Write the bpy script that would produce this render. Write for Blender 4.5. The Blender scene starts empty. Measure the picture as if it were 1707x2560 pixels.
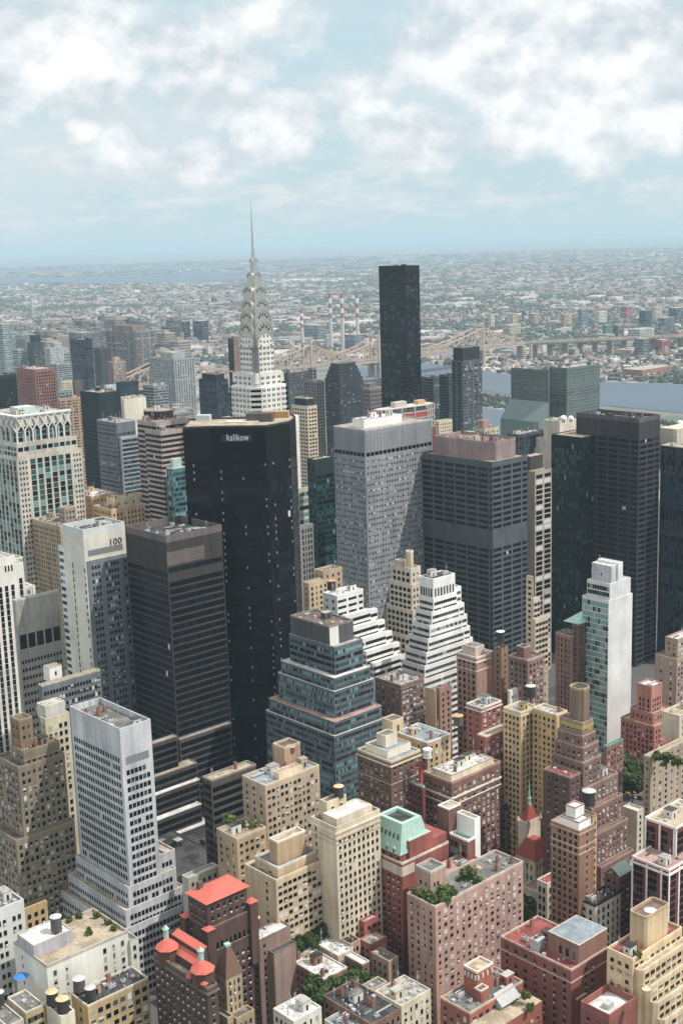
import bpy, math, random
import numpy as np
from mathutils import Vector
from mathutils.bvhtree import BVHTree
R = math.radians
SC = bpy.context.scene
COL = SC.collection
# ------------------------------------------------------------------ camera
# world: +Y runs uptown along the avenues, +X crosstown to the river, metres; camera stands at x = y = 0
YAW, PIT, ROLL, FPX, CZ, IW, IH = 0.73377744, 0.2052198, 0.03058937, 3263.76, 294.57, 1707, 2560
CAM = np.array([0.0, 0.0, CZ])
fw = np.array([math.sin(YAW)*math.cos(PIT), math.cos(YAW)*math.cos(PIT), -math.sin(PIT)])
r0 = np.array([math.cos(YAW), -math.sin(YAW), 0.0])
u0 = np.cross(r0, fw)
RT = math.cos(ROLL)*r0 - math.sin(ROLL)*u0
UP = math.sin(ROLL)*r0 + math.cos(ROLL)*u0
cd = bpy.data.cameras.new('camera')
cd.sensor_fit = 'VERTICAL'; cd.sensor_height = 24; cd.lens = FPX/IH*24
cd.clip_start = 1; cd.clip_end = 150000
co = bpy.data.objects.new('camera', cd); COL.objects.link(co)
from mathutils import Matrix
co.matrix_world = Matrix(((RT[0], UP[0], -fw[0], 0), (RT[1], UP[1], -fw[1], 0), (RT[2], UP[2], -fw[2], CZ), (0, 0, 0, 1)))
SC.camera = co
# ------------------------------------------------------------------ sun, sky, exposure
SEL, SAZ = R(56), R(146)
sl = bpy.data.lights.new('sun', 'SUN'); sl.energy = 3.6; sl.angle = R(0.55); sl.color = (1, 0.965, 0.92)
so = bpy.data.objects.new('sun', sl); COL.objects.link(so)
sdir = Vector((math.cos(SEL)*math.sin(SAZ), math.cos(SEL)*math.cos(SAZ), math.sin(SEL)))
so.rotation_euler = sdir.to_track_quat('Z', 'Y').to_euler()
SC.view_settings.view_transform = 'Standard'; SC.view_settings.look = 'None'
SC.view_settings.exposure = 0.30; SC.view_settings.gamma = 1
SC.cycles.use_denoising = True
SC.cycles.max_bounces = 5; SC.cycles.diffuse_bounces = 3; SC.cycles.glossy_bounces = 2; SC.cycles.volume_bounces = 0
SC.cycles.transparent_max_bounces = 4
wd = bpy.data.worlds.new('World'); SC.world = wd; wd.use_nodes = True
class NT:
    """small node-tree helper"""
    def __init__(s, t): s.t = t; t.nodes.clear()
    def n(s, typ, **k):
        x = s.t.nodes.new(typ)
        for a, v in k.items():
            if a.startswith('i_'):
                key = a[2:]; key = int(key) if key.isdigit() else key.replace('_', ' ')
                if isinstance(v, bpy.types.NodeSocket): s.t.links.new(v, x.inputs[key])
                else: x.inputs[key].default_value = v
            else: setattr(x, a, v)
        return x
    def m(s, op, a, b=0.0, c=0.0, clamp=False):
        x = s.t.nodes.new('ShaderNodeMath'); x.operation = op; x.use_clamp = clamp
        for i, v in enumerate((a, b, c)):
            if isinstance(v, bpy.types.NodeSocket): s.t.links.new(v, x.inputs[i])
            else: x.inputs[i].default_value = v
        return x.outputs[0]
    def mix(s, f, a, b, blend='MIX'):
        x = s.t.nodes.new('ShaderNodeMix'); x.data_type = 'RGBA'; x.blend_type = blend; x.clamp_factor = True
        for i, v in ((0, f), (6, a), (7, b)):
            if isinstance(v, bpy.types.NodeSocket): s.t.links.new(v, x.inputs[i])
            else: x.inputs[i].default_value = (*v, 1) if isinstance(v, tuple) and len(v) == 3 else v
        return x.outputs[2]
    def ramp(s, f, pts, interp='LINEAR'):
        x = s.t.nodes.new('ShaderNodeValToRGB'); s.t.links.new(f, x.inputs[0]); x.color_ramp.interpolation = interp
        e = x.color_ramp.elements
        while len(e) < len(pts): e.new(0.5)
        for i, (p, c) in enumerate(pts): e[i].position = p; e[i].color = (c, c, c, 1) if not isinstance(c, tuple) else (*c, 1)
        return x.outputs[0]
def px_dir(px, py):
    d = fw + (px-IW/2)/FPX*RT - (py-IH/2)/FPX*UP
    return d/np.linalg.norm(d)
def build_world():
    t = NT(wd.node_tree)
    sky = t.n('ShaderNodeTexSky', sky_type='NISHITA', sun_disc=False, sun_elevation=SEL, sun_rotation=SAZ, altitude=100, air_density=1.0, dust_density=1.6, ozone_density=1.0)
    tc = t.n('ShaderNodeTexCoord'); g = tc.outputs['Generated']
    mp = t.n('ShaderNodeMapping', i_Vector=g); mp.inputs['Scale'].default_value = (1, 1, 1.3)
    q = mp.outputs[0]
    def noise(sc, det, ro=.55, off=None):
        v = q
        if off: m_ = t.n('ShaderNodeMapping', i_Vector=q); m_.inputs['Location'].default_value = off; v = m_.outputs[0]
        return t.m('SUBTRACT', t.n('ShaderNodeTexNoise', i_Vector=v, i_Scale=sc, i_Detail=det, i_Roughness=ro).outputs[0], .5)
    n1 = noise(11.0, 3.0); n2 = noise(24.0, 9.0, .58); n3 = noise(24.0, 5.0, .5, (.005, .0, -.016)); nv = noise(7.0, 6.0, .5, (.3, .1, 0)); nb = noise(80.0, 6.0, .6)
    z = t.n('ShaderNodeSeparateXYZ', i_0=g).outputs[2]
    wob = t.m('ADD', t.m('MULTIPLY', n1, 1.1), t.m('ADD', t.m('MULTIPLY', n2, .95), t.m('MULTIPLY', nb, .3)))
    puff = -1.0
    # cumulus heads: place in the sky, reach, how solid
    for (px, py, r, st) in ((185, 130, 175, 1.2), (95, 195, 120, .75), (523, 112, 165, .8), (640, 60, 110, .6), (697, 310, 95, 1.7), (655, 352, 62, 1.5), (1400, 262, 140, 1.25), (1520, 205, 115, 1.2), (1300, 318, 90, .95), (1670, 312, 95, 1.1), (1240, 85, 230, .8), (1060, 130, 120, .7),
                           (1480, 398, 70, .95), (207, 325, 42, 1), (512, 412, 65, .8), (905, 240, 75, .7), (1045, 348, 95, .7), (1620, 100, 150, .6), (300, 380, 80, .55), (930, 350, 60, .55)):
        d = px_dir(px, py); vd = t.n('ShaderNodeVectorMath', operation='DISTANCE'); t.t.links.new(q, vd.inputs[0]); vd.inputs[1].default_value = (d[0], d[1], d[2]*1.3)
        f = t.m('MULTIPLY', t.m('SUBTRACT', 1.0, t.m('DIVIDE', vd.outputs[1], r/FPX*1.2)), st)
        puff = t.m('MAXIMUM', f, puff)
    e = t.m('ADD', puff, wob)
    head = t.ramp(t.m('ADD', e, .1), [(.04, 0.0), (0.18, .45), (0.4, .85), (0.7, 1.0)])
    grad = t.m('SUBTRACT', n2, n3)
    lit = t.ramp(t.m('ADD', t.m('ADD', .33, t.m('MULTIPLY', grad, 2.1)), t.m('ADD', t.m('MULTIPLY', puff, .35), t.m('MULTIPLY', n1, .6))), [(0.15, 0.0), (0.75, 1.0)])
    veil = t.ramp(t.m('ADD', t.m('ADD', nv, .1), t.m('MULTIPLY', n2, .35)), [(0.0, .3), (0.1, .55), (.24, 1.0)])
    up = t.ramp(z, [(0.0, 0.15), (0.02, 0.55), (0.06, 1.0)])
    clear = t.mix(.88, sky.outputs[0], (3.55, 4.95, 5.45))
    hzn = t.ramp(z, [(0.0, 1.0), (0.05, 0.0)])
    clear = t.mix(t.m('MULTIPLY', hzn, .6), clear, (4.0, 5.1, 5.5))
    c = t.mix(t.m('MULTIPLY', t.m('MULTIPLY', veil, .7), up), clear, (5.0, 5.5, 5.8))
    c = t.mix(t.m('MULTIPLY', head, t.m('ADD', .25, t.m('MULTIPLY', up, .7))), c, t.mix(lit, (4.4, 4.9, 5.3), (7.0, 7.05, 7.05)))
    # low banks, flattened by distance, down to just above the horizon
    ml = t.n('ShaderNodeMapping', i_Vector=g); ml.inputs['Scale'].default_value = (1, 1, 3.4)
    l1 = t.n('ShaderNodeTexNoise', i_Vector=ml.outputs[0], i_Scale=13.0, i_Detail=8.0, i_Roughness=.6).outputs[0]; l2 = t.n('ShaderNodeTexNoise', i_Vector=ml.outputs[0], i_Scale=40.0, i_Detail=6.0, i_Roughness=.6).outputs[0]
    lm = t.ramp(t.m('ADD', l1, t.m('MULTIPLY', t.m('SUBTRACT', l2, .5), .5)), [(.42, 0.0), (.52, .6), (.66, 1.0)])
    lz = t.ramp(z, [(0.004, 0.0), (0.025, .6), (.07, .55), (.13, .12)])
    lc = t.mix(t.ramp(l2, [(.4, 0.0), (.62, 1.0)]), (4.75, 5.15, 5.45), (5.9, 6.05, 6.1))
    c = t.mix(t.m('MULTIPLY', t.m('MULTIPLY', lm, lz), t.m('SUBTRACT', 1.0, t.m('MULTIPLY', head, .8))), c, lc)
    # unseen sky overhead, brightened to add fill light on the shaded walls
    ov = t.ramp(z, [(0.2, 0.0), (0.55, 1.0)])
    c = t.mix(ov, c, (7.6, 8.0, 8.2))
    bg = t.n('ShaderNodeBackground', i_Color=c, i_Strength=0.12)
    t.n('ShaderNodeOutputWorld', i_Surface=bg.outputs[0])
build_world()
# ------------------------------------------------------------------ projection helpers (photo pixel + known height -> place on the map)
RG = dict(R1=(0,480,1.8233),R2=(850,560,1.8296),R3=(0,980,2.6133),R4=(400,980,2.6133),R5=(900,980,2.6133),R6=(1250,1000,3.431),S1=(0,1300,3.136),S2=(0,1700,3.136),S3=(0,2060,3.136),S4=(350,2060,3.136),S5=(500,1700,3.136),S6=(600,1400,3.136),T1=(900,1350,3.484),T2=(1257,1350,3.484),T3=(1257,1750,3.484),T4=(850,1750,3.484),T5=(700,2110,3.484),T6=(1100,2110,2.583),U1=(0,780,3.136),U2=(680,780,2.6133),CH=(560,480,3.92),F=(0,0,1))
def gp(rg, x, y=0.0): a = RG[rg]; return a[0]+x/a[2], a[1]+y/a[2]
def ray(rg, x, y):
    px, py = gp(rg, x, y)
    return fw + (px-IW/2)/FPX*RT - (py-IH/2)/FPX*UP
def at(rg, x, y, z):
    d = ray(rg, x, y); t = (z-CZ)/d[2]
    return CAM[0]+t*d[0], CAM[1]+t*d[1]
def pj(x, y, z):
    d = np.array([x, y, z])-CAM; w = d@fw
    return IW/2+FPX*(d@RT)/w, IH/2-FPX*(d@UP)/w
def atY(rg, px, py, Y):
    d = ray(rg, px, py); t = Y/d[1]; return d[0]*t, CZ+d[2]*t
def zt(x, y, rg, yp):
    """height at which the plumb line through x,y meets pixel row yp"""
    py = gp(rg, 0, yp)[1]; k = (IH/2-py)/FPX
    a = (UP-k*fw); b = a[0]*x+a[1]*y
    return CZ - b/a[2]
def span(x, y, z, ax, rg, xp):
    """length from x,y,z along axis ax (0 = X, 1 = Y) up to pixel column xp"""
    if isinstance(xp, tuple): rg, xp = xp
    k = (gp(rg, xp)[0]-IW/2)/FPX
    a = RT-k*fw; v = np.array([x, y, z])-CAM
    return -(a@v)/a[ax]
# ------------------------------------------------------------------ materials
def lin(h, k=1.0):
    c = [int(h[i:i+2], 16)/255 for i in (0, 2, 4)]
    c = [(v/12.92 if v <= .04045 else ((v+.055)/1.055)**2.4)*k for v in c]; c = [c[0]*1.02, c[1]*.99, c[2]*.97]; g = .25*c[0]+.6*c[1]+.15*c[2]
    return tuple(min(1, v*(1-DESAT)+g*DESAT) for v in c)
MATS = {}; DESAT = .22
def wall(h, k=.88, rough=.85, streak=.5, tile=0, metal=0.0):
    key = ('w', h, k, rough, tile, metal)
    if key in MATS: return MATS[key]
    m = bpy.data.materials.new('wall_'+h); m.use_nodes = True; t = NT(m.node_tree)
    c = lin(h, k); streak = streak*.45 if min(c) > .5 else streak; geo = t.n('ShaderNodeNewGeometry'); P = geo.outputs['Position']
    n1 = t.n('ShaderNodeTexNoise', i_Vector=P, i_Scale=.06, i_Detail=5.0, i_Roughness=.6)
    mp = t.n('ShaderNodeMapping', i_Vector=P); mp.inputs['Scale'].default_value = (1, 1, .07)
    n2 = t.n('ShaderNodeTexNoise', i_Vector=mp.outputs[0], i_Scale=.55, i_Detail=4.0)
    n3 = t.n('ShaderNodeTexNoise', i_Vector=P, i_Scale=1.6, i_Detail=3.0)
    v = t.m('ADD', t.m('MULTIPLY', t.m('SUBTRACT', n1.outputs[0], .5), .9), t.m('MULTIPLY', t.m('SUBTRACT', n2.outputs[0], .5), streak*1.5))
    v = t.m('ADD', v, t.m('MULTIPLY', t.m('SUBTRACT', n3.outputs[0], .5), .35))
    f = t.m('ADD', 1.0, v)
    if tile:   # joints between facing panels, every `tile` metres of height
        sx = t.n('ShaderNodeSeparateXYZ', i_0=P)
        fr = t.m('FRACT', t.m('DIVIDE', sx.outputs[2], tile)); j = t.m('GREATER_THAN', fr, .93)
        f = t.m('MULTIPLY', f, t.m('SUBTRACT', 1.0, t.m('MULTIPLY', j, .28)))
    n4 = t.n('ShaderNodeTexNoise', i_Vector=mp.outputs[0], i_Scale=.16, i_Detail=6.0, i_Roughness=.65)
    pk = t.ramp(n4.outputs[0], [(.45, 0.0), (.6, 1.0)])   # patched and weathered areas of another shade
    c2 = (c[0]*.74, c[1]*.72, c[2]*.74)
    col = t.mix(t.m('MULTIPLY', pk, .2 if min(c) > .5 else .6), c, c2)
    mul = t.n('ShaderNodeVectorMath', operation='SCALE'); t.t.links.new(col, mul.inputs[0])
    t.t.links.new(f, mul.inputs['Scale'])
    b = t.n('ShaderNodeBsdfPrincipled', i_Base_Color=mul.outputs[0], i_Roughness=rough, i_Metallic=metal)
    b.inputs['Specular IOR Level'].default_value = .25
    t.n('ShaderNodeOutputMaterial', i_Surface=b.outputs[0])
    MATS[key] = m; return m
def plain(name, h, k=.8, rough=.6, metal=0.0, spec=.4, noise=.25, ns=.6):
    key = ('p', name)
    if key in MATS: return MATS[key]
    m = bpy.data.materials.new(name); m.use_nodes = True; t = NT(m.node_tree); c = lin(h, k)
    n = t.n('ShaderNodeTexNoise', i_Vector=t.n('ShaderNodeNewGeometry').outputs['Position'], i_Scale=ns, i_Detail=4.0)
    mul = t.n('ShaderNodeVectorMath', operation='SCALE'); mul.inputs[0].default_value = c
    t.t.links.new(t.m('ADD', 1-noise, t.m('MULTIPLY', n.outputs[0], 2*noise)), mul.inputs['Scale'])
    b = t.n('ShaderNodeBsdfPrincipled', i_Base_Color=mul.outputs[0], i_Roughness=rough, i_Metallic=metal)
    b.inputs['Specular IOR Level'].default_value = spec
    t.n('ShaderNodeOutputMaterial', i_Surface=b.outputs[0])
    MATS[key] = m; return m
def roofm(kind):
    key = ('r', kind)
    if key in MATS: return MATS[key]
    c1, c2, mix = dict(gr=('8f8d88', '6d6b68', .5), li=('c4c0b6', 'a29d94', .5), wh=('f0eeea', 'cfcdc8', .45), dk=('3a3b3d', '585654', .5), tn=('cbb898', 'a8967a', .5),
                       rd=('b0574e', '8c463f', .5), tc=('d9583f', 'c24c38', .5), gn=('9ccdb8', '7fb09b', .5), br=('8d7366', '6e5a50', .5), pk=('c9a092', 'a98377', .5), bl=('9aa9b0', '86949c', .5))[kind]
    m = bpy.data.materials.new('roof_'+kind); m.use_nodes = True; t = NT(m.node_tree)
    P = t.n('ShaderNodeNewGeometry').outputs['Position']
    n1 = t.n('ShaderNodeTexNoise', i_Vector=P, i_Scale=.16, i_Detail=6.0, i_Roughness=.65)
    n2 = t.n('ShaderNodeTexNoise', i_Vector=P, i_Scale=1.1, i_Detail=3.0)
    f = t.ramp(n1.outputs[0], [(.42, 0.0), (.56, 1.0)])
    c = t.mix(f, lin(c1, .72), lin(c2, .72))
    mul = t.n('ShaderNodeVectorMath', operation='SCALE'); t.t.links.new(c, mul.inputs[0]); t.t.links.new(t.m('ADD', .6, t.m('MULTIPLY', n2.outputs[0], .8)), mul.inputs['Scale'])
    b = t.n('ShaderNodeBsdfPrincipled', i_Base_Color=mul.outputs[0], i_Roughness=.9); b.inputs['Specular IOR Level'].default_value = .2
    t.n('ShaderNodeOutputMaterial', i_Surface=b.outputs[0])
    MATS[key] = m; return m
def glass(name, rgb, rough=.12, spec=.5):
    m = bpy.data.materials.new(name); m.use_nodes = True; t = NT(m.node_tree)
    b = t.n('ShaderNodeBsdfPrincipled', i_Base_Color=(*rgb, 1), i_Roughness=rough); b.inputs['Specular IOR Level'].default_value = spec
    t.n('ShaderNodeOutputMaterial', i_Surface=b.outputs[0]); return m
GL = [glass('glass_black', (.004, .006, .009), .1, .16), glass('glass_dark', (.009, .012, .017), .12, .24), glass('glass_grey', (.06, .07, .075), .15), glass('glass_teal', (.03, .085, .085), .12),
      glass('glass_pale_teal', (.16, .30, .30), .2), glass('window_blind', (.55, .55, .52), .5, .3), glass('glass_blue', (.03, .05, .075), .12), glass('blind_cream', (.33, .31, .27), .5, .3),
      glass('glass_deep_green', (.008, .024, .022), .1, .4), glass('glass_silver', (.32, .36, .37), .15, .8),
      glass('panel_grey', (.2, .2, .21), .6, .2), glass('un_glass', (.085, .11, .105), .2), glass('un_glass_light', (.12, .15, .14), .2)]
SILL = plain('stone_sill', 'c8c0b0')
PAL = dict(dk=[(0, 6), (1, 5), (2, 1)], bk=[(0, 14), (1, 4), (5, .12)], mx=[(0, 5), (1, 5), (2, 3), (5, 1.6), (7, 2), (9, .6)], wh=[(1, 4), (2, 4), (5, 4), (7, 3)], tl=[(1, 5), (3, 6), (4, 4), (0, 3)], ptl=[(4, 5), (3, 3), (9, 1.5), (1, 3)],
           gg=[(8, 8), (3, 2), (0, 3), (4, .5)], bl=[(6, 6), (1, 4), (2, 2)], gy=[(2, 5), (1, 3), (9, 1)], pg=[(10, 1)], aq=[(4, 6), (3, 2.5), (9, 1.5), (1, 1.6)], tw=[(0, 9), (6, 2), (1, 6), (2, .25)], un=[(11, 8), (12, 5), (2, 1)], bw=[(0, 7), (1, 4), (5, 2.4), (9, 1)])
# ------------------------------------------------------------------ mesh helpers
class MB:
    def __init__(s): s.v = []; s.f = []; s.m = []
    def quad(s, a, b, c, d, m=0):
        i = len(s.v); s.v += [a, b, c, d]; s.f.append((i, i+1, i+2, i+3)); s.m.append(m)
    def tri(s, a, b, c, m=0):
        i = len(s.v); s.v += [a, b, c]; s.f.append((i, i+1, i+2)); s.m.append(m)
    def ngon(s, pts, m=0):
        i = len(s.v); s.v += list(pts); s.f.append(tuple(range(i, i+len(pts)))); s.m.append(m)
    def box(s, x0, y0, z0, x1, y1, z1, m=0, bottom=True):
        i = len(s.v)
        s.v += [(x0,y0,z0),(x1,y0,z0),(x1,y1,z0),(x0,y1,z0),(x0,y0,z1),(x1,y0,z1),(x1,y1,z1),(x0,y1,z1)]
        fs = [(4,5,6,7),(0,1,5,4),(1,2,6,5),(2,3,7,6),(3,0,4,7)]
        if bottom: fs.append((3,2,1,0))
        for q in fs: s.f.append(tuple(i+k for k in q)); s.m.append(m)
    def prism(s, pts, z0, z1, m=0, top=True, mt=None, scale=None, cen=None):
        n = len(pts); i = len(s.v); tp = pts
        if scale is not None:
            cx, cy = cen or (sum(p[0] for p in pts)/n, sum(p[1] for p in pts)/n)
            tp = [(cx+(p[0]-cx)*scale, cy+(p[1]-cy)*scale) for p in pts]
        s.v += [(p[0], p[1], z0) for p in pts]+[(p[0], p[1], z1) for p in tp]
        for k in range(n):
            l = (k+1) % n; s.f.append((i+k, i+l, i+n+l, i+n+k)); s.m.append(m)
        if top: s.f.append(tuple(i+n+k for k in range(n))); s.m.append(m if mt is None else mt)
    def tube(s, cx, cy, z0, z1, r0, r1, n=12, m=0, cap=True):
        i = len(s.v)
        for z, r in ((z0, r0), (z1, r1)):
            s.v += [(cx+r*math.cos(2*math.pi*k/n), cy+r*math.sin(2*math.pi*k/n), z) for k in range(n)]
        for k in range(n):
            l = (k+1) % n; s.f.append((i+k, i+l, i+n+l, i+n+k)); s.m.append(m)
        if cap: s.f.append(tuple(i+n+k for k in range(n))); s.m.append(m)
    def bar(s, a, b, w, m=0):
        a = Vector(a); b = Vector(b); d = (b-a)
        if d.length < 1e-6: return
        d.normalize(); u = d.cross(Vector((0, 0, 1)))
        if u.length < 1e-3: u = Vector((1, 0, 0))
        u.normalize(); v = d.cross(u); h = w/2; i = len(s.v)
        for p in (a, b):
            for (p1, p2) in ((-h, -h), (h, -h), (h, h), (-h, h)): s.v.append(tuple(p+u*p1+v*p2))
        for q in ((0,1,5,4),(1,2,6,5),(2,3,7,6),(3,0,4,7),(0,3,2,1),(4,5,6,7)): s.f.append(tuple(i+k for k in q)); s.m.append(m)
    def mesh(s, name, mats):
        me = bpy.data.meshes.new(name); me.from_pydata(s.v, [], s.f)
        for m in (mats if isinstance(mats, (list, tuple)) else [mats]): me.materials.append(m)
        if any(s.m): me.polygons.foreach_set('material_index', s.m)
        me.update(); return me
    def build(s, name, mats, parent=None, loc=(0, 0, 0)):
        return link(name, s.mesh(name, mats), parent, loc)
def link(name, me, parent=None, loc=(0, 0, 0), rz=0.0):
    o = bpy.data.objects.new(name, me); COL.objects.link(o); o.location = loc
    if rz: o.rotation_euler = (0, 0, rz)
    if parent is not None: o.parent = parent
    return o
def tag(o, label=None, cat=None, group=None, kind=None):
    for k, v in (('label', label), ('category', cat), ('group', group), ('kind', kind)):
        if v: o[k] = v
    return o
def root(name, label, cat, loc, group=None): return tag(link(name, None, None, loc), label, cat, group)
def inset(pts, d):
    n = len(pts); out = []
    for i in range(n):
        p, q, r_ = Vector(pts[i-1]), Vector(pts[i]), Vector(pts[(i+1) % n])
        a = (q-p).normalized(); b = (r_-q).normalized()
        na, nb = Vector((-a.y, a.x)), Vector((-b.y, b.x)); s = na+nb
        k = d/max(.3, 1+na.dot(nb)); out.append((q.x+s.x*k, q.y+s.y*k))
    return out
def rect(x0, y0, x1, y1): return [(x0, y0), (x1, y0), (x1, y1), (x0, y1)]
# ------------------------------------------------------------------ buildings: masses first, openings after
BLD = []
def pent(b, rg, xb, yb, yt, l, r, zd, W=None, S=None, wm=None, roof='gr', pp=.8, cl=0, part='penthouse', pc=None, cham=0):
    """a rooftop block located by the foot of its near corner on the roof deck zd"""
    x, y = at(rg, xb, yb, zd); z1 = zt(x, y, rg, yt); d_ = span(x, y, z1, 1, rg, l); w_ = span(x, y, z1, 0, rg, r); x -= b.x; y -= b.y
    pts = rect(x, y, x+w_, y+d_)
    if cham: c = cham; pts = [(x+c, y), (x+w_-c, y), (x+w_, y+c), (x+w_, y+d_-c), (x+w_-c, y+d_), (x+c, y+d_), (x, y+d_-c), (x, y+c)]
    blk(b, pts, zd-.5, z1-pp, W, S, wm, roof, pp, cl, part, pc); return x, y, w_, d_, z1
class B: pass
def bd(name, label, N, l, r, H, wm, W=None, S=None, roof='gr', cl=3, pp=1.0, cat='building', pc=None, group=None, blocks=None, poly=None, z0=0, wo=True):
    """N = near roof corner in the photo, l / r = columns of the far ends of its two visible walls, H = roof height"""
    b = B(); b.name, b.label, b.cat, b.group, b.H = name, label, cat, group, H
    if poly is not None: b.x, b.y = 0.0, 0.0; b.w = b.d = 0
    else:
        rg = N[0]; b.x, b.y = at(*N, H)
        b.d = span(b.x, b.y, H, 1, rg, l) if not isinstance(l, float) else l
        b.w = span(b.x, b.y, H, 0, rg, r) if not isinstance(r, float) else r
    b.wm = wall(wm) if isinstance(wm, str) else wm
    b.W, b.S, b.roof, b.cl, b.pp, b.wo = W, S, roof, cl, pp, wo
    b.pc = b.wm if pc is None else (wall(pc) if isinstance(pc, str) else pc)
    b.blocks = []; b.extra = []; b.custom = []
    if poly is not None: blk(b, poly, z0, H)
    elif blocks is None: blk(b, rect(0, 0, b.w, b.d), z0, H)
    else:
        for q in blocks(b): blk(b, *q)
    b.seed = sum(ord(c)*(i+3) for i, c in enumerate(label)); BLD.append(b)
    return b
def blk(b, pts, z0, z1, W=0, S=0, wm=None, roof=None, pp=None, cl=None, part=None, pc=None):
    if len(pts) == 4 and not isinstance(pts[0], tuple): pts = rect(*pts)
    b.blocks.append(dict(pts=pts, z0=z0, z1=z1, W=b.W if W == 0 else W, S=b.S if S == 0 else S, wm=(wall(wm) if isinstance(wm, str) else wm) or b.wm,
                         roof=roof or b.roof, pp=b.pp if pp is None else pp, cl=b.cl if cl is None else cl, part=part, pc=(wall(pc) if isinstance(pc, str) else pc) or b.pc))
def tier(b, rg, nx, ny, l, r, H=None, ref=None, kx=1.0, ky=1.0, **k):
    """a lower or higher block of b from its own near corner; its height solved so that the setback from the main corner is kx : ky"""
    d = ray(rg, nx, ny); X, Y = ref or (b.x, b.y)
    if H is None:
        t = (X*ky-Y*kx)/(d[0]*ky-d[1]*kx); H = CZ+t*d[2]
    x, y = at(rg, nx, ny, H)
    D_ = span(x, y, H, 1, rg, l) if not isinstance(l, float) else l
    W_ = span(x, y, H, 0, rg, r) if not isinstance(r, float) else r
    return (x-b.x, y-b.y, x-b.x+W_, y-b.y+D_, H)
WMESH = {}
def wmesh(w, h, ia, ib, sill):
    key = (round(w, 2), round(h, 2), ia, ib, sill)
    if key not in WMESH:
        m = MB(); pane(m, (0, 0, 0), (1, 0, 0), (0, -1, 0), w, h, 0, 1, sill, 2)
        WMESH[key] = m.mesh('window', [GL[ia], GL[ib], SILL])
    return WMESH[key]
def pane(m, c, d, n, w, h, ia, ib, sill, isl):
    """two sashes standing 6 cm proud of the wall, a sill below"""
    cx, cy, cz = c; e = .06
    def p(u, v, o): return (cx+d[0]*u+n[0]*o, cy+d[1]*u+n[1]*o, cz+v)
    if ia == ib: m.quad(p(-w/2, -h/2, e), p(w/2, -h/2, e), p(w/2, h/2, e), p(-w/2, h/2, e), ia)
    else:
        m.quad(p(-w/2, -h/2, e), p(w/2, -h/2, e), p(w/2, 0, e), p(-w/2, 0, e), ia)
        m.quad(p(-w/2, 0, e), p(w/2, 0, e), p(w/2, h/2, e), p(-w/2, h/2, e), ib)
    for (v0, v1) in ((-h/2, h/2),):
        m.quad(p(-w/2, v1, 0), p(-w/2, v1, e), p(w/2, v1, e), p(w/2, v1, 0), ib)
    if sill:
        z = -h/2
        m.quad(p(-w/2-.1, z-.16, .16), p(w/2+.1, z-.16, .16), p(w/2+.1, z, .16), p(-w/2-.1, z, .16), isl)
        m.quad(p(-w/2-.1, z, .16), p(w/2+.1, z, .16), p(w/2+.1, z, 0), p(-w/2-.1, z, 0), isl)
def pick(rng, pal):
    P = PAL[pal]; s = sum(w for _, w in P); u = rng.random()*s
    for i, w in P:
        u -= w
        if u <= 0: return i
    return P[-1][0]
def faces(bk):
    pts = bk['pts']; n = len(pts)
    for i in range(n):
        p, q = pts[i], pts[(i+1) % n]; L = math.hypot(q[0]-p[0], q[1]-p[1])
        if L < .8: continue
        d = ((q[0]-p[0])/L, (q[1]-p[1])/L); nn = (d[1], -d[0])
        st = bk['W'] if -nn[0] > -nn[1] else bk['S']
        yield p, d, nn, L, st
BVH = None
def piers(b, i, step, w, col):
    def f(b, rt):
        bk = b.blocks[i]
        for p, d, n, L, st in faces(bk):
            if n[0] > .1 or n[1] > .1: continue
            for k in range(int(L/step)+1):
                u = min(k*step+.4, L-.4); m = MB(); q = lambda uu, oo: (p[0]+d[0]*uu+n[0]*oo, p[1]+d[1]*uu+n[1]*oo)
                for (a, c) in (((u-w/2, 0), (u-w/2, .22)), ((u-w/2, .22), (u+w/2, .22)), ((u+w/2, .22), (u+w/2, 0))): m.quad((*q(*a), bk['z0']), (*q(*c), bk['z0']), (*q(*c), bk['z1']), (*q(*a), bk['z1']))
                m.build('pier', wall(col), rt)
    b.custom.append(f)
def course(b, z, h=.6, pr=.25, col='e2dccd', i=0, name='string_course'):
    """a projecting stone band round block i of b"""
    def f(b, rt):
        m = MB(); o = inset(b.blocks[i]['pts'], -pr); a = b.blocks[i]['pts']; n = len(o)
        for k in range(n):
            l = (k+1) % n
            m.quad((*o[k], z), (*o[l], z), (*o[l], z+h), (*o[k], z+h)); m.quad((*o[k], z+h), (*o[l], z+h), (*a[l], z+h), (*a[k], z+h)); m.quad((*a[k], z), (*a[l], z), (*o[l], z), (*o[k], z))
        m.build(name, wall(col), rt)
    b.custom.append(f)
EYES = [CAM, CAM+RT*14, CAM-RT*14]
def seen(P, n):
    s = Vector((P[0]+n[0]*.5, P[1]+n[1]*.5, P[2]))
    for e in EYES:
        d = Vector(e)-s; L = d.length; d /= L
        if BVH.ray_cast(s, d, L)[0] is None: return True
    return False
def inframe(P):
    x, y = pj(*P); return -90 < x < IW+90 and y < IH+140
NWIN = 100
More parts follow.
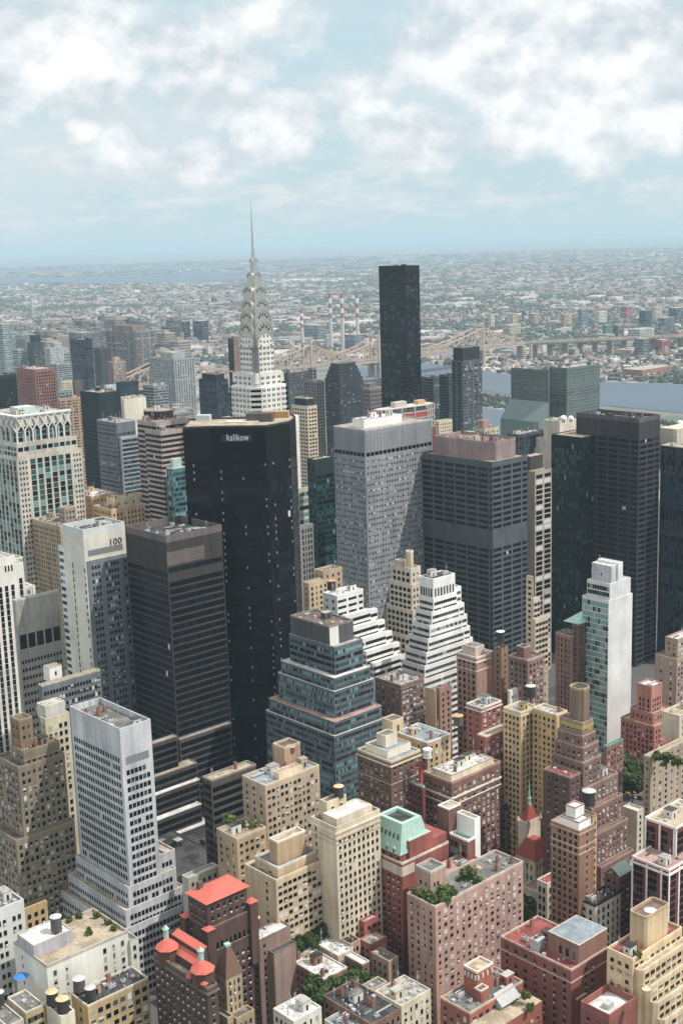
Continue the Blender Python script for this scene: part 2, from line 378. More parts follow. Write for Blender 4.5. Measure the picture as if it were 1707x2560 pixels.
def openings(b, rt):
    rng = random.Random(b.seed); objs = []; stuff = MB(); acs = MB()
    for bk in b.blocks:
        for p, d, n, L, st in faces(bk):
            if not st: continue
            sts = st if isinstance(st, list) else [st]
            mid = (b.x+p[0]+d[0]*L/2, b.y+p[1]+d[1]*L/2)
            if mid[0]*n[0]+mid[1]*n[1] > 0: continue
            for s in sts:
                o = s[-1] if isinstance(s[-1], dict) else {}
                z1 = bk['z1']-o.get('top', 1.2); z0 = bk['z0']+o.get('bot', .6)
                if 'zmax' in o: z1 = min(z1, o['zmax'])
                if 'zmin' in o: z0 = max(z0, o['zmin'])
                if s[0] == 'p':
                    _, fh, bw, ww, wh, pal = s[:6]
                    nf = int((z1-z0+.01)/fh)
                    for (a, c) in o.get('xr', [(0, 1)]):
                        mx = o.get('mx', .7); A, Cc = a*L+mx, c*L-mx; nb = max(1, round((Cc-A)/bw))
                        if Cc-A < ww: continue
                        step = (Cc-A)/nb; grp = o.get('grp', 0); pat = ((1, 1, .62), (1, .58, 1, 1), (1, 1), (.7, 1, 1, .7))[(b.seed+int(L)) % 4] if ww < 1.7 and o.get('sill', 1) else (1,)
                        for i in range(nf):
                            zc = z1-i*fh-fh*.5; bright = rng.random() < .15
                            for j in range(nb):
                                u = A+(j+.5)*step
                                if grp: u += (.5*grp if j % 2 == 0 else -.5*grp)
                                P = (b.x+p[0]+d[0]*u, b.y+p[1]+d[1]*u, zc)
                                if not inframe(P) or not seen(P, n): continue
                                w_ = min(ww*pat[j % len(pat)], step*.94)
                                if rng.random() < .02: continue
                                ia = pick(rng, pal); ib = ia if rng.random() < .55 else pick(rng, pal)
                                dist = math.dist(P, CAM)
                                score = abs(P[0]*n[0]+P[1]*n[1])/dist**3*w_*wh
                                objs.append((score, (P[0]-b.x, P[1]-b.y, zc), d, n, w_, wh, ia, ib, dist < 640 and o.get('sill', 1)))
                                if rng.random() < o.get('ac', .07 if dist < 620 and o.get('sill', 1) and ww < 1.9 else 0):
                                    def pp_(uu, zz, oo): return (p[0]+d[0]*uu+n[0]*oo, p[1]+d[1]*uu+n[1]*oo, zz)
                                    zb = zc-wh/2; h_ = .55
                                    acs.quad(pp_(u-.4, zb, .45), pp_(u+.4, zb, .45), pp_(u+.4, zb+h_, .45), pp_(u-.4, zb+h_, .45))
                                    acs.quad(pp_(u-.4, zb+h_, .45), pp_(u+.4, zb+h_, .45), pp_(u+.4, zb+h_, 0), pp_(u-.4, zb+h_, 0))
                                    acs.quad(pp_(u-.4, zb, 0), pp_(u-.4, zb, .45), pp_(u-.4, zb+h_, .45), pp_(u-.4, zb+h_, 0))
                elif s[0] in 'rv':
                    _, fh, bh, pw, pal = s[:5]
                    nf = int((z1-z0+.01)/fh); mx = o.get('mx', .5); gap = o.get('gap', .10)
                    for (a, c) in o.get('xr', [(0, 1)]):
                        A, Cc = a*L+mx, c*L-mx; nb = max(1, round((Cc-A)/pw)); step = (Cc-A)/nb
                        strips = {}; BRT = (5, 7, 9)
                        for i in range(nf):
                            if i in o.get('skip', ()): continue
                            zc = z1-i*fh-fh*.5; tone = pick(rng, pal)
                            while (tone in BRT and pal == 'bk') or (tone == 4 and pal == 'gg'): tone = pick(rng, pal)
                            for j in range(nb):
                                if o.get('bay') and j % o['bay'] == o['bay']-1 and o.get('pier', 1): continue
                                u = A+(j+.5)*step; P = (b.x+p[0]+d[0]*u, b.y+p[1]+d[1]*u, zc)
                                if not inframe(P) or not seen(P, n): continue
                                k = tone if rng.random() < o.get('coh', .5) else pick(rng, pal)
                                strips.setdefault((i, j//o['bay'] if o.get('bay') else 0) if s[0] == 'r' else j, []).append((u, zc, k))
                        for key, lst in strips.items():
                            m = stuff if len(objs) > 4000 else MB(); w2 = step/2-gap/2; sc = 0
                            for u, zc, k in lst:
                                e = .05
                                if o.get('dots') and int(u/step) % o['dots'] == 2 and rng.random() < .5:
                                    def pd(uu, zz): return (p[0]+d[0]*uu+n[0]*.08, p[1]+d[1]*uu+n[1]*.08, zz)
                                    m.quad(pd(u-.32, zc-bh*.42), pd(u+.32, zc-bh*.42), pd(u+.32, zc-bh*.05), pd(u-.32, zc-bh*.05), 7)
                                def pq(uu, zz): return (p[0]+d[0]*uu+n[0]*e, p[1]+d[1]*uu+n[1]*e, zz)
                                m.quad(pq(u-w2, zc-bh/2), pq(u+w2, zc-bh/2), pq(u+w2, zc+bh/2), pq(u-w2, zc+bh/2), k)
                            P = (b.x+p[0]+d[0]*L/2, b.y+p[1]+d[1]*L/2, lst[len(lst)//2][1]); dist = math.dist(P, CAM)
                            sc = abs(P[0]*n[0]+P[1]*n[1])/dist**3*len(lst)*step*bh
                            objs.append((sc, m, 'window_band' if s[0] == 'r' else 'window_strip'))
    objs.sort(key=lambda q: -q[0]); far = math.hypot(b.x, b.y) > 1000
    lim = 0 if far and b.wo is not True else (40 if far else NWIN)
    for i, q in enumerate(objs):
        if len(q) == 3:
            if i < lim: q[1].build(q[2], GL, rt)
            else:
                k = len(stuff.v); stuff.v += q[1].v; stuff.f += [tuple(x+k for x in f) for f in q[1].f]; stuff.m += q[1].m
        else:
            sc, P, d, n, w_, h_, ia, ib, sill = q
            if i < lim: link('window', wmesh(w_, h_, ia, ib, sill), rt, P, math.atan2(d[1], d[0]))
            else: pane(stuff, P, d, n, w_, h_, ia, ib, sill, len(GL))
    if stuff.f: tag(stuff.build('further_glazing', GL+[SILL], rt), kind='stuff')
    if acs.f: tag(acs.build('window_air_conditioning', plain('ac_paint', 'd8d8d4'), rt), kind='stuff')
CL = {}; LEAFD = plain('planter_green', '4c5f34', .7, .9)
def clutter_mesh(kind, var):
    key = (kind, var)
    if key in CL: return CL[key]
    rng = random.Random(hash(kind) % 97+var*7 if False else var*7+len(kind)); m = MB(); g = plain('metal_grey', 'b9bcbc'); d = plain('dark_fan', '34363a'); w_ = plain('roof_hut_white', 'dcd9d0')
    if kind == 'air_conditioner':
        a, c, h = [(1.6, 1.1, 1.2), (2.6, 1.5, 1.7), (3.4, 2.0, 1.9)][var % 3]
        m.box(-a/2, -c/2, .25, a/2, c/2, h, 0); n = 1+var % 3
        for k in range(n): m.tube(-a/2+a*(k+.5)/n, 0, h, h+.12, min(a/n, c)*.38, min(a/n, c)*.38, 10, 1)
        m.box(-a/2+.1, -c/2+.1, 0, -a/2+.3, c/2-.1, .25, 1); m.box(a/2-.3, -c/2+.1, 0, a/2-.1, c/2-.1, .25, 1)
        CL[key] = m.mesh(kind, [g, d])
    elif kind == 'duct':
        a = 3+var*2
        m.box(-a/2, -.35, .3, a/2, .35, .9, 0); m.box(a/2, -.35, .3, a/2+.7, 1.6+var, .9, 0); m.box(-a/2, -.3, 0, -a/2+.3, .3, .3, 1); m.box(a/2-.3, -.3, 0, a/2, .3, .3, 1)
        CL[key] = m.mesh(kind, [g, d])
    elif kind == 'vent':
        m.tube(0, 0, 0, .9, .18, .18, 8, 0); m.tube(0, 0, .9, 1.2, .36, .1, 8, 0)
        CL[key] = m.mesh(kind, [g])
    elif kind == 'skylight':
        a = 1.2+.5*var
        m.box(-a, -.7, 0, a, .7, .35, 0); i = len(m.v)
        m.quad((-a, -.7, .36), (a, -.7, .36), (a, 0, .85), (-a, 0, .85), 1); m.quad((a, .7, .36), (-a, .7, .36), (-a, 0, .85), (a, 0, .85), 1)
        m.tri((-a, .7, .36), (-a, -.7, .36), (-a, 0, .85), 1); m.tri((a, -.7, .36), (a, .7, .36), (a, 0, .85), 1)
        CL[key] = m.mesh(kind, [w_, GL[2]])
    elif kind == 'antenna':
        m.bar((0, 0, 0), (0, 0, 5+var), .12)
        for k in range(3): m.bar((-.7+.15*k, 0, 3.4+.5*k+var*.5), (.7-.15*k, 0, 3.4+.5*k+var*.5), .08)
        CL[key] = m.mesh(kind, [g])
    elif kind == 'pipe_run':
        a = 5+2*var
        for o in (-.35, .1): m.bar((-a/2, o, .45), (a/2, o, .45), .22)
        for k in range(4): m.box(-a/2+a*k/3-.12, -.6, 0, -a/2+a*k/3+.12, .4, .3, 1)
        m.bar((a/2, .1, .45), (a/2, 2.5, .45), .22); CL[key] = m.mesh(kind, [g, d])
    elif kind == 'roof_hatch':
        m.box(-.6, -.6, 0, .6, .6, .55, 0); m.box(-.68, -.68, .55, .68, .68, .68, 1); CL[key] = m.mesh(kind, [w_, g])
    elif kind == 'roof_deck':
        m.box(-2.2, -1.6, 0, 2.2, 1.6, .14, 0)
        for k in range(5): m.bar((-2.2+k*1.1, -1.6, 0), (-2.2+k*1.1, -1.6, 1.1), .08, 1)
        m.bar((-2.2, -1.6, 1.1), (2.2, -1.6, 1.1), .08, 1); m.box(-1.5, .2, .14, -.6, 1.1, .7, 1); m.box(.8, .3, .14, 1.6, .8, .6, 2)
        CL[key] = m.mesh(kind, [plain('deck_boards', 'a88868', .8, .8, ns=3.0), w_, LEAFD])
    elif kind == 'chimney':
        m.box(-.5, -.7, 0, .5, .7, 2.2+var*.5, 0); m.tube(0, -.3, 2.2+var*.5, 2.7+var*.5, .18, .15, 8, 1); m.tube(0, .3, 2.2+var*.5, 2.7+var*.5, .18, .15, 8, 1)
        CL[key] = m.mesh(kind, [wall('9a6a58'), d])
    return CL[key]
def bulkhead(b, rt, x, y, z, a, c, h, wm, rm='gr'):
    m = MB(); m.box(-a/2, -c/2, 0, a/2, c/2, h, 0, False); m.box(-a/2-.15, -c/2-.15, h, a/2+.15, c/2+.15, h+.25, 1)
    m.quad((-.45, -c/2-.03, .05), (.45, -c/2-.03, .05), (.45, -c/2-.03, 2.1), (-.45, -c/2-.03, 2.1), 2)
    m.quad((-a/2-.03, .45, 1.2), (-a/2-.03, -.45, 1.2), (-a/2-.03, -.45, 2.2), (-a/2-.03, .45, 2.2), 2)
    m.build('bulkhead', [wm, roofm(rm), GL[1]], rt, (x, y, z))
def clutter(b, rt):
    rng = random.Random(b.seed+5)
    for bk in b.blocks:
        if not bk['cl']: continue
        pts = bk['pts']; xs = [p[0] for p in pts]; ys = [p[1] for p in pts]; x0, x1, y0, y1 = min(xs)+1.6, max(xs)-1.6, min(ys)+1.6, max(ys)-1.6
        if x1-x0 < 1.5 or y1-y0 < 1.5: continue
        C_ = Vector((b.x+(x0+x1)/2, b.y+(y0+y1)/2, bk['z1']+1))
        if not inframe(C_): continue
        used = []; area = (x1-x0)*(y1-y0); k = max(1, min(int(bk['cl']*6), int(area/8*bk['cl']/3+1)))
        others = [q for q in b.blocks if q is not bk and q['z1'] > bk['z1']+.5]
        for it in range(k*6):
            if len(used) >= k: break
            kind = 'bulkhead' if (len(used) == 0 and area > 60) else rng.choice(['air_conditioner', 'air_conditioner', 'duct', 'vent', 'skylight', 'chimney', 'vent', 'pipe_run', 'antenna', 'roof_hatch', 'roof_deck', 'roof_hatch', 'bulkhead' if area > 200 else 'vent'])
            rr = dict(bulkhead=3.0, air_conditioner=1.9, duct=2.6, vent=.6, skylight=1.8, chimney=1.0, pipe_run=2.6, antenna=.6, roof_hatch=.8, roof_deck=2.3)[kind]
            if x1-x0 < 2*rr or y1-y0 < 2*rr: rr = min(rr, .8); kind = 'vent'
            x, y = rng.uniform(x0+rr-1, x1-rr+1), rng.uniform(y0+rr-1, y1-rr+1)
            if any(abs(x-u) < rr+q and abs(y-v) < rr+q for u, v, q in used): continue
            if any(min(p[0] for p in q['pts'])-rr < x < max(p[0] for p in q['pts'])+rr and min(p[1] for p in q['pts'])-rr < y < max(p[1] for p in q['pts'])+rr for q in others): continue
            used.append((x, y, rr)); z = bk['z1']+.02
            if kind == 'bulkhead': bulkhead(b, rt, x, y, z, rng.uniform(3, 4.6), rng.uniform(2.6, 4), rng.uniform(2.6, 3.6), rng.choice([bk['wm'], bk['wm'], plain('roof_hut_white', 'dcd9d0')]), rng.choice(['gr', 'li', 'dk']))
            else: link(kind, clutter_mesh(kind, rng.randrange(3)), rt, (x, y, z), rng.choice([0, math.pi/2, math.pi]))
def build_all():
    global BVH
    V, Fc = [], []
    for b in BLD:
        for bk in b.blocks:
            i = len(V); n = len(bk['pts'])
            V += [(b.x+p[0], b.y+p[1], bk['z0']) for p in bk['pts']]+[(b.x+p[0], b.y+p[1], bk['z1']) for p in bk['pts']]
            for k in range(n): Fc.append((i+k, i+(k+1) % n, i+n+(k+1) % n, i+n+k))
            Fc.append(tuple(i+n+k for k in range(n)))
    BVH = BVHTree.FromPolygons(V, Fc)
    for b in BLD:
        rt = root(b.name, b.label, b.cat, (b.x, b.y, 0), b.group); b.rt = rt
        for bk in b.blocks:
            m = MB(); m.prism(bk['pts'], bk['z0'], bk['z1'], 0, top=False); m.build(bk['part'] or 'wall', bk['wm'], rt)
            m = MB(); m.ngon([(p[0], p[1], bk['z1']) for p in bk['pts']]); m.build('roof', roofm(bk['roof']), rt)
            if bk['pp'] <= 0: continue
            m = MB(); z1, pp = bk['z1'], bk['pp']; o = bk['pts']; i = inset(o, .4); n = len(o)
            for a in range(n):
                c = (a+1) % n
                m.quad((*o[a], z1), (*o[c], z1), (*o[c], z1+pp), (*o[a], z1+pp)); m.quad((*o[a], z1+pp), (*o[c], z1+pp), (*i[c], z1+pp), (*i[a], z1+pp)); m.quad((*i[c], z1), (*i[a], z1), (*i[a], z1+pp), (*i[c], z1+pp))
            m.build('parapet', bk['pc'], rt)
        openings(b, rt)
        clutter(b, rt)
        for f in b.custom: f(b, rt)
# ------------------------------------------------------------------ the city, near to far
def A(pal='mx', fh=3.0, bw=2.9, ww=1.25, wh=1.65, **o): return ('p', fh, bw, ww, wh, pal, o)
def RB(pal='dk', fh=3.8, bh=2.1, pw=1.5, **o): return ('r', fh, bh, pw, pal, o)
def VS(pal='dk', bay=3.2, ww_gap=1.3, fh=3.6, bh=3.0, **o):
    o['gap'] = ww_gap; return ('v', fh, bh, bay, pal, o)
# --- bottom left
b = bd('garden_hotel', 'white stuccoed block with terrace garden and a hut carrying a water tank', ('S3', 370, 1135), 110, 1005, 55, 'e4e4d6', None, A('mx', 3.3, 4.2, 1.3, 1.9, xr=[(0, .32), (.62, 1)]), 'tn', cl=0, pp=1.2, pc='b9b6a8')
b.blocks[0]['W'] = A('dk', 3.3, 6, .9, 1.2, xr=[(.1, .4)])
q = tier(b, 'S3', 310, 985, 180, 625, H=59.5)
blk(b, (q[0]-.5, q[1]+3.0, q[2]-1, q[3]+3.0), 53.8, 59.5, None, None, 'b9b5bd', 'wh', .4, 0, 'penthouse'); b1 = b
blk(b, (b.w+.02, -1.2, b.w+3.2, 8), 0, 52, None, A('dk', 3.3, 3, 1.2, 1.8), 'dcdccc', 'gr', .5, 0)
b = bd('loft_building', 'low tan brick block with tarred roof and two grey water tanks, bottom left', ('S3', 690, 1440), 560, 1165, 45, 'c2a468', A('dk', 3.6, 4.5, 1.2, 1.6, xr=[(.3, .8)]), A('mx', 3.6, 3.1, 1.9, 1.9, sill=1, mx=.4), 'dk', cl=6, pp=.7, pc='d2cbb4'); b2 = b
b = bd('corner_building', 'narrow cream wall topped by two tan-capped water tanks', ('S3', 480, 1530), 340, 590, 45, 'd9d3b4', None, A('dk', 3.4, 3.5, 1.1, 1.6), 'gr', cl=1, pc='d8d4c0'); b3 = b
b = bd('loft_building', 'tan low roof beneath the bright blue parasol', ('S3', 205, 1490), 60, 350, 46, 'c0a878', A('dk'), RB('dk', 3.6, 1.9, 1.2), 'gr', cl=4, pp=.6, pc='cfc9b8'); b4 = b
b = bd('loft_building', 'pale grey flat roof in the lower left corner below the parasol roof', ('S3', 60, 1600), -160, 190, 45, 'c7c3b4', None, A('dk'), 'gr', cl=3, pp=.6)
b = bd('office_building', 'pale grey office block with grouped windows at the left edge', ('S3', -150, 740), -300, 190, 66, 'cfd0ca', None, [A('dk', 4.1, 1.7, 1.25, 1.9, xr=[(.3, .62), (.64, .97)], top=3)], 'gr', cl=2, pp=.9)
b = bd('town_house', 'small tan house wedged between the pale office block and the garden terrace', ('S3', 190, 690), 180, 372, 52, 'b99c62', None, A('dk', 3.4, 3.2, 1.5, 2), 'gr', cl=1)
# --- dark hotel with red roofs
b = bd('red_roofed_hotel', 'dark brick hotel with coral-red tiled roofs, corner turrets and green cupolas', ('S4', 530, 1305), 110, 610, 55, '5a4640', A('dk', 3.1, 3.0, 1.1, 1.5, ac=.75, top=2.2), A('mx', 3.1, 3.0, 1.1, 1.5), 'br', cl=0, pp=.9, pc='7d6a62'); bh = b
course(b, 53.2, .8, .5, '7d6a62', 0, 'cornice')
q = at('S4', 525, 622, 70); X0, Y0 = q[0]-b.x, q[1]-b.y
W8 = span(q[0], q[1], 70, 0, 'S4', 835); D8 = span(q[0], q[1], 70, 1, 'S4', 375); b.t8 = (X0, Y0, W8, D8)
blk(b, (X0-.8, Y0-1.2, X0+W8+.6, Y0+D8+2.2), 0, 60.5, A('dk', 3.1, 2.6, 1.0, 1.9, top=.8), [A('dk', 3.8, 1.9, 1.1, 2.6, top=5.5, zmin=50), A('bw', 3.2, 2.6, 1.1, 1.5, zmax=48)], '60463e', 'br', .6, 0)
blk(b, (X0, Y0, X0+W8, Y0+D8), 60, 70, A('dk', 3.6, 2.6, 1.0, 1.5), A('dk', 3.6, 2.8, 1.1, 1.6), '63483f', 'tc', 0, 0, 'tower')
b = bd('gothic_tower', 'tan gothic tower with a steep brown pyramid roof, front centre-left', ('S4', 675, 1215), 590, 800, 50, 'b59f78', A('dk', 3.2, 2.2, .8, 1.9), A('dk', 3.2, 2.1, .8, 1.9), 'br', cl=0, pp=.3); bgo = b
blk(b, (-2.6, -3.2, 0-.05, 4), 0, 37, A('dk', 3.2, 2.2, .9, 1.9), A('dk', 3.2, 1.9, .9, 1.9), 'b59f78', 'gr', .8, 1)
blk(b, (.4, -4.2, 8.2, -.05), 0, 36, A('dk', 3.2, 2.2, .9, 1.9), A('dk', 3.2, 1.9, .9, 1.9), 'ad9872', 'gr', .8, 1)
b = bd('apartment_house', 'brown brick slab with white roof deck and black wooden tank, beside the gothic tower', ('S4', 930, 925), 840, 1180, 46, '9a7d70', A('dk', 3.0, 3.0, 1.1, 1.5), A('dk', 3.0, 4, 1.2, 1.6, xr=[(.0, .34)]), 'wh', cl=1, pp=.6, pc='8d766c'); b11 = b
blk(b, (4.2, -3.2, b.w-.4, -.05), 0, 40.5, None, None, 'a58a7c', 'dk', .5, 2)
b = bd('apartment_house', 'sandy brick apartment house with square roof tower and balconies, behind the red roof', ('S5', 610, 1490), 430, 930, 66, 'd0b287', A('mx', 3.0, 4.5, 1.2, 1.5, xr=[(.1, .9)]), A('bw', 3.0, 2.6, 1.9, 1.5, top=2.4), 'gr', cl=2, pp=1.0, pc='ddd3c0'); b12 = b
P12 = pent(b, 'S4', 1085, 338, 140, 1010, 1295, 65.2, None, A('dk', 12, 8, 2.6, 5.0, top=1.5, sill=0), 'c6a67c', 'tn', .8, 0, 'roof_tower', pc='e6e0d2')
blk(b, (-2.6, -1.8, b.w+2.5, b.d+3), 0, zt(b.x-2.6, b.y-1.8, 'S5', 1585), A('mx', 3.0, 6, 1.2, 1.5, zmin=40, xr=[(.5, .9)]), A('bw', 3.0, 2.5, 1.8, 1.5, top=1), 'd2b58b', 'gr', .9, 2, pc='d9c6a2')
b = bd('apartment_house', 'tan brick apartment house with windowless square brick tower on its roof', ('S5', 510, 840), 330, 935, 86, 'c0a584', A('mx', 3.0, 4.2, 1.3, 1.5), A('mx', 3.0, 2.3, 1.5, 1.5), 'bl', cl=4, pp=.7, pc='c9b79a'); b13 = b
P13 = pent(b, 'S5', 668, 705, 530, 570, 785, 85.6, None, None, 'bd9572', 'br', 1.0, 0, 'brick_tower')
blk(b, (8.2, 1.0, 20, 4.9), 85.2, 88.6, None, A('dk', 3, 2, 1.2, 1.6), 'e0c9a0', 'tn', .3, 0, 'penthouse')
q = tier(b, 'S5', 290, 1260, 130, 520, H=70)
blk(b, (q[0], q[1], q[2], min(q[3], q[1]+14)), 0, 70, A('mx', 3.0, 3.4, 1.2, 1.5), A('mx', 3.0, 2.5, 1.5, 1.5), 'bd9f76', 'tn', .9, 3); b13q = q
b = bd('apartment_tower', 'cream limestone apartment tower with a blank beige side wall and white roof slab', ('S5', 1065, 1180), 870, 1410, 79, 'dccbaa', [A('dk', 3.2, 3, 1.0, 1.6, xr=[(0, .38)])], A('dk', 3.2, 2.45, 1.15, 1.75, top=3.2), 'gr', cl=0, pp=1.1, pc='d8c8a8'); b14 = b
course(b, zt(b.x, b.y, 'S5', 1262), .5, .3, 'b9a684'); course(b, 77.2, .7, .4, 'e4d6ba', 0, 'cornice'); course(b, zt(b.x, b.y, 'S5', 1300), .35, .2, 'b9a684')
blk(b, (1.6, 1.2, b.w-3.0, b.d-5), 77.8, 82.3, None, A('dk', 3.2, 3, 2.2, 1.5), 'dcccb2', 'wh', .3, 0, 'penthouse')
blk(b, (4, b.d-4.9, 14, b.d-1), 77.8, 85.5, None, A('dk', 3.6, 4, 1.5, 1.6), 'd6c39c', 'gr', .6, 1, 'tank_house')
# --- mansard
b = bd('mansard_hotel', 'red brick hotel under a pale green copper mansard roof', ('T4', 540, 1440), 220, 945, 60, '9a5549', A('dk', 3.0, 2.7, 1.0, 1.5, top=5.6, ac=.55), None, 'tn', cl=0, pp=.9, pc='d9cdb9'); b15 = b
for z0_, z1_ in ((55.2, 59.1),): blk(b, (-.22, -.22, b.w*.25, b.d+.2), z0_, z1_, A('dk', 3.4, 4.2, .8, 1.4, grp=.4), A('dk', 3.4, 3.2, .9, 1.4), 'd5cab8', 'tn', 0, 0, 'frieze')
# --- pink slab and its neighbours
b = bd('apartment_house', 'long pinkish brick apartment slab with a planted roof', ('T5', 1350, 565), 1105, ('T6', 535), 55, 'c39684', A('mx', 2.85, 3.1, 1.0, 1.5), A('wh', 2.85, 3.15, 1.55, 1.5, mx=.5), 'gr', cl=3, pp=1.0, pc='cdb7a6'); b16 = b
pent(b, 'T5', 1312, 430, 240, 1180, 1440, 54.0, A('dk', 3.6, 2.6, .9, 1.7, top=3.2, grp=.6), A('dk', 3.6, 2.6, .9, 1.7, top=3.2, grp=.6), 'bf9a88', 'gr', 1.1, 0, 'roof_tower', pc='c9c3b2')
blk(b, (22, b.d+.02, b.w-8, b.d+9), 0, 54, None, None, 'b98f7e', 'pk', .9, 2)
b = bd('apartment_house', 'low red brick block with a crenellated roof tower and slanting grey skylight', ('T6', 190, 1105), 0, 535, 33, 'a8604c', A('mx'), A('wh', 3.0, 3.2, 1.7, 1.6), 'gr', cl=3, pp=.8, pc='c9a892'); b17 = b
P17 = pent(b, 'T6', 237, 1005, 825, 150, 342, 32.2, None, None, 'a85e4a', 'tn', .9, 0, 'roof_tower', pc='dcd6c8')
blk(b, (P17[0]-1.5, P17[1]-3.2, P17[0]+2.6, P17[1]-.05), 32, 37.0, None, A('dk', 4, 4, 1.2, 2), 'a25a47', 'br', .6, 0, 'stair_hut', pc='d0c4b4')
b = bd('apartment_house', 'red brick apartment house with brown mansion-like hut under grey metal roof', ('T6', 845, 825), 390, 1080, 40, '97574a', A('dk', 3.0, 4.2, 1.2, 1.6), A('dk', 3.0, 3.6, 1.2, 1.6, xr=[(.3, .75)]), 'rd', cl=2, pp=.8, pc='c9b2a0'); b18 = b
course(b, 35.4, .5, .2, 'c9b2a0')
b.blocks[0]['S'] = A('dk', 3.0, 3.4, 1.2, 1.6, xr=[(.28, .7)])
P18 = pent(b, 'T6', 895, 800, 655, 695, 1078, 39.2, A('dk', 7, 3.6, 1.3, 3.2, xr=[(.25, 1)], top=1.4), None, '98705e', 'bl', .15, 0, 'penthouse', pc='cfc0ac')
blk(b, (2.5, -.8, 8, -.03), 0, 28, None, None, '8f5145', 'rd', .5, 0)
b = bd('apartment_house', 'cream art deco apartment house with rounded terraces, lower right corner', ('T6', 1240, 760), 1075, 1560, 50, 'e0c08a', A('mx', 3.0, 3.3, 1.5, 1.5), A('mx', 3.0, 3.2, 1.9, 1.5), 'rd', cl=3, pp=1.1, pc='e6cfa2'); b19 = b
course(b, 44.5, .3, .12, 'c9a56c'); course(b, 38.5, .3, .12, 'c9a56c')
P19 = pent(b, 'T6', 1325, 695, 475, 1215, 1480, 49.0, None, None, 'dfc08e', 'br', 1.2, 0, 'roof_tower', 'cdae84', cham=.9)
for k, (dy, z) in enumerate(((-2.8, 46), (-5.2, 40.5), (-7.6, 35), (-9.8, 29))):
    blk(b, [(1.2+k*1.0, dy+1.2), (2.4+k*1.0, dy), (b.w+3, dy), (b.w+3, dy+2.78), (1.2+k*1.0, dy+2.78)], 0, z, None, [A('mx', 3.0, 3.4, 2.4, 1.6, top=.6)], 'e0c18c', 'tn', 1.0, 1, pc='e8d2a8')
b = bd('service_block', 'small brick block open to a white-walled plant yard, bottom right edge', ('T6', 1090, 1150), 905, 1262, 36, '94544a', A('dk', 3.2, 5, 1.1, 1.5), None, 'wh', cl=0, pp=2.6, pc='a05c50'); b20 = b
b = bd('town_house', 'small red brick house at the bottom edge beneath the crenellated tower', ('T6', 560, 1200), 480, 660, 24, '9a5648', A('mx'), A('wh'), 'rd', cl=2)
# --- right side, middle distance
b = bd('apartment_tower', 'brown brick tower with white-painted penthouse and a yellow rear wing', ('T3', 665, 1150), 415, 795, 65, '9d735a', A('dk', 3.0, 2.5, 1.2, 1.9, mx=.4), A('dk', 3.2, 6, .8, 1.6, xr=[(.3, .7)]), 'wh', cl=1, pp=.5, pc='b39682'); b21 = b
course(b, zt(b.x, b.y, 'T3', 1300), .6, .2, 'c3a78e'); course(b, zt(b.x, b.y, 'T3', 1355), .5, .25, 'c3a78e'); course(b, 63.4, .7, .35, 'b39682', 0, 'cornice')
blk(b, (b.w+.02, .8, b.w+2.6, 12), 0, 67.5, None, A('dk', 3.2, 2.6, .9, 1.5), 'd8b070', 'br', .8, 0, 'rear_wing')
pent(b, 'T3', 660, 1136, 1066, 500, 762, 64.6, A('dk', 3.2, 3, .9, 1.5), A('dk', 3.2, 4, .9, 1.5), 'f4f2ee', 'wh', .6, 0, 'penthouse')
pent(b, 'T3', 628, 1022, 938, 546, 705, 68.4, A('dk', 5, 2.4, 1.2, 2.4), A('dk', 5, 4, 1.2, 2.2), 'f6f4f0', 'wh', .5, 0, 'penthouse')
b = bd('setback_tower', 'purplish brown brick tower stepping up to a slim octagonal top with yellow tiles', ('T3', 700, 790), 545, 1000, 64, '8a6a5e', A('mx', 2.9, 2.9, 1.1, 1.5, ac=.2), A('wh', 2.9, 2.9, 1.1, 1.5, ac=.3), 'br', cl=2, pp=.9, pc='a58779'); b22 = b
for k, (i, zpx, ff) in enumerate(((1.3, 560, 0), (2.2, 430, 0), (3.1, 330, 0), (4.0, 215, 0))):
    z = zt(b.x+i, b.y+i, 'T3', zpx)
    blk(b, (i, i, b.w*.62-i*.9, b.d+9-i*.6), 62-k, z, A('mx', 2.9, 2.9, 1.1, 1.5), A('wh', 2.9, 2.7, 1.1, 1.5), '86675b' if k < 3 else '9a7d62', 'br', .8, 1, pc='a98d7e'); b22z = z
zp = zt(b.x+5.6, b.y+5.6, 'T2', 1320)
o8 = [(5.2, 7.4), (6.8, 5.4), (10.8, 5.4), (12.4, 7.4), (12.4, 11), (10.8, 13), (6.8, 13), (5.2, 11)]
blk(b, o8, b22z-1.2, zp, [VS('dk', 2.6, 1.5, 20, 17, top=3)], [VS('dk', 2.6, 1.5, 20, 17, top=3)], '8c725d', 'dk', 1.0, 0, 'octagonal_top', pc='b59a74')
course(b, b22z-2.6, 1.9, .12, 'b8a24e', 4, 'tile_band')
blk(b, (-7.5, 1.5, -.05, b.d+6), 0, zt(b.x-7.5, b.y+1.5, 'T3', 690), A('dk', 3, 4, 1, 1.5), A('dk', 3, 4, 1.1, 1.5), '6e5047', 'rd', .8, 2)
for k, (e, z) in enumerate(((2.6, 55), (5.0, 44), (7.6, 30))): blk(b, (b.w*.1, -e, b.w+.8*k, -e+2.55), 0, z, None, A('wh', 2.9, 2.8, 1.1, 1.5, ac=.2), '8a6658', 'br', .8, 2)
b = bd('apartment_house', 'new dark red apartment house with white bay frames and cornice, right edge', ('T3', 1440, 1500), 1120, 1700, 55, '7d4238', [RB('dk', 3.0, 2.3, 1.5, bay=4, mx=.6, top=1.6)], [RB('dk', 3.0, 2.3, 1.5, bay=4, mx=.6, top=1.6)], 'pk', cl=1, pp=1.0, pc='e2dcd6'); b24 = b
course(b, 53.4, .8, .5, 'ece4dc', 0, 'cornice')
q = tier(b, 'T3', 1500, 1135, 1270, 1800, H=66)
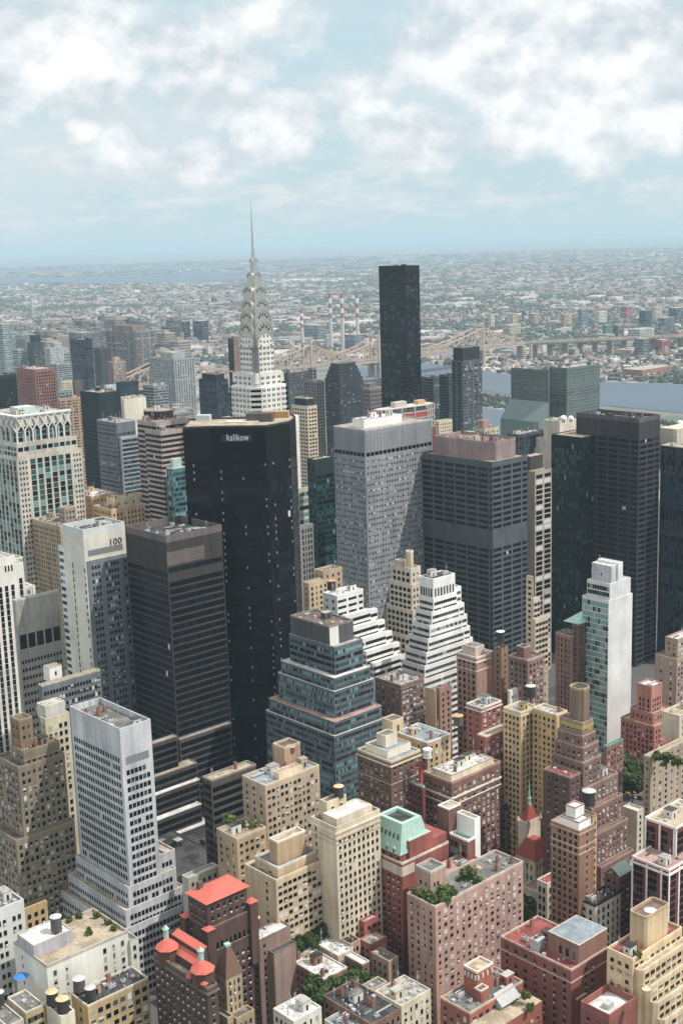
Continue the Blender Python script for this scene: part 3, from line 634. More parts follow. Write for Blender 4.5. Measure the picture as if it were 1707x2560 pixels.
blk(b, (q[0], q[1], q[2], q[3]+2), 0, 66, [RB('dk', 3.0, 2.3, 1.5, bay=4, mx=.6, top=1.6)], [RB('dk', 3.0, 2.3, 1.5, bay=4, mx=.6, top=1.6)], '7d4238', 'tn', 1.1, 2, pc='e8e0d4')
piers(b24, 0, 6.6, .8, 'ece6e0'); piers(b24, 1, 6.6, .8, 'ece6e0')
b = bd('apartment_house', 'plain beige apartment block with roof garden at the right edge', ('T3', 1285, 510), 1225, 1700, 55, 'b9a489', A('mx', 2.9, 4.2, 1.4, 1.5), A('mx', 2.9, 5.0, 1.6, 1.4), 'tn', cl=2, pp=.8, pc='cdbfa8'); b25 = b
blk(b, (29, 4, 46, 14), 54, 66, None, A('dk', 3.2, 5, 1.4, 1.5), 'd3c5a9', 'tn', .9, 1, 'penthouse')
b = bd('setback_tower', 'salmon brick art deco tower stepping back in tiers beside the white glass tower', ('T2', 1290, 1290), 1165, 1385, 54, 'c47f6c', A('dk', 3.1, 2.6, 1.1, 2.0, grp=.3, top=6), A('dk', 3.1, 2.4, 1.1, 2.0, top=6), 'wh', cl=1, pp=.8, pc='b98a78'); b26 = b
blk(b, (-1.6, -2.6, b.w+3, b.d+3), 0, zt(b.x-1.6, b.y-2.6, 'T2', 1525), A('bw', 3.1, 2.5, 1.1, 1.8), A('bw', 3.1, 2.5, 1.1, 1.8), 'bc7565', 'tn', .8, 2)
blk(b, (-4.6, -5.4, b.w+7.5, b.d+7), 0, zt(b.x-4.6, b.y-5.4, 'T3', 245), A('bw', 3.1, 2.5, 1.1, 1.8), A('bw', 3.1, 2.6, 1.1, 1.8), 'b66d5e', 'tn', .9, 3)
b = bd('apartment_tower', 'brownish beige tower cut by the right frame edge', ('T2', 1520, 880), 1410, 1700, 66, 'b39a82', A('mx', 3.0, 4, 1.3, 1.5), A('wh', 3.0, 2.6, 1.5, 1.5), 'wh', cl=1, pp=1.0); b27 = b
blk(b, (-4.2, -2.5, 14, 12), 0, zt(b.x-4.2, b.y-2.5, 'T2', 1050), A('mx', 3.0, 6, 1.3, 1.5), A('wh', 3.0, 2.6, 1.5, 1.5), 'ab9180', 'gr', .9, 2)
b = bd('glass_apartment_tower', 'slim white tower, one wall blank and the other green glass balconies', ('T2', 918, 545), 688, 1125, 96, 'dcdcda', [RB('aq', 3.25, 2.75, 1.7, coh=.3, mx=.2, top=.6)], None, 'wh', cl=1, pp=.9); b28 = b
zp = zt(b.x+3.0, b.y+2.5, 'T2', 400)
blk(b, (1.6, .5, b.w-1.2, b.d-2), 95.2, zt(b.x+1.6, b.y+.5, 'T2', 390), [RB('tl', 3.2, 2.4, 1.6, mx=.3)], None, 'd4d6d4', 'wh', .5, 2)
blk(b, (4.2, 1.6, 9.2, b.d-3.2), 96, zt(b.x+4.2, b.y+1.6, 'T2', 235), A('dk', 8, 9, .8, 1.4), None, 'c4c4c8', 'wh', .5, 2, 'plant_room')
blk(b, (9.22, .6, 13.4, b.d-3.2), 96, zt(b.x+9.2, b.y+.6, 'T2', 205), None, None, 'e0e0de', 'wh', .3, 0, 'lift_tower')
b = bd('apartment_tower', 'narrow brown tower with pale top storey left of the glass tower', ('T2', 600, 850), 455, 688, 74, '9b7465', A('dk', 3.1, 2.4, .9, 1.9, grp=.3), A('dk', 3.1, 2.3, .9, 1.8), 'br', cl=1, pp=.9, pc='b59a8c'); b29 = b
b = bd('apartment_tower', 'dark brown tower with a green copper pyramid peeping behind the glass tower', ('T2', 655, 735), 600, 860, 82, '7b5a52', A('dk', 3.1, 2.4, .9, 1.9), A('dk', 3.1, 2.3, .9, 1.8), 'br', cl=0, pp=.3); b29b = b
b = bd('low_house', 'low brick range with green roof at the foot of the slim white tower', ('T3', 900, 418), 870, 1048, atY('T3', 900, 418, 362)[1], '9c6f60', A('dk'), A('wh', 3.2, 2.4, 1.1, 1.7), 'gn', cl=3, pp=.8, pc='6f9a86')
# --- yellow, red brick, brown blocks
b = bd('apartment_house', 'yellow brick twin-winged apartment house with tank huts on the roof', ('T3', 155, 125), 0, 300, 85, 'd9b982', A('dk', 2.9, 2.5, 1.2, 1.5), A('dk', 2.9, 2.5, 1.1, 1.6), 'li', cl=5, pp=.9, pc='e3d0ac'); b30 = b
course(b, 83.6, .6, .3, 'e3d0ac', 0, 'cornice'); course(b, 76, .4, .15, 'c2a060')
q = tier(b, 'T3', 465, 145, 300, 560, H=86)
blk(b, (q[0], q[1], q[2], q[3]+3), 0, 86, A('dk', 2.9, 2.5, 1.2, 1.5), A('dk', 2.9, 3.2, 1.0, 1.6), 'd4b06e', 'li', .9, 5, pc='e3d0ac')
b = bd('apartment_house', 'rusty red brick tower with white window bays and drainpipe line', ('T4', 1230, 85), 1095, 1405, 84, 'aa6352', A('dk', 3.0, 3.5, 1.1, 1.6), A('wh', 3.0, 3.0, 1.6, 1.6), 'gr', cl=4, pp=.9, pc='e2d8cc'); b31 = b
course(b, 82.6, .6, .3, 'e2d8cc', 0, 'cornice')
blk(b, (-3, -5, b.w+5, -.05), 0, zt(b.x-3, b.y-5, 'T4', 330), A('dk', 3.0, 3.5, 1.1, 1.6), A('wh', 3.0, 3.0, 1.6, 1.6), 'a55c4c', 'tn', .8, 2)
b = bd('apartment_house', 'dark brown brick block with buff cornice and grey roof, left of the red chimneys', ('T4', 440, 555), 150, 700, 72, '7c5a4d', A('mx', 3.0, 3.2, 1.1, 1.5, ac=.25, top=3), A('mx', 3.0, 3.2, 1.1, 1.5), 'bl', cl=3, pp=1.1, pc='d9c9a6'); b32 = b
course(b, zt(b.x, b.y, 'T4', 745), .5, .2, 'b09a88'); course(b, 70.2, .7, .5, 'd9c9a6', 0, 'cornice')
blk(b, (3, 5, b.w-1, b.d-2), 70.9, 75, A('dk', 3, 3, 1.1, 1.6), A('dk', 3, 2.6, 1.1, 1.6), 'e6dcc6', 'bl', .4, 4, 'penthouse')
blk(b, (6, 9, 13, 15), 75, 80, None, None, 'dcd2bc', 'gr', .4, 0, 'lift_house')
b = bd('apartment_house', 'tan apartment range with pale dormer storey behind the brown blocks', ('T4', 760, 380), 480, 960, 74, 'cdb084', A('mx', 3.0, 3, 1.1, 1.6), A('mx', 3.0, 3.4, 1.3, 1.6), 'bl', cl=4, pp=.5, pc='e8e4da')
b = bd('apartment_house', 'big brown brick block ringed by white cornice lines with cream penthouses', ('T4', 970, 735), 722, 1395, 62, '8d6455', A('mx', 3.0, 2.5, 1.1, 1.6, ac=.2, top=2), A('wh', 3.0, 3.0, 1.5, 1.6, top=2), 'li', cl=3, pp=1.1, pc='b59a88'); b32f = b
for yy, hh in ((868, .9), (925, .4)): course(b, zt(b.x, b.y, 'T4', yy), hh, .3, 'efe9dc')
blk(b, (2.2, 2.0, b.w-2.5, b.d-3), 60.9, 64.6, A('dk', 3, 2.8, 1.2, 1.8, top=.5), A('dk', 3, 2.6, 1.4, 1.8, top=.5), 'eedcb8', 'wh', .4, 5, 'penthouse')
b = bd('town_house', 'deep red brick house with green cornice and two tall red chimneys', ('T4', 718, 770), 465, 740, 59.5, '7f4640', A('dk', 3.0, 2.8, 1.0, 1.6, ac=.15), None, 'dk', cl=0, pp=.8, pc='93b09a'); b32r = b
b = bd('apartment_house', 'brown brick block with a white roof deck between green glass steps and white ziggurat', ('T1', 355, 1280), 130, 555, 75, '85695e', A('mx', 3.0, 3.2, 1.1, 1.5, ac=.2), A('wh', 3.0, 2.6, 1.7, 1.4), 'li', cl=6, pp=.9, pc='97806f'); b33 = b
course(b, 73.3, .5, .25, '97806f', 0, 'cornice')
b = bd('apartment_house', 'narrow tan block squeezed right of the brown deck-roofed block', ('T1', 655, 1330), 560, 660, 72, 'c9a97c', None, A('dk', 3.0, 2, 1, 1.5), 'gr', cl=1)
b = bd('apartment_house', 'reddish brown narrow block below the white ziggurat', ('T1', 690, 1310), 660, 795, 72, 'a27e6b', None, A('dk', 3.0, 3.4, 1.2, 1.5), 'gr', cl=2)
b = bd('apartment_house', 'cream tank house with dark cap below the brown deck-roofed block', ('T4', 455, 195), 365, 552, 80, 'd7c292', None, A('dk', 5, 4, 1.3, 3), 'gr', cl=1, pp=.5)
# --- white ziggurat, gothic tower, zigzag balconies
b = bd('ziggurat_office', 'white banded office building stepping back like a ziggurat', ('T1', 635, 350), 515, 825, 119, 'ecebe6', A('dk', 40, 2.1, 1.1, 5.2, top=4.5, sill=0), A('dk', 40, 2.1, 1.1, 5.2, top=4.5, sill=0), 'dk', cl=3, pp=.6); b35 = b
b.blocks[0]['W'] = ('p', 8, 2.0, 1.1, 4.6, 'gy', dict(top=3.2, zmin=107, sill=0, mx=.5)); b.blocks[0]['S'] = ('p', 8, 2.4, 1.25, 4.6, 'gy', dict(top=3.2, zmin=107, sill=0, mx=.5))
zz = [525, 620, 715, 825, 960, 1080]
zb = 100
for k in range(7):
    e = .6+k*1.75; z = zt(b.x-e, b.y-.5-k*.25, 'T1', 520+k*118) if k < 7 else 40
    blk(b, (-e, -.5-k*.25, b.w+.8+k*1.5, b.d+k*1.0), 0, z, RB('gy', 3.5, 1.7, 1.7, top=.9), RB('gy', 3.5, 1.7, 1.7, top=.9), None, 'li', .7, 0)
    blk(b, (b.w+1.0+k*1.5, 3-k*.2, b.w+8+k*2.0, b.d+6+k), 0, z-1.5+ (2.5 if k == 0 else 0), None, RB('gy', 3.5, 1.7, 1.7, top=.9), None, 'li', .7, 0)
b = bd('gothic_office_tower', 'slender beige masonry tower with piers, paired windows and a chimney-like top', ('T1', 440, 262), 272, 527, 112, 'd8c8ae', A('dk', 3.5, 3.6, 2.3, 2.1, mx=.6), A('dk', 3.5, 3.4, 1.1, 1.8), 'gr', cl=1, pp=.9, pc='dccdb4'); b36 = b
zp = zt(b.x+2.4, b.y+2, 'T1', 110)
blk(b, [(1.2, 3), (2.2, 2), (4.4, 2), (5.4, 3), (5.4, 5), (4.4, 6), (2.2, 6), (1.2, 5)], 111, zp, None, None, 'cdb894', 'gr', .8, 0, 'chimney_top', pc='e2d6c0')
blk(b, (.8, 8, 5.2, 13.5), 111, zt(b.x+.8, b.y+8, 'T1', 190), A('dk', 4, 3, 1.2, 2), None, 'd8c0a2', 'gr', .5, 0, 'penthouse')
for k, yp in enumerate((400, 625, 860)):
    e = 1.3+k*1.7; z = zt(b.x-e*.6, b.y-e, 'T1', yp)
    blk(b, (-e*.6, -e, b.w+.3+.4*k, b.d+e), 0, z, A('dk', 3.5, 3.6, 2.3, 2.1, mx=.6), A('dk', 3.5, 2.6, 1.1, 1.8), 'd9c9b0', 'li', .8, 1, pc='e0d2bc')
b = bd('balcony_building', 'white apartment building with zigzag black and white balcony tiers', ('S6', 760, 290), 650, 965, 104, 'ecebe6', A('dk', 4, 5, 1.6, 1.6), RB('dk', 3.6, 1.5, 1.6, bay=5), 'wh', cl=3, pp=.6); b37 = b
for k in range(5):
    e = k*2.5; z = zt(b.x+5+k*4, b.y-3-e, 'S6', 440+k*88)
    blk(b, (3+k*2.6, -3-e, b.w+2.5+k*3.2, -3-e+(2.98 if k == 0 else 2.48)), 0, z, RB('bk', 3.5, 1.9, 1.5, top=1.2), RB('bk', 3.5, 1.9, 1.5, top=1.2, mx=.2), None, 'wh', .5, 0)
    blk(b, (b.w+2.52+k*3.2, -1.0-e, b.w+9.5+k*3.2, -1.0-e+2.48), 0, z-1.5, RB('bk', 3.5, 1.9, 1.5, top=1.2), RB('bk', 3.5, 1.9, 1.5, top=1.2, mx=.2), None, 'wh', .5, 0)
b = bd('apartment_tower', 'pinkish brown tower with white trim, orange side stripe and blank billboard', ('T1', 1010, 1040), 840, 1130, 85, 'a9856f', A('dk', 3.3, 3.2, 1.5, 1.9, mx=.5), A('dk', 3.3, 4, .8, 1.4, xr=[(.3, .9)], zmin=78), 'li', cl=5, pp=1.0, pc='ddd0c2'); b38 = b
course(b, 82.9, .7, .35, 'e6dccf', 0, 'cornice'); course(b, zt(b.x, b.y, 'T1', 1150), .5, .2, 'ddd0c2')
blk(b, (b.w+.02, .3, b.w+2.4, b.d), 0, 86, None, None, 'd98a5c', 'br', .4, 0, 'orange_wall')
blk(b, (2.5, 3, b.w-1, b.d-1.5), 84, 89.5, A('dk', 5, 2.6, 1.1, 2.2), A('dk', 5, 3, 1.1, 2.2), 'd9c4ac', 'gr', .5, 2, 'penthouse')
b = bd('apartment_tower', 'slim brown tower carrying a white-capped tank, right of the orange stripe', ('T1', 1228, 965), 1165, 1288, 88, 'a3805f', A('dk', 3.1, 3, 1, 1.6), A('dk', 3.1, 5, .8, 1.4), 'gr', cl=1); b38b = b
b = bd('apartment_house', 'brown brick block with tank tower, below the beige grid building', ('T2', 215, 1060), 50, 355, 88, '8d6d62', A('bw', 3.0, 2.8, 1.2, 1.6), A('bw', 3.0, 2.8, 1.2, 1.6), 'br', cl=3, pp=.9, pc='b79f90'); b39 = b
blk(b, (2, 4, 7, 9), 87, zt(b.x+2, b.y+4, 'T2', 945), None, None, '8a6355', 'dk', .6, 0, 'tank_tower')
q = tier(b, 'T2', 255, 1150, 135, 385, H=80)
blk(b, q[:4], 0, 80, A('bw', 3.0, 2.8, 1.2, 1.6), A('bw', 3.0, 2.8, 1.2, 1.6), 'b7a57e', 'dk', .9, 3)
b = bd('town_house', 'little white rendered house between yellow and red brick towers', ('T2', 60, 1330), 40, 158, 72, 'f0eee8', None, A('dk', 3.4, 2.6, 1.1, 1.5), 'li', cl=2)
b = bd('apartment_tower', 'beige grid-fronted tower stepping down behind the dark ribbed tower', ('T2', 262, 330), 200, 264, 112, 'd2c0a4', A('dk', 3.3, 3, 2.2, 1.6), A('dk', 3.3, 3.0, 2.2, 1.7), 'tn', cl=1, pp=.8); b40 = b
for k, (e, yp, xr_) in enumerate(((.6, 520, 318), (1.2, 690, 370))):
    z = zt(b.x, b.y-e, 'T2', yp); W_ = span(b.x, b.y-e, z, 0, 'T2', xr_)
    blk(b, (-1-k, -1-2*k, W_, -1.02-2*k+2.0), 0, z, A('dk', 3.3, 3, 2.2, 1.6), A('dk', 3.3, 3.0, 2.2, 1.7, mx=.3), None, 'tn', .8, 0)
b = bd('infill_house', 'modern narrow house with white slab wall and zigzag glass front', ('T4', 1110, 1240), 950, 1175, 62, '8f5e4e', [RB('ptl', 3.0, 2.2, 1.2, xr=[(0, .5)], coh=.2), RB('gy', 3.0, 2.2, 2.2, xr=[(.6, .95)])], None, 'gn', cl=1, pp=.9, pc='eeece8'); b41 = b
zp = zt(b.x+b.w+.1, b.y+.5, 'T4', 1045)
blk(b, (b.w+.02, .3, b.w+3.4, b.d), 0, zp, None, None, 'f4f3ef', 'tn', .4, 0, 'white_wall')
blk(b, (-.2, b.d+.02, b.w+2.6, b.d+6), 0, zt(b.x, b.y+b.d, 'T4', 960), None, None, '7d5a4a', 'tn', .5, 1, 'rear_wing')
b = bd('apartment_house', 'grey-roofed brown block with a heavy dark cornice left of the church spire', ('T4', 1440, 960), 1398, 1605, 38, '82685a', A('dk', 3.2, 2.6, 1.2, 1.8), A('dk', 3.0, 2.5, 1.2, 1.6, top=2.5), 'gr', cl=4, pp=1.2, pc='4a4743')
b = bd('club_house', 'grey stone club house with red mansard roof behind the church nave', ('T6', 690, 265), 622, 905, 30, 'cfc8b8', A('dk', 4, 2.6, 1.2, 2.6), A('dk', 4, 2.4, 1.2, 2.6), 'rd', cl=2, pp=.6)
b = bd('town_house', 'white row house with black cornice and pale roof boxes right of the brown tower', ('T6', 1000, 410), 900, 1165, 34, 'd9d4c8', A('dk', 3.4, 3.2, 1.3, 2), A('dk', 3.4, 3.2, 1.3, 2), 'dk', cl=4, pp=.9, pc='33312f')
b = bd('conservatory_house', 'brown house topped by a sloping glazed conservatory', ('T3', 1010, 1560), 880, 1150, 40, '7b5b50', A('dk'), A('dk'), 'gr', cl=1, pp=.6); bcon = b
b = bd('roof_pavilion_house', 'beige house with a white canopy roof beside the street trees', ('T3', 1165, 985), 1040, 1225, 38, 'c9bda4', None, A('dk'), 'wh', cl=2, pp=.9)
# --- left middle: office towers
b = bd('office_tower', 'pale grey slab tower rising from three stepped terraces', ('S2', 943, 432), 553, 1185, 110, 'c3c6c9', [('p', 3.55, 1.75, 1.15, 2.05, 'dk', dict(top=9.2, mx=1.4, sill=0)), ('p', 3.55, 1.75, 1.0, 1.85, 'dk', dict(top=5.65, zmin=102, mx=1.4, xr=[(.22, .84)], sill=0))],
       [('p', 3.55, 1.75, 1.5, 2.0, 'dk', dict(top=14.5, mx=1.6, sill=0)), ('r', 3.6, 3.2, 1.8, 'pg', dict(top=9.5, zmin=96, mx=1.8, gap=.08))], 'gr', cl=2, pp=2.6); bA = b
bw_, bd_ = b.w, b.d
H2 = zt(b.x-1.6, b.y-1.0, 'S3', 510); H3 = zt(b.x-4.4, b.y-2.4, 'S3', 690); H4 = zt(b.x-7.4, b.y-3.8, 'S3', 850)
for e, f, g_, hh, xr_ in ((1.6, 1.0, 2.0, H2, 7), (4.4, 2.4, 4.6, H3, 9.5), (7.4, 3.8, 7.2, H4, 9.5)):
    blk(b, (-e, -f, bw_+xr_, bd_+g_), 0, hh, ('p', 3.55, 1.75, 1.0, 1.85, 'dk', dict(top=1.6, sill=0)), ('p', 3.55, 1.75, 1.35, 2.0, 'dk', dict(top=1.6, mx=1.8, sill=0)), None, 'tn', .7, 2)
zw = zt(bA.x+bw_, bA.y+.5, 'S3', 270)
blk(b, (bw_+.02, 1.2, bw_+8.5, 15), 0, zw, None, ('p', 3.55, 1.75, 1.35, 2.0, 'dk', dict(top=2.4, mx=1.6, sill=0)), None, 'tn', .8, 3)
b = bd('office_block', 'drab brown masonry office block dotted with window air conditioners', ('S2', 190, 575), 90, 470, 95, '8f7f66', A('mx', 3.4, 2.8, 1.3, 1.9, ac=.2), A('mx', 3.4, 2.35, 1.3, 1.9, ac=.22, mx=.6, top=3), 'br', cl=6, pp=1.0, pc='9a8b70'); b02 = b
course(b, 91.5, .4, .2, 'a3947a')
blk(b, (-3.5, -1.2, b.w+1.2, b.d+7), 0, zt(b.x-3.5, b.y-1.2, 'S2', 700), A('mx', 3.4, 2.8, 1.3, 1.9, ac=.2), A('mx', 3.4, 2.35, 1.3, 1.9, ac=.22, mx=.6), '8f7f66', 'br', .9, 3)
blk(b, (-8, -2.6, b.w+2.6, b.d+12), 0, zt(b.x-8, b.y-2.6, 'S2', 1275), A('mx', 3.4, 2.8, 1.3, 1.9, ac=.2), A('mx', 3.4, 2.35, 1.3, 1.9, ac=.22), '94846a', 'br', .9, 0)
blk(b, (1, 4, 7, 11), 94, zt(b.x+1, b.y+4, 'S2', 330), A('dk', 4, 3, 1, 1.6), A('dk', 4, 3, 1, 1.6), '8b7152', 'br', .8, 0, 'tank_house')
b = bd('office_block', 'cream masonry tower with black plant box, between brown block and pale slab', ('S2', 358, 320), 318, 545, 103, 'd6c9a6', A('dk', 3.5, 2.6, 1.2, 1.8), A('mx', 3.5, 2.7, 1.4, 2.0, mx=.8, top=2.2), 'gr', cl=1, pp=.8, pc='cfc6b0'); b03 = b
blk(b, (1.5, 2, b.w-.5, 9), 102, zt(b.x+1.5, b.y+2, 'S2', 215), None, RB('bk', 6, 3.4, 3, top=1), 'c6c4ba', 'li', .4, 2, 'plant_box')
b = bd('striped_tower', 'white tower with dark vertical window stripes at the left edge', ('S1', -150, 345), -320, 120, 118, 'eeeade', None, [VS('dk', 3.9, 1.9, 3.6, 3.3, top=16, mx=1.0), ('p', 6, 2.0, 1.0, 3.6, 'dk', dict(zmin=108, top=3, xr=[(.62, .96)], sill=0))], 'li', cl=2, pp=.9); b04 = b
blk(b, (b.w+.02, .2, b.w+5.2, 12), 0, zt(b.x+b.w+2, b.y+.2, 'S1', 352), None, [VS('dk', 3.6, 1.9, 3.6, 3.3, top=8, mx=.6)], 'e6e2d6', 'li', .8, 0)
blk(b, (b.w+5.22, .4, b.w+9.8, 12), 0, zt(b.x+b.w+8, b.y+.4, 'S1', 525), None, [('p', 3.4, 1.5, .95, 2.3, 'bw', dict(mx=.4, sill=0))], 'd9d0c0', 'li', .8, 0)
blk(b, (b.w+9.82, 0, b.w+11.6, 14), 0, zt(b.x+b.w+9.9, b.y, 'S1', 520), None, None, 'e8e4da', 'li', .3, 0)
blk(b, (b.w-4, 13, b.w+12, 26), 0, zt(b.x+b.w+12, b.y+13, 'S1', 300), None, None, 'a9b6b4', 'li', .8, 4)
b = bd('office_tower', 'white-walled tower marked 100 with grey glass front', ('S1', 655, 120), 490, 980, 150, 'dcd9c8', None, [RB('gy', 30, 3.6, 1.5, top=-9, zmax=146.5, zmin=100, mx=1.2), ('p', 3.9, 1.7, 1.1, 1.9, 'bw', dict(top=16, mx=1.2, sill=0))], 'dk', cl=5, pp=3.0, pc='cfd8d8'); b100 = b
zq = zt(b.x+b.w*.4, b.y, 'S1', 218); zq2 = zt(b.x+b.w*.3, b.y, 'S1', 305)
b.blocks[0]['S'] = [('r', 3.4, 3.2, 1.5, 'pg', dict(zmax=zq, zmin=zq-3.5, top=0, bot=0, mx=2.0, gap=.06))]
blk(b, (.9, -.5, b.w-.02, -.02), 0, zq2, None, ('p', 3.7, 1.7, 1.1, 1.9, 'bw', dict(top=2.2, mx=.6, sill=0, xr=[(.06, .34), (.40, .80), (.87, 1.0)])), '7b8489', 'li', 0, 0, 'grey_front')
b.blocks[0]['W'] = [('p', 3.9, 3, 1.3, 2.0, 'gy', dict(zmax=133, mx=.3, sill=0, xr=[(.9, 1.0)])), ('r', 3.9, 2.8, .5, 'dk', dict(xr=[(.36, .42)], zmax=134, gap=.05, mx=.1))]
blk(b, (0, b.d+.02, 12, b.d+5.5), 0, 140, [('r', 3.9, 2.0, 1.6, 'gy', dict(mx=.5))], None, 'dfe4e2', 'li', .8, 1)
b = bd('office_block', 'grey concrete office block with colonnaded upper floors behind the striped tower', ('S1', 120, 640), 100, 462, 112, 'a6a196', None, [('p', 12, 1.9, 1.4, 3.2, 'bk', dict(zmax=106, zmin=96, xr=[(.06, .45), (.5, .9)], sill=0)), ('r', 10, 8, 5.2, 'bk', dict(zmax=94, zmin=83, gap=1.0)), ('p', 4.6, 1.9, 1.2, 1.9, 'bk', dict(zmax=80, sill=0))], 'bl', cl=4, pp=.9, pc='b8c6c4'); b05 = b
b = bd('office_block', 'low grey-glass wing with white roof huts at the foot of the tower marked 100', ('S1', 330, 1310), 300, 790, 86, '6f777c', None, [('p', 3.8, 1.7, 1.2, 1.9, 'bw', dict(sill=0, top=2))], 'tn', cl=6, pp=.8, pc='b7ae98'); b06 = b
blk(b, (8, 6, 15, 12), 85, 92, None, A('dk', 4, 5, 1, 2), 'ecebe2', 'tn', .4, 1, 'roof_hut')
b = bd('dark_ribbon_tower', 'brown-black office tower with continuous ribbon windows and open roof plant', ('S1', 1305, 180), 985, ('R3', 1450), 150, '423d3c', [RB('bk', 3.75, 2.65, 1.6, top=15)], [RB('bk', 3.75, 2.65, 1.6, top=12.5, skip=(1,))], 'dk', cl=5, pp=3.5, pc='6c6462'); bF = b
blk(b, (-.15, -.15, b.w*.66, -.02), 138, 145, None, None, '6b625d', 'dk', 0, 0, 'louvre_panel')
xr_, zr_ = atY('S5', 245, 340, bF.y-2.5); xl_, _z = atY('S2', 1408, 430, bF.y-2.5)
blk(b, (xl_-bF.x, -2.5, xr_-bF.x, -.02), 0, zr_, RB('bk', 3.75, 2.65, 1.6, top=1.2), RB('bk', 3.75, 2.65, 1.6, top=1.2), '5c5654', 'li', .5, 0, pc='8e8782')
for k, (e, xl, yl, xr, yr) in enumerate(((6, 1195, 512, 1390, 440), (9.5, 1205, 775, 1545, 648), (13, 1215, 903, 1568, 790), (17.5, 1225, 1112, 1580, 972), (21, 1240, 1262, 1650, 1125), (27, 1245, 1345, 1700, 1200), (34, 1255, 1420, 1730, 1265), (44, 1260, 1490, 1750, 1330), (60, 1262, 1580, 1760, 1420))):
    xa_, za_ = atY('S2', xl, yl, bF.y-e); xb_, zb_ = atY('S2', xr, yr, bF.y-e)
    blk(b, (xa_-bF.x-3, -e, xb_-bF.x, -2.52), 0, (za_+zb_)/2, RB('bk', 3.75, 2.5, 1.6, top=1.0), RB('bk', 3.75, 2.5, 1.6, top=1.3), '4e4947', ('tn', 'tn', 'wh', 'wh', 'wh', 'dk', 'dk', 'dk', 'dk')[k], .5, 1, pc=('8e8782', '8e8782', 'd8d4cc', 'd8d4cc', 'd8d4cc', '55504d', '55504d', '55504d', '55504d')[k])
b = bd('office_block', 'low black office wing with pale flat roofs at the foot of the ribbon tower', ('S5', 90, 800), 20, 440, 74, '5b5650', RB('bk', 3.6, 2.2, 1.6), RB('bk', 3.6, 2.2, 1.6, top=2.2), 'tn', cl=1, pp=.8, pc='9a9484'); b07 = b
b = bd('roof_block', 'grey flat roof crowded with ducts, left of the red hip roof', ('S4', 380, 440), 330, 620, 52, 'b0aca0', None, A('dk'), 'li', cl=6, pp=.7)
# --- green stepped office
b = bd('stepped_office', 'teal-glazed grey office building stepping back in four white-edged terraces', ('S6', 740, 690), 385, 960, 100, '666c72', RB('tl', 3.35, 1.8, 1.25, mx=.5), RB('tl', 3.35, 1.8, 1.25, mx=.5), 'li', cl=1, pp=.5, pc='8b949a'); bG = b
st_ = dict(mx=.4, top=.5, gap=.32, coh=.55)
for k, (e, f, yp, rf) in enumerate(((3.6, 3.2, 930, 'wh'), (4.7, 4.1, 1035, 'wh'), (8.6, 8.0, 1275, 'pk'), (9.8, 9.0, 1385, 'wh'))):
    z = zt(b.x-e, b.y-f, 'S6', yp); 
    blk(b, (-e, -f, b.w+(1.6, 2.9, 4.2, 5.0)[k], b.d+(3.0, 4.5, 8, 9.5)[k]), 0, z, RB('tl', 3.35, 1.75, 1.25, **st_), RB('tl', 3.35, 1.75, 1.25, **st_), None, rf, .35, 0, pc='d8d6cc' if k != 2 else 'c9b0a0')
zp = zt(b.x+.4, b.y+3.5, 'S6', 535); zp_green = zp
blk(b, (.3, 3.8, b.w-2.5, b.d-1), 99, zp, None, None, '5b5c5e', 'br', .9, 2, 'plant_house', pc='8a8580')
blk(b, (.35, 3.55, b.w*.33, 3.78), 99, zp, None, None, 'e0dcd2', 'li', 0, 0, 'white_panel')
# --- kalikow
fr = [at('R4', x, y, 201) for x, y in ((150, 241), (332, 233), (690, 229), (846, 201))]
e_ = at('R4', 886, 168, 201)
bk_ = [(p[0]+fw[0]*34, p[1]+fw[1]*34) for p in fr]
P_ = fr+[e_]+[(e_[0]+8, e_[1]+14)]+[bk_[2], bk_[1], (bk_[0][0], bk_[0][1])]
b = bd('black_glass_tower', 'black faceted glass tower with the word kalikow along its top', None, 0, 0, 201, '0a0c0f', RB('bk', 3.7, 3.25, 1.7, top=17, gap=.14, coh=.6, dots=7, mx=.2), RB('bk', 3.7, 3.25, 1.7, top=17, gap=.14, coh=.6, dots=7, mx=.2), 'tn', cl=0, pp=1.0, poly=P_, pc='45474a'); bK = b
# --- checker, dark towers
b = bd('steel_panel_tower', 'light grey steel-panelled tower speckled with small windows, white plant room on top', ('R4', 1336, 256), 1131, ('R5', 468), 176, '8c8e92', None, None, 'tn', cl=1, pp=1.0, pc='b9bbbd'); bB = b
zb = zt(b.x, b.y, 'R4', 412)
S_ = [('v', 14.5, 13.6, 3.0, 'pg', dict(zmax=174, zmin=159, gap=1.7, top=0, bot=0)), ('r', 3.4, 2.4, 3.8, 'bk', dict(zmax=zb+1.6, zmin=zb-2.2, gap=.7, top=0, bot=0)), ('p', 3.75, 2.35, 1.0, 1.3, 'bw', dict(zmax=zb-3, mx=.9, sill=0))]
b.blocks[0]['S'] = S_; b.blocks[0]['W'] = S_
blk(b, (8, 9, 42, 20), 175, 181.5, A('dk', 5, 11, 1.0, 1.8), A('dk', 5, 9, 1.2, 1.8), 'f2f1ec', 'wh', .3, 2, 'plant_room')
b = bd('dark_grid_tower', 'charcoal office tower with long window rows and a mauve plant room', ('R5', 862, 466), 405, 1093, 155, '525c62', [RB('bk', 3.75, 2.1, 1.6, bay=6, top=2.6, skip=(11, 12, 13))], [RB('bk', 3.75, 2.1, 1.6, bay=6, top=2.0, skip=(11, 12, 13))], 'tn', cl=0, pp=.8); bC = b
q = tier(b, 'R5', 860, 440, 500, 1000, H=165)
zp = zt(b.x+5, b.y+4, 'R5', 345)
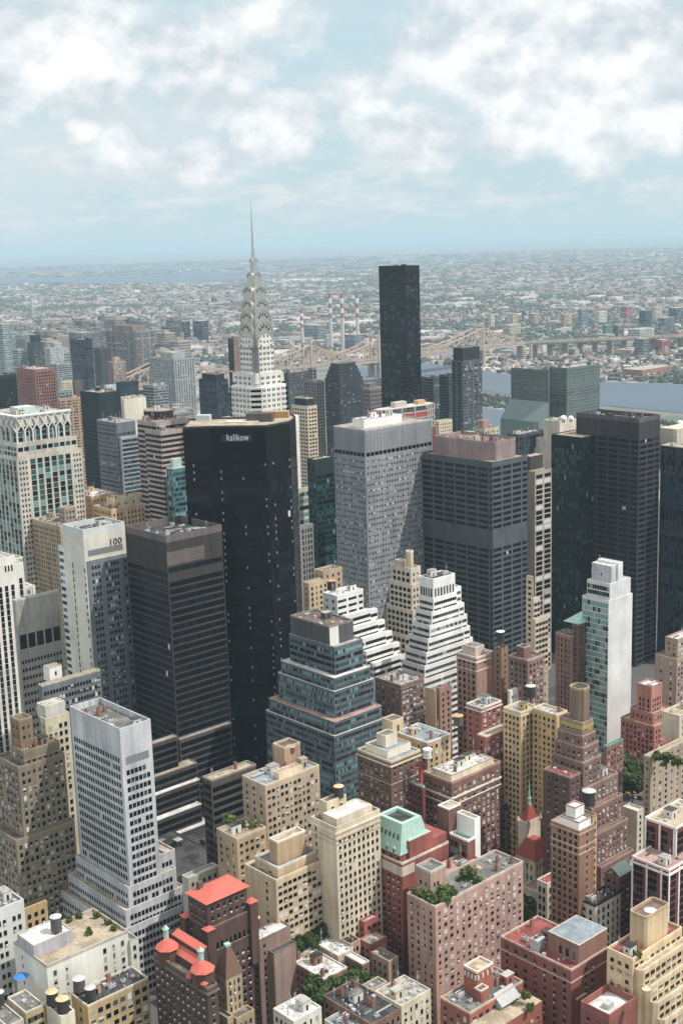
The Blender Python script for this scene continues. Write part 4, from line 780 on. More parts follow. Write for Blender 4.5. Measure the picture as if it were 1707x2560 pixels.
blk(b, [(5, 10), (9, 5), (b.w-6, 5), (b.w-3, 8), (b.w-3, b.d-6), (5, b.d-6)], 154, zp, None, None, '9a8482', 'br', 1.4, 3, 'plant_room', pc='a58c86')
b = bd('dark_grid_tower', 'tall dark grey tower with square window bays and open-topped crown, right', ('R6', 1190, 196), 650, 1370, 170, '3b3c40', [('r', 3.85, 2.2, 1.5, 'bk', dict(bay=6, top=11, mx=.8))], [('r', 3.85, 2.0, 1.5, 'bk', dict(bay=6, top=11, mx=.8))], 'dk', cl=4, pp=3.0, pc='5c5c5e'); bD = b
b = bd('dark_green_tower', 'deep green glass tower with cream roof left of the tall dark tower', ('R6', 700, 328), 437, 1000, 158, '14191c', [('v', 3.7, 3.2, 2.1, 'gg', dict(gap=.75, top=1))], [('v', 3.7, 3.2, 2.1, 'gg', dict(gap=.75, top=1))], 'tn', cl=1, pp=.6, pc='303838'); bD2 = b
b = bd('black_grid_tower', 'blue-black glass tower with fine white mullions at the right frame edge', ('R6', 1800, 440), 1375, 1900, 150, '20252c', [('r', 3.8, 3.5, 1.6, 'bl', dict(gap=.22))], None, 'tn', cl=2, pp=.7, pc='c6c2b4'); bE = b
# --- mid left
pm = dict(gap=2.3, mx=1.6)
b = bd('postmodern_tower', 'cream and green-glass postmodern tower with a white lattice crown, left edge', ('R3', 112, 432), -140, 535, 150, 'cdc7b6', [('v', 3.9, 3.5, 5.4, 'tl', dict(gap=1.9, top=2, mx=1))],
       [('v', 3.9, 3.5, 6.2, 'tl', dict(gap=1.7, top=2, xr=[(.17, .84)])), ('p', 3.9, 2.6, 1.2, 1.9, 'dk', dict(xr=[(0, .17), (.84, 1)], top=2, sill=0))], 'tn', cl=0, pp=.8); bP = b
za = zt(b.x+1.5, b.y+1.5, 'R3', 345); zb_ = zt(b.x+2.5, b.y+2.5, 'R3', 170)
blk(b, (1.2, 1.2, b.w-2.5, b.d-1.5), 149, za, [('r', 3.9, 2.8, 4.6, 'tl', dict(gap=1.0, top=1.5))], [('r', 4.2, 3.0, 4.6, 'tl', dict(gap=1.0, top=1.8))], None, 'tn', .8, 0)
blk(b, (3, 3, b.w-6, b.d-3), za-1, zb_, [('v', 3.6, 3.2, 5.0, 'tl', dict(gap=1.1, top=7))], [('v', 3.6, 3.2, 5.0, 'tl', dict(gap=1.1, top=7))], None, 'li', .6, 2)
bP.crown = (3, 3, b.w-6, b.d-3, zb_)
b = bd('masonry_block', 'long tan masonry block with arched windows and a dark red roof hut', ('R3', 395, 885), 108, 565, 104, 'b59d78', A('dk', 3.6, 2.7, 1.1, 2.1, top=2), A('dk', 3.6, 2.7, 1.1, 2.0), 'br', cl=6, pp=1.2, pc='cfb88e'); bm1 = b
q = at('R3', 250, 828, 103)
blk(b, (q[0]-b.x-1, q[1]-b.y, q[0]-b.x+13, q[1]-b.y+7), 102, 111.5, None, None, '8d3b36', 'bl', .4, 0, 'red_hut')
q = at('R3', 455, 860, 103)
blk(b, (q[0]-b.x-2, q[1]-b.y+2, q[0]-b.x+7, q[1]-b.y+10), 102, 114, A('dk', 4, 3, 1.2, 1.6), A('dk', 4, 3, 1.2, 1.6), 'a79a88', 'gr', .5, 0, 'plant_hut')
b = bd('masonry_block', 'sandy ochre masonry hotel with stepped top, left of the black glass tower', ('R3', 728, 775), 612, 995, 108, 'd8b37e', A('dk', 3.6, 3.0, 1.2, 1.9), A('dk', 3.6, 3.1, 1.2, 2.0, top=2), 'gr', cl=4, pp=.9, pc='e2c799'); bm2 = b
blk(b, (5, 4, b.w-3, 14), 107, 114.5, None, A('dk', 5, 7, 1.2, 1.7), 'e6cfa2', 'tn', .6, 2, 'penthouse')
b = bd('masonry_block', 'ochre block with bright white roof behind the sandy hotel', ('R3', 600, 690), 462, 755, 112, 'd2ad78', A('dk', 3.6, 4, 1.2, 1.9), A('dk', 3.6, 3.2, 1.1, 1.8), 'wh', cl=4, pp=.8)
b = bd('striped_office', 'office tower of brown glass and pinkish horizontal bands', ('R3', 1052, 262), 948, 1225, 165, 'b5a39a', RB('bk', 3.75, 2.0, 1.8, mx=.1, top=1.7), RB('bk', 3.75, 2.0, 1.8, mx=.1, top=1.7), 'br', cl=5, pp=.7); bS = b
blk(b, (3, b.d*.45, b.w+9, b.d+14), 0, zt(b.x+3, b.y+b.d*.45, 'R3', 205), RB('bk', 3.75, 2.0, 1.8, mx=.1, top=1.7), RB('bk', 3.75, 2.0, 1.8, mx=.1, top=1.7), None, 'br', .7, 5)
blk(b, [(22+11*math.cos(a*math.pi/8), b.d+14+11*math.sin(a*math.pi/8)) for a in range(16)], 100, zt(b.x+14, b.y+b.d+6, 'R3', 130), None, None, '2e2c2c', 'tn', .8, 1, 'drum')
b = bd('teal_glass_tower', 'small teal glass tower tucked beside the black glass tower', ('R3', 1128, 505), 1088, 1215, 140, '4d7a80', RB('ptl', 3.7, 2.6, 1.5), RB('tl', 3.7, 2.4, 1.5, top=2), 'li', cl=1, pp=.7, pc='d8d2c2')
blk(b, (3, 3, b.w-1, b.d-1), 139, 146, None, None, 'a7c3c3', 'tn', .5, 0, 'roof_hut')
b = bd('grey_glass_tower', 'grey glass office tower stepping down on its sunny side, with louvred crown', ('U1', 915, 872), 760, 1062, 150, '6d747a', [RB('gy', 3.7, 1.2, 1.6, coh=.8)], [RB('bl', 3.7, 2.6, 1.5, top=8)], 'li', cl=3, pp=.7, pc='aeb2b2'); bg = b
blk(b, (1.5, -3.5, b.w+4, -.02), 0, zt(b.x, b.y-3.5, 'U1', 990), None, [RB('bl', 3.7, 2.6, 1.5)], 'a7adb0', 'li', .5, 1)
b = bd('dark_glass_tower', 'dark bottle-green office tower with plain top band and white roof plant', ('U1', 775, 640), 630, 945, 165, '27363a', RB('bk', 3.7, 1.8, 1.8, top=26), RB('bl', 3.7, 1.9, 1.8, top=26), 'li', cl=5, pp=.8, pc='39484b')
b = bd('cream_slab_tower', 'cream windowless slab wall with dark windows on its narrow side', ('U1', 972, 692), 875, 1146, 150, 'e4dcc4', RB('bk', 3.7, 2.3, 2, xr=[(0, .55)], top=8), None, 'tn', cl=2, pp=.9)
b = bd('masonry_sliver', 'pale grey narrow slab right of the grey glass tower', ('R3', 935, 412), 915, 970, 118, 'b9bdbc', None, None, 'li', cl=1)
b = bd('brick_tower', 'reddish brown tower with square punched windows, upper left', ('U1', 275, 457), 130, 434, 155, '96675a', A('dk', 3.9, 3.0, .9, 2.0, top=9), A('bk', 3.9, 3.4, 1.8, 2.2, top=2), 'li', cl=2, pp=.9)
b = bd('dark_glass_tower', 'blackish glass tower with thin piers at the upper left edge', ('U1', -60, 505), -120, 132, 140, '2c3438', None, VS('dk', 3.4, .6, 3.8, 3.4, top=3), 'gr', cl=3)
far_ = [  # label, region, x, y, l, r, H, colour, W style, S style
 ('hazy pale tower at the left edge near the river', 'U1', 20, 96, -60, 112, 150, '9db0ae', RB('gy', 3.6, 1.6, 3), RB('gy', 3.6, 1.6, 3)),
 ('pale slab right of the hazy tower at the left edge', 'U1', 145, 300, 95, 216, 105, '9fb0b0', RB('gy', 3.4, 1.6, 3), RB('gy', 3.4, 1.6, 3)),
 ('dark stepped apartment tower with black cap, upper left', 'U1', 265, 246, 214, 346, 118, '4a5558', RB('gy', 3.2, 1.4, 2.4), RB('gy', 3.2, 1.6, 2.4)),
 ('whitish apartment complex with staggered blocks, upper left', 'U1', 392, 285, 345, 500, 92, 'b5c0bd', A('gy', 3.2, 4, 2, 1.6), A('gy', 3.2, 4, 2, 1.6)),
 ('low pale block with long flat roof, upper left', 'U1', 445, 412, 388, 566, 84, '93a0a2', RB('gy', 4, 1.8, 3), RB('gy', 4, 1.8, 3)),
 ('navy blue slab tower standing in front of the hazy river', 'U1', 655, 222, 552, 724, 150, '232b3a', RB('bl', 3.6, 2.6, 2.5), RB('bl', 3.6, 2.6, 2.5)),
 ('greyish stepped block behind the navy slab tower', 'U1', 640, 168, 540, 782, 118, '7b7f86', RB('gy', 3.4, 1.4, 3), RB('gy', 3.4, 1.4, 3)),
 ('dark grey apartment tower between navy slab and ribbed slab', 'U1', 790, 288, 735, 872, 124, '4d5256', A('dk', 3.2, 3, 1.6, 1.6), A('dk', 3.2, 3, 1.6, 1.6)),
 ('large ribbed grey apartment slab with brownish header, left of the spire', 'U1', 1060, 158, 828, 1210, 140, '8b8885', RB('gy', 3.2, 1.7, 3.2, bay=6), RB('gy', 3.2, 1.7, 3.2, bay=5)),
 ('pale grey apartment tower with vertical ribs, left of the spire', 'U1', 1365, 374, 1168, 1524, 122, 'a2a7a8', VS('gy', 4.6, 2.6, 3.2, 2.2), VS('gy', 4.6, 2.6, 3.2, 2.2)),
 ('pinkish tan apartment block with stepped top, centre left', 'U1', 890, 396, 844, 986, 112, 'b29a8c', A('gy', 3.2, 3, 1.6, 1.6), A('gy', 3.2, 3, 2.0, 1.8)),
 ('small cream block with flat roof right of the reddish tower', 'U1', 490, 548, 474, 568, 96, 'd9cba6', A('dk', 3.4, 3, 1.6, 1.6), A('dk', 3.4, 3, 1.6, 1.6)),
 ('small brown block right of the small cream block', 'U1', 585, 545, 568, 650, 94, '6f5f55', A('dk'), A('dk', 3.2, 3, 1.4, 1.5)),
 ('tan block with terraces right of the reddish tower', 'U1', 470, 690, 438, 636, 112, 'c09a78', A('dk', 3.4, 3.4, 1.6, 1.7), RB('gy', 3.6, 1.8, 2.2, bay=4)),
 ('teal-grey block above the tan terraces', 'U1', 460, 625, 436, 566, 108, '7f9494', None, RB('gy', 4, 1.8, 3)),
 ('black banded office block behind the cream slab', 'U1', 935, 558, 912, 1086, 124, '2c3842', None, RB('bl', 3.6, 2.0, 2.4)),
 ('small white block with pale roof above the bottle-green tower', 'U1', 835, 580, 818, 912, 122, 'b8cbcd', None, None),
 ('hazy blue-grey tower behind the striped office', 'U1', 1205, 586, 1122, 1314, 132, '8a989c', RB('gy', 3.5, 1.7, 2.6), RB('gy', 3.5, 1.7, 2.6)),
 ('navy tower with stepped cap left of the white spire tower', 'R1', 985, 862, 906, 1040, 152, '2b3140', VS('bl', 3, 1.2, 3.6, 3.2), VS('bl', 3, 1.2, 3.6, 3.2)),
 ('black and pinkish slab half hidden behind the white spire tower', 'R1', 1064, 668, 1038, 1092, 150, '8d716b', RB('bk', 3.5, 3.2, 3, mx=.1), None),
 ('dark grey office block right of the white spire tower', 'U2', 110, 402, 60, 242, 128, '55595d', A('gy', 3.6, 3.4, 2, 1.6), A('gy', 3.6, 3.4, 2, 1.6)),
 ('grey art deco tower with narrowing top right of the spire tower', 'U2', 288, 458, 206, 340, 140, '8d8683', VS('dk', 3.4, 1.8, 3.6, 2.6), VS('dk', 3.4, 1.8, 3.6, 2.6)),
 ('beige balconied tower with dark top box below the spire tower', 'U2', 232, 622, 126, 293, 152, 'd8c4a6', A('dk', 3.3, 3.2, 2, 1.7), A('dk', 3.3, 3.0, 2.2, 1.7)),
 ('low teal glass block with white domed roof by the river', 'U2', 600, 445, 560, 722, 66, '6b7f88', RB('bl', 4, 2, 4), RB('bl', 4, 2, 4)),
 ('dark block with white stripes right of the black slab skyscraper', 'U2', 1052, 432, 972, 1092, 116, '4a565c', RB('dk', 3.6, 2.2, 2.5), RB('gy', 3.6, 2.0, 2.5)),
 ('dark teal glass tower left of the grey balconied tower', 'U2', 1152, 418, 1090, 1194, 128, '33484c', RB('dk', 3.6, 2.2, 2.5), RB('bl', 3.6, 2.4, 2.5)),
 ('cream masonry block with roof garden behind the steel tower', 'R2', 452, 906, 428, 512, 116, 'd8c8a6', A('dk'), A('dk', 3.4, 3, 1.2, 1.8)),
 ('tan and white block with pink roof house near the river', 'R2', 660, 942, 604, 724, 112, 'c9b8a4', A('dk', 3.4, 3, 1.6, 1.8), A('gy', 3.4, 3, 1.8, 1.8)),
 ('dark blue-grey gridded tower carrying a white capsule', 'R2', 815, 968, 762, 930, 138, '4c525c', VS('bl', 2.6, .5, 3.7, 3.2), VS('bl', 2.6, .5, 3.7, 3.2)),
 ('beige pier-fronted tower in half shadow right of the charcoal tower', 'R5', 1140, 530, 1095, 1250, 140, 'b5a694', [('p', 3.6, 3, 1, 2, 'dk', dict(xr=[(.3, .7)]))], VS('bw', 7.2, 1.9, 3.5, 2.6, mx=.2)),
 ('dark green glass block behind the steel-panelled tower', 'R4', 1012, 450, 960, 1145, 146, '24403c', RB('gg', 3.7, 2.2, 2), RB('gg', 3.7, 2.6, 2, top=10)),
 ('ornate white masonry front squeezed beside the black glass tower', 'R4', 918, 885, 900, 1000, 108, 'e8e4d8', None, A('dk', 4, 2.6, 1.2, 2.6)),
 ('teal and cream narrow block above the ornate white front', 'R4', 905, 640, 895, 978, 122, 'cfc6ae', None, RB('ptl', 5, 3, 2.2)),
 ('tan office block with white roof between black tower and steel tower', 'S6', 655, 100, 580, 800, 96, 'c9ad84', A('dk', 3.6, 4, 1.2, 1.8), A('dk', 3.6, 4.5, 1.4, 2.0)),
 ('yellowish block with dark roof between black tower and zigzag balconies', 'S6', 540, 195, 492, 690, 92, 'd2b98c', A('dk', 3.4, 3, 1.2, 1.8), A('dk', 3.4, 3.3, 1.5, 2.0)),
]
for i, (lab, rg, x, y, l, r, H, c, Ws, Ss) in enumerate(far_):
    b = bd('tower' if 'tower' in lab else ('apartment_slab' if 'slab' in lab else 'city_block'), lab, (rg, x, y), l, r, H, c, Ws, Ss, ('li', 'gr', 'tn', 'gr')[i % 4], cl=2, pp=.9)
    if 'ribbed grey' in lab: blk(b, (b.w*.12, b.d*.15, b.w*.8, b.d*.85), H-1, zt(b.x+b.w*.1, b.y+b.d*.15, 'U1', 112), None, None, '8a7a72', 'br', .5, 0, 'header')
    if 'vertical ribs' in lab: blk(b, (b.w*.2, b.d*.2, b.w*.8, b.d*.7), H-1, zt(b.x+b.w*.2, b.y+b.d*.2, 'U1', 322), None, None, 'a9adac', 'li', .5, 0, 'header')
    if 'black cap' in lab: blk(b, (3, 3, b.w*.8, b.d*.7), H-1, zt(b.x, b.y, 'U1', 185), None, None, '2b3236', 'gr', .3, 0, 'cap')
    if 'narrowing top' in lab: blk(b, (b.w*.1, b.d*.3, b.w*.6, b.d*.7), H-1, zt(b.x, b.y, 'U2', 372), VS('dk', 3.4, 1.8, 3.6, 2.6), VS('dk', 3.4, 1.8, 3.6, 2.6), None, 'gr', .3, 0)
    if 'dark top box' in lab: blk(b, (1.5, 3, b.w-1, b.d-3), H-1, zt(b.x, b.y+3, 'U2', 570), None, None, '2e3538', 'dk', .5, 1, 'plant_box')
    if 'stepped cap' in lab: blk(b, (2.5, 2.5, b.w-3, b.d-3), H-1, H+6, None, None, '2b3140', 'gr', .5, 0, 'cap')
    if 'staggered' in lab: blk(b, (b.w*.55, b.d*.3, b.w*1.02, b.d), H-1, H+9, A('gy', 3.2, 4, 2, 1.6), A('gy', 3.2, 4, 2, 1.6), None, 'li', .5, 0)
    if 'stepped top' in lab: blk(b, (b.w*.25, b.d*.3, b.w*.7, b.d*.8), H-1, H+7, None, None, 'b8a496', 'li', .5, 0)
    if 'pink roof house' in lab: blk(b, (3, 4, 11, 11), H-1, H+8, None, None, 'b98878', 'br', .5, 0, 'roof_house')
    if 'half shadow' in lab: blk(b, (2, 6, b.w-2, b.d+6), H-1, H+10, None, None, '4d4540', 'tn', .3, 0, 'plant_box')
# --- towers by the river
b = bd('black_slab_skyscraper', 'tall black glass slab skyscraper rising alone by the river', ('R2', 298, 200), 176, 362, 264, '10141c', RB('tw', 3.45, 2.7, 2.4, gap=.2, coh=.3, top=5), RB('tw', 3.45, 2.7, 2.4, gap=.2, coh=.3, top=5), 'gr', cl=4, pp=2.0, pc='1b2029', wo=True)
b = bd('balcony_tower', 'grey apartment tower with balconies and a black crown by the river', ('U2', 1246, 322), 1172, 1370, 158, '5d656b', RB('dk', 3.2, 1.9, 2.6, bay=3), RB('gy', 3.2, 1.9, 2.2, bay=4), 'gr', cl=1, pp=.6)
blk(b, (2, 2.5, b.w-1, b.d-.5), 157, zt(b.x+2, b.y+2.5, 'U2', 238), None, None, '33383d', 'gr', .6, 0, 'crown')
b = bd('glass_slab_hotel', 'grey-green glass slab tower by the water, the right one of a sheer pair', ('R2', 1036, 662), 955, 1188, 154, '6c7c7a', RB('un', 3.3, 2.5, 1.6, gap=.3, coh=.6), RB('un', 3.3, 2.5, 1.6, gap=.3, coh=.6), 'li', cl=4, pp=.8); bU = b
b = bd('glass_slab_hotel', 'grey-green glass slab tower with a sloping glass skirt, left one of a sheer pair', ('R2', 951, 672), 780, 956, 154, '66736f', RB('un', 3.3, 2.5, 1.6, gap=.3, coh=.6), None, 'li', cl=4, pp=.8); bU2 = b
b = bd('stepped_dark_tower', 'dark stepped apartment tower narrowing to a sloped roof by the river', ('U2', 440, 440), 344, 590, 118, '3a3d42', RB('gy', 3.2, 1.1, 2.2, bay=3), RB('gy', 3.2, 1.3, 2.2, bay=3), 'gr', cl=0, pp=.5); bT = b
for k in range(4):
    e = 1.4*(k+1)
    blk(b, (e*.8, e*.8, b.w-e*1.3, b.d-e*1.3), 110, zt(b.x+e*.8, b.y+e*.8, 'U2', 412-k*24), RB('gy', 3.2, 1.1, 2.2, bay=3), RB('gy', 3.2, 1.3, 2.2, bay=3), None, 'gr', .4, 0)
b = bd('ribbed_office_tower', 'cream ribbed office tower stepping down, carrying two white radomes', ('R2', 1003, 908), 930, 1078, 148, 'ddcfb8', VS('dk', 3.0, 1.5, 40, 36, top=1), VS('dk', 3.0, 1.5, 40, 36, top=1), 'li', cl=2, pp=.9); bR = b
for k, (e, yp) in enumerate(((7, 995), (12, 1045))):
    blk(b, (-1-k, -e, b.w-3-2*k, b.d+e), 0, zt(b.x-1-k, b.y-e, 'R2', yp), VS('dk', 3.0, 1.5, 40, 36, top=1), VS('dk', 3.0, 1.5, 40, 36, top=1), None, 'li', .7, 0)
b = bd('unfinished_tower', 'unfinished concrete tower wrapped in red netting behind the steel tower', ('U2', 720, 640), 648, 1062, 150, '8c4a44', None, None, 'gr', cl=0, pp=0); bX = b
b.blocks[0]['z1'] = 128
b = bd('v_roof_house', 'dark teal roof with white V-shaped ribs above the mauve plant room', ('R2', 560, 962), 514, 632, 118, '2e4f52', None, RB('tl', 4, 2, 3), 'gn', cl=0, pp=.4); bV = b
# --- row houses in front
row = [('white-roofed row house with a tan stair hut beside the tan brick slab', 380, 1190, 45, 585, 20, '9b6a56', 'wh'), ('row house with whitish patched roof behind the trees', 505, 985, 265, 640, 21, 'cbb79a', 'wh'),
       ('narrow brown row house with bright white roof and low parapet', 715, 1060, 520, 778, 20, '8b6a5a', 'wh'), ('row house with black roof and tan walls below the red mansard hotel', 610, 885, 462, 700, 22, 'b79a7a', 'dk'),
       ('red brick row house with pale slatted roof below the red mansard hotel', 790, 890, 690, 932, 21, 'a4685a', 'li'), ('tan brick row house with cluttered grey roof left of the pink slab', 945, 1035, 792, 1030, 20, 'b39a80', 'gr'),
       ('wide house with tar-black roof and white vents at the bottom edge', 800, 1590, 372, 1062, 24, '8a6a58', 'dk'), ('house with pale grey roof and cream corner front, bottom centre', 1055, 1425, 822, 1312, 25, 'dccdaa', 'li'),
       ('small house with grey roof box between the trees and pale roof', 800, 1285, 715, 935, 24, 'c4b8a0', 'gr'), ('pale house with greenish white roofs left of the trees, bottom edge', 120, 1560, -60, 360, 27, 'd8d2be', 'wh'),
       ('grey house with sloping side roof at the bottom edge left of the black roof', 560, 1650, 385, 765, 22, 'b8b4aa', 'bl'), ('red brick house with flat grey roof at the foot of the mansard hotel', 735, 695, 690, 857, 26, 'a85a4c', 'li')]
for lab, x, y, l, r, H, c, rf in row:
    bd('row_house', lab, ('T5', x, y), l, r, H+12, c, A('dk', 3.2, 2.6, 1.1, 1.8), A('mx', 3.2, 2.5, 1.2, 1.9), rf, cl=5, pp=.6, cat='house', pc='d8d2c4' if rf == 'wh' else None)
# --- church
b = bd('church', 'cream stone church with red tiled roofs and a red spire tipped in green copper', ('T3', 275, 1405), 110, 420, 24, 'ddd2b8', A('dk', 5, 2.4, .8, 2.6), A('dk', 5, 2.2, .8, 2.6), 'rd', cl=0, pp=.3, cat='church'); bch = b
tx_, HT = atY('T3', 208, 1085, bch.y+bch.d-3.0); q = tier(b, 'T3', 208, 1085, 128, 325, H=HT); bch.t = q; print('church', bch.x, bch.y, bch.w, bch.d, q)
blk(b, q[:4], 0, HT, ('p', 14, 1.6, .8, 7, 'dk', dict(top=2, zmin=HT-12, mx=.8)), ('p', 14, 1.6, .8, 7, 'dk', dict(top=2, zmin=HT-12, mx=.8)), None, 'tn', .9, 0, 'bell_tower')
blk(b, (-9, -9, b.w*.8, -.03), 0, 15, A('dk', 5, 3, .9, 2), A('dk', 5, 3, .9, 2), None, 'pk', .8, 0)
# --- across the river
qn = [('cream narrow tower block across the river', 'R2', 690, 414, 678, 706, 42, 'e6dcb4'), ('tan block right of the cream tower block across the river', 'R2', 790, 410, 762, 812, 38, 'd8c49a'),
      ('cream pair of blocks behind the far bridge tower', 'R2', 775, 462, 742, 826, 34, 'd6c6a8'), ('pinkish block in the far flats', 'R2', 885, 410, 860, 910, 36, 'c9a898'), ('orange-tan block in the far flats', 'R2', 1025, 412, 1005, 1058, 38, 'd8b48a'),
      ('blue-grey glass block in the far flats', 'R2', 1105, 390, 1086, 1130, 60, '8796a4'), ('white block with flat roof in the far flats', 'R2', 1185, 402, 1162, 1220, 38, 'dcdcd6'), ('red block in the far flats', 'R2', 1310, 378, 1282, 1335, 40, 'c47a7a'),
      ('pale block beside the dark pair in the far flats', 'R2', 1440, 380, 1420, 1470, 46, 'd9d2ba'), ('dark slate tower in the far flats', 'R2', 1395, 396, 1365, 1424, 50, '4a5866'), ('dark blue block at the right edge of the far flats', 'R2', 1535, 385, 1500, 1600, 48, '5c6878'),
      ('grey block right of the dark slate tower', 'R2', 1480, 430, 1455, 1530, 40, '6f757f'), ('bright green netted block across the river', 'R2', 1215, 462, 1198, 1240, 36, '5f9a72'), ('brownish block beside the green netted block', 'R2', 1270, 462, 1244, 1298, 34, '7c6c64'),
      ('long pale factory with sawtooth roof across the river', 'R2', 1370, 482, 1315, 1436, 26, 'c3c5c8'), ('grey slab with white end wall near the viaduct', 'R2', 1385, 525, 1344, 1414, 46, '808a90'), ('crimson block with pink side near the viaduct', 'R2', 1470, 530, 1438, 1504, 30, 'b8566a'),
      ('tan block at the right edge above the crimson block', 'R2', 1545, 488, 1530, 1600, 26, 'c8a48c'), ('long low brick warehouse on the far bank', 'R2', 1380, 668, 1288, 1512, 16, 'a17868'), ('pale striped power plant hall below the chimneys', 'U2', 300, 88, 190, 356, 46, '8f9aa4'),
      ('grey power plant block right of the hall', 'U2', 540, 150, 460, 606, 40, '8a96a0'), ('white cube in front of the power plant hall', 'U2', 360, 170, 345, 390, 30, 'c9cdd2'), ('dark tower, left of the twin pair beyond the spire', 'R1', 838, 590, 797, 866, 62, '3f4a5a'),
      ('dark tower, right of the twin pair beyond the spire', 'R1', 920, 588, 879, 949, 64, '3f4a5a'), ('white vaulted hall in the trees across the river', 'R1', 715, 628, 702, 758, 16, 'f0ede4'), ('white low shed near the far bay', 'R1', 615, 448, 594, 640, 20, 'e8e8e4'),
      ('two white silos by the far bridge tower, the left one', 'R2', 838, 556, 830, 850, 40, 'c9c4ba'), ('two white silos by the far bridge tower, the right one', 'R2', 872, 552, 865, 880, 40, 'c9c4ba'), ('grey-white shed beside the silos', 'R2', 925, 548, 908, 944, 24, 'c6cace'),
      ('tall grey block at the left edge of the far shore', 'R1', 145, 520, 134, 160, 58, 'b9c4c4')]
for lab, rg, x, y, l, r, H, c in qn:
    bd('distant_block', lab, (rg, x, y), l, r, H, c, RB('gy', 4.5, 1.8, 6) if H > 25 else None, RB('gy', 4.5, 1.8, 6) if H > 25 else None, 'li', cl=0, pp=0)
build_all()
# ------------------------------------------------------------------ ground, streets, water
def land_mat():
    m = bpy.data.materials.new('land'); m.use_nodes = True; t = NT(m.node_tree); P = t.n('ShaderNodeNewGeometry').outputs['Position']
    n1 = t.n('ShaderNodeTexNoise', i_Vector=P, i_Scale=.0022, i_Detail=7.0, i_Roughness=.7); n2 = t.n('ShaderNodeTexNoise', i_Vector=P, i_Scale=.02, i_Detail=4.0)
    n3 = t.n('ShaderNodeTexVoronoi', i_Vector=P, i_Scale=.018)
    f = t.ramp(n1.outputs[0], [(.42, 0.0), (.56, 1.0)]); c = t.mix(f, (.13, .14, .125), (.26, .24, .23))
    g = t.ramp(n2.outputs[0], [(.45, 0.0), (.62, 1.0)]); c = t.mix(t.m('MULTIPLY', g, .4), c, (.07, .095, .065))
    w = t.ramp(n3.outputs['Color'], [(.72, 0.0), (.78, 1.0)], 'CONSTANT'); c = t.mix(t.m('MULTIPLY', w, .55), c, (.36, .33, .32))
    b = t.n('ShaderNodeBsdfPrincipled', i_Base_Color=c, i_Roughness=.9); b.inputs['Specular IOR Level'].default_value = .1
    t.n('ShaderNodeOutputMaterial', i_Surface=b.outputs[0]); return m
def sheet(name, polys, z, mat):
    m = MB()
    for p in polys: m.ngon([(x, y, z) for x, y in p])
    return tag(m.build(name, mat), kind='structure')
sheet('ground', [[(-2900, -2900), (49900, -2900), (49900, 49900), (-2900, 49900)]], 0, land_mat())
pave = plain('pavement', '6b6965', .6, .9); asph = plain('asphalt', '4e4e50', .7, .9, ns=.2)
sheet('pavement', [[(120, 150), (1200, 150), (1200, 1500), (120, 1500)]], .1, pave)
AV = [(227, 12), (361, 20), (489, 11), (617, 15), (834, 15), (1063, 15)]
sts = [(n-33.6)*80.5 for n in range(35, 52)]
sheet('avenue', [[(x-w, 150), (x+w, 150), (x+w, 1500), (x-w, 1500)] for x, w in AV], .2, asph)
sheet('street', [[(120, y-6), (1200, y-6), (1200, y+6), (120, y+6)] for y in sts], .204, asph)
sheet('road_marking', [[(x+o, 150), (x+o+.3, 150), (x+o+.3, 1500), (x+o, 1500)] for x, w in AV for o in (-4, 0, 4)], .21, plain('road_paint', 'e8e4d8', .9))
def water_mat():
    m = bpy.data.materials.new('river_water'); m.use_nodes = True; t = NT(m.node_tree); P = t.n('ShaderNodeNewGeometry').outputs['Position']
    mp = t.n('ShaderNodeMapping', i_Vector=P); mp.inputs['Scale'].default_value = (.05, .02, .05)
    n = t.n('ShaderNodeTexNoise', i_Vector=mp.outputs[0], i_Scale=1.0, i_Detail=4.0); bm = t.n('ShaderNodeBump', i_Height=n.outputs[0], i_Strength=.25, i_Distance=1.0)
    n2 = t.n('ShaderNodeTexNoise', i_Vector=P, i_Scale=.004, i_Detail=3.0)
    b = t.n('ShaderNodeBsdfPrincipled', i_Base_Color=t.mix(n2.outputs[0], (.085, .11, .14), (.12, .145, .18)), i_Roughness=.55, i_Normal=bm.outputs[0]); b.inputs['Specular IOR Level'].default_value = .05
    t.n('ShaderNodeOutputMaterial', i_Surface=b.outputs[0]); return m
WM = water_mat()
river = [(1400, 500), (1700, 500), (1690, 1100), (1705, 1500), (1745, 1750), (1760, 2100), (1790, 2250), (1640, 2250), (1470, 2030), (1420, 1500)]
river2 = [(1790, 500), (2260, 500), (2210, 1300), (2150, 1600), (2140, 1800), (2230, 2050), (2250, 2200), (2050, 2250), (1960, 2100), (1930, 1800), (1860, 1500), (1840, 1200)]
def wp(rg, pts): return [at(rg, x, y, .6) for x, y in pts]
hell = wp('R1', [(205, 652), (300, 640), (480, 630), (487, 664), (472, 692), (440, 690), (330, 690), (300, 680), (215, 668)])
bay = wp('R1', [(-200, 428), (300, 412), (480, 425), (620, 412), (900, 418), (1080, 404), (1220, 400), (1330, 402), (1600, 396), (1600, 385), (1250, 388), (1080, 372), (1300, 362), (1300, 352), (1080, 366), (900, 362), (640, 378), (300, 388), (-200, 402)])
snd = wp('R1', [(-200, 372), (300, 366), (620, 356), (900, 352), (1300, 334), (1600, 322), (1600, 314), (1300, 322), (900, 334), (620, 345), (300, 352), (-200, 358)])
wat = sheet('river', [river, river2, hell, bay, snd], .6, WM)
sand = plain('sandy_shore', 'd8cdb8', .9, .95, ns=.05)
sheet('shore', [[at('R2', x, y, .8) for x, y in ((640, 668), (830, 660), (815, 622), (650, 636))], [at('R1', x, y, .8) for x, y in ((1180, 405), (1568, 408), (1568, 392), (1300, 398))]], .8, sand)
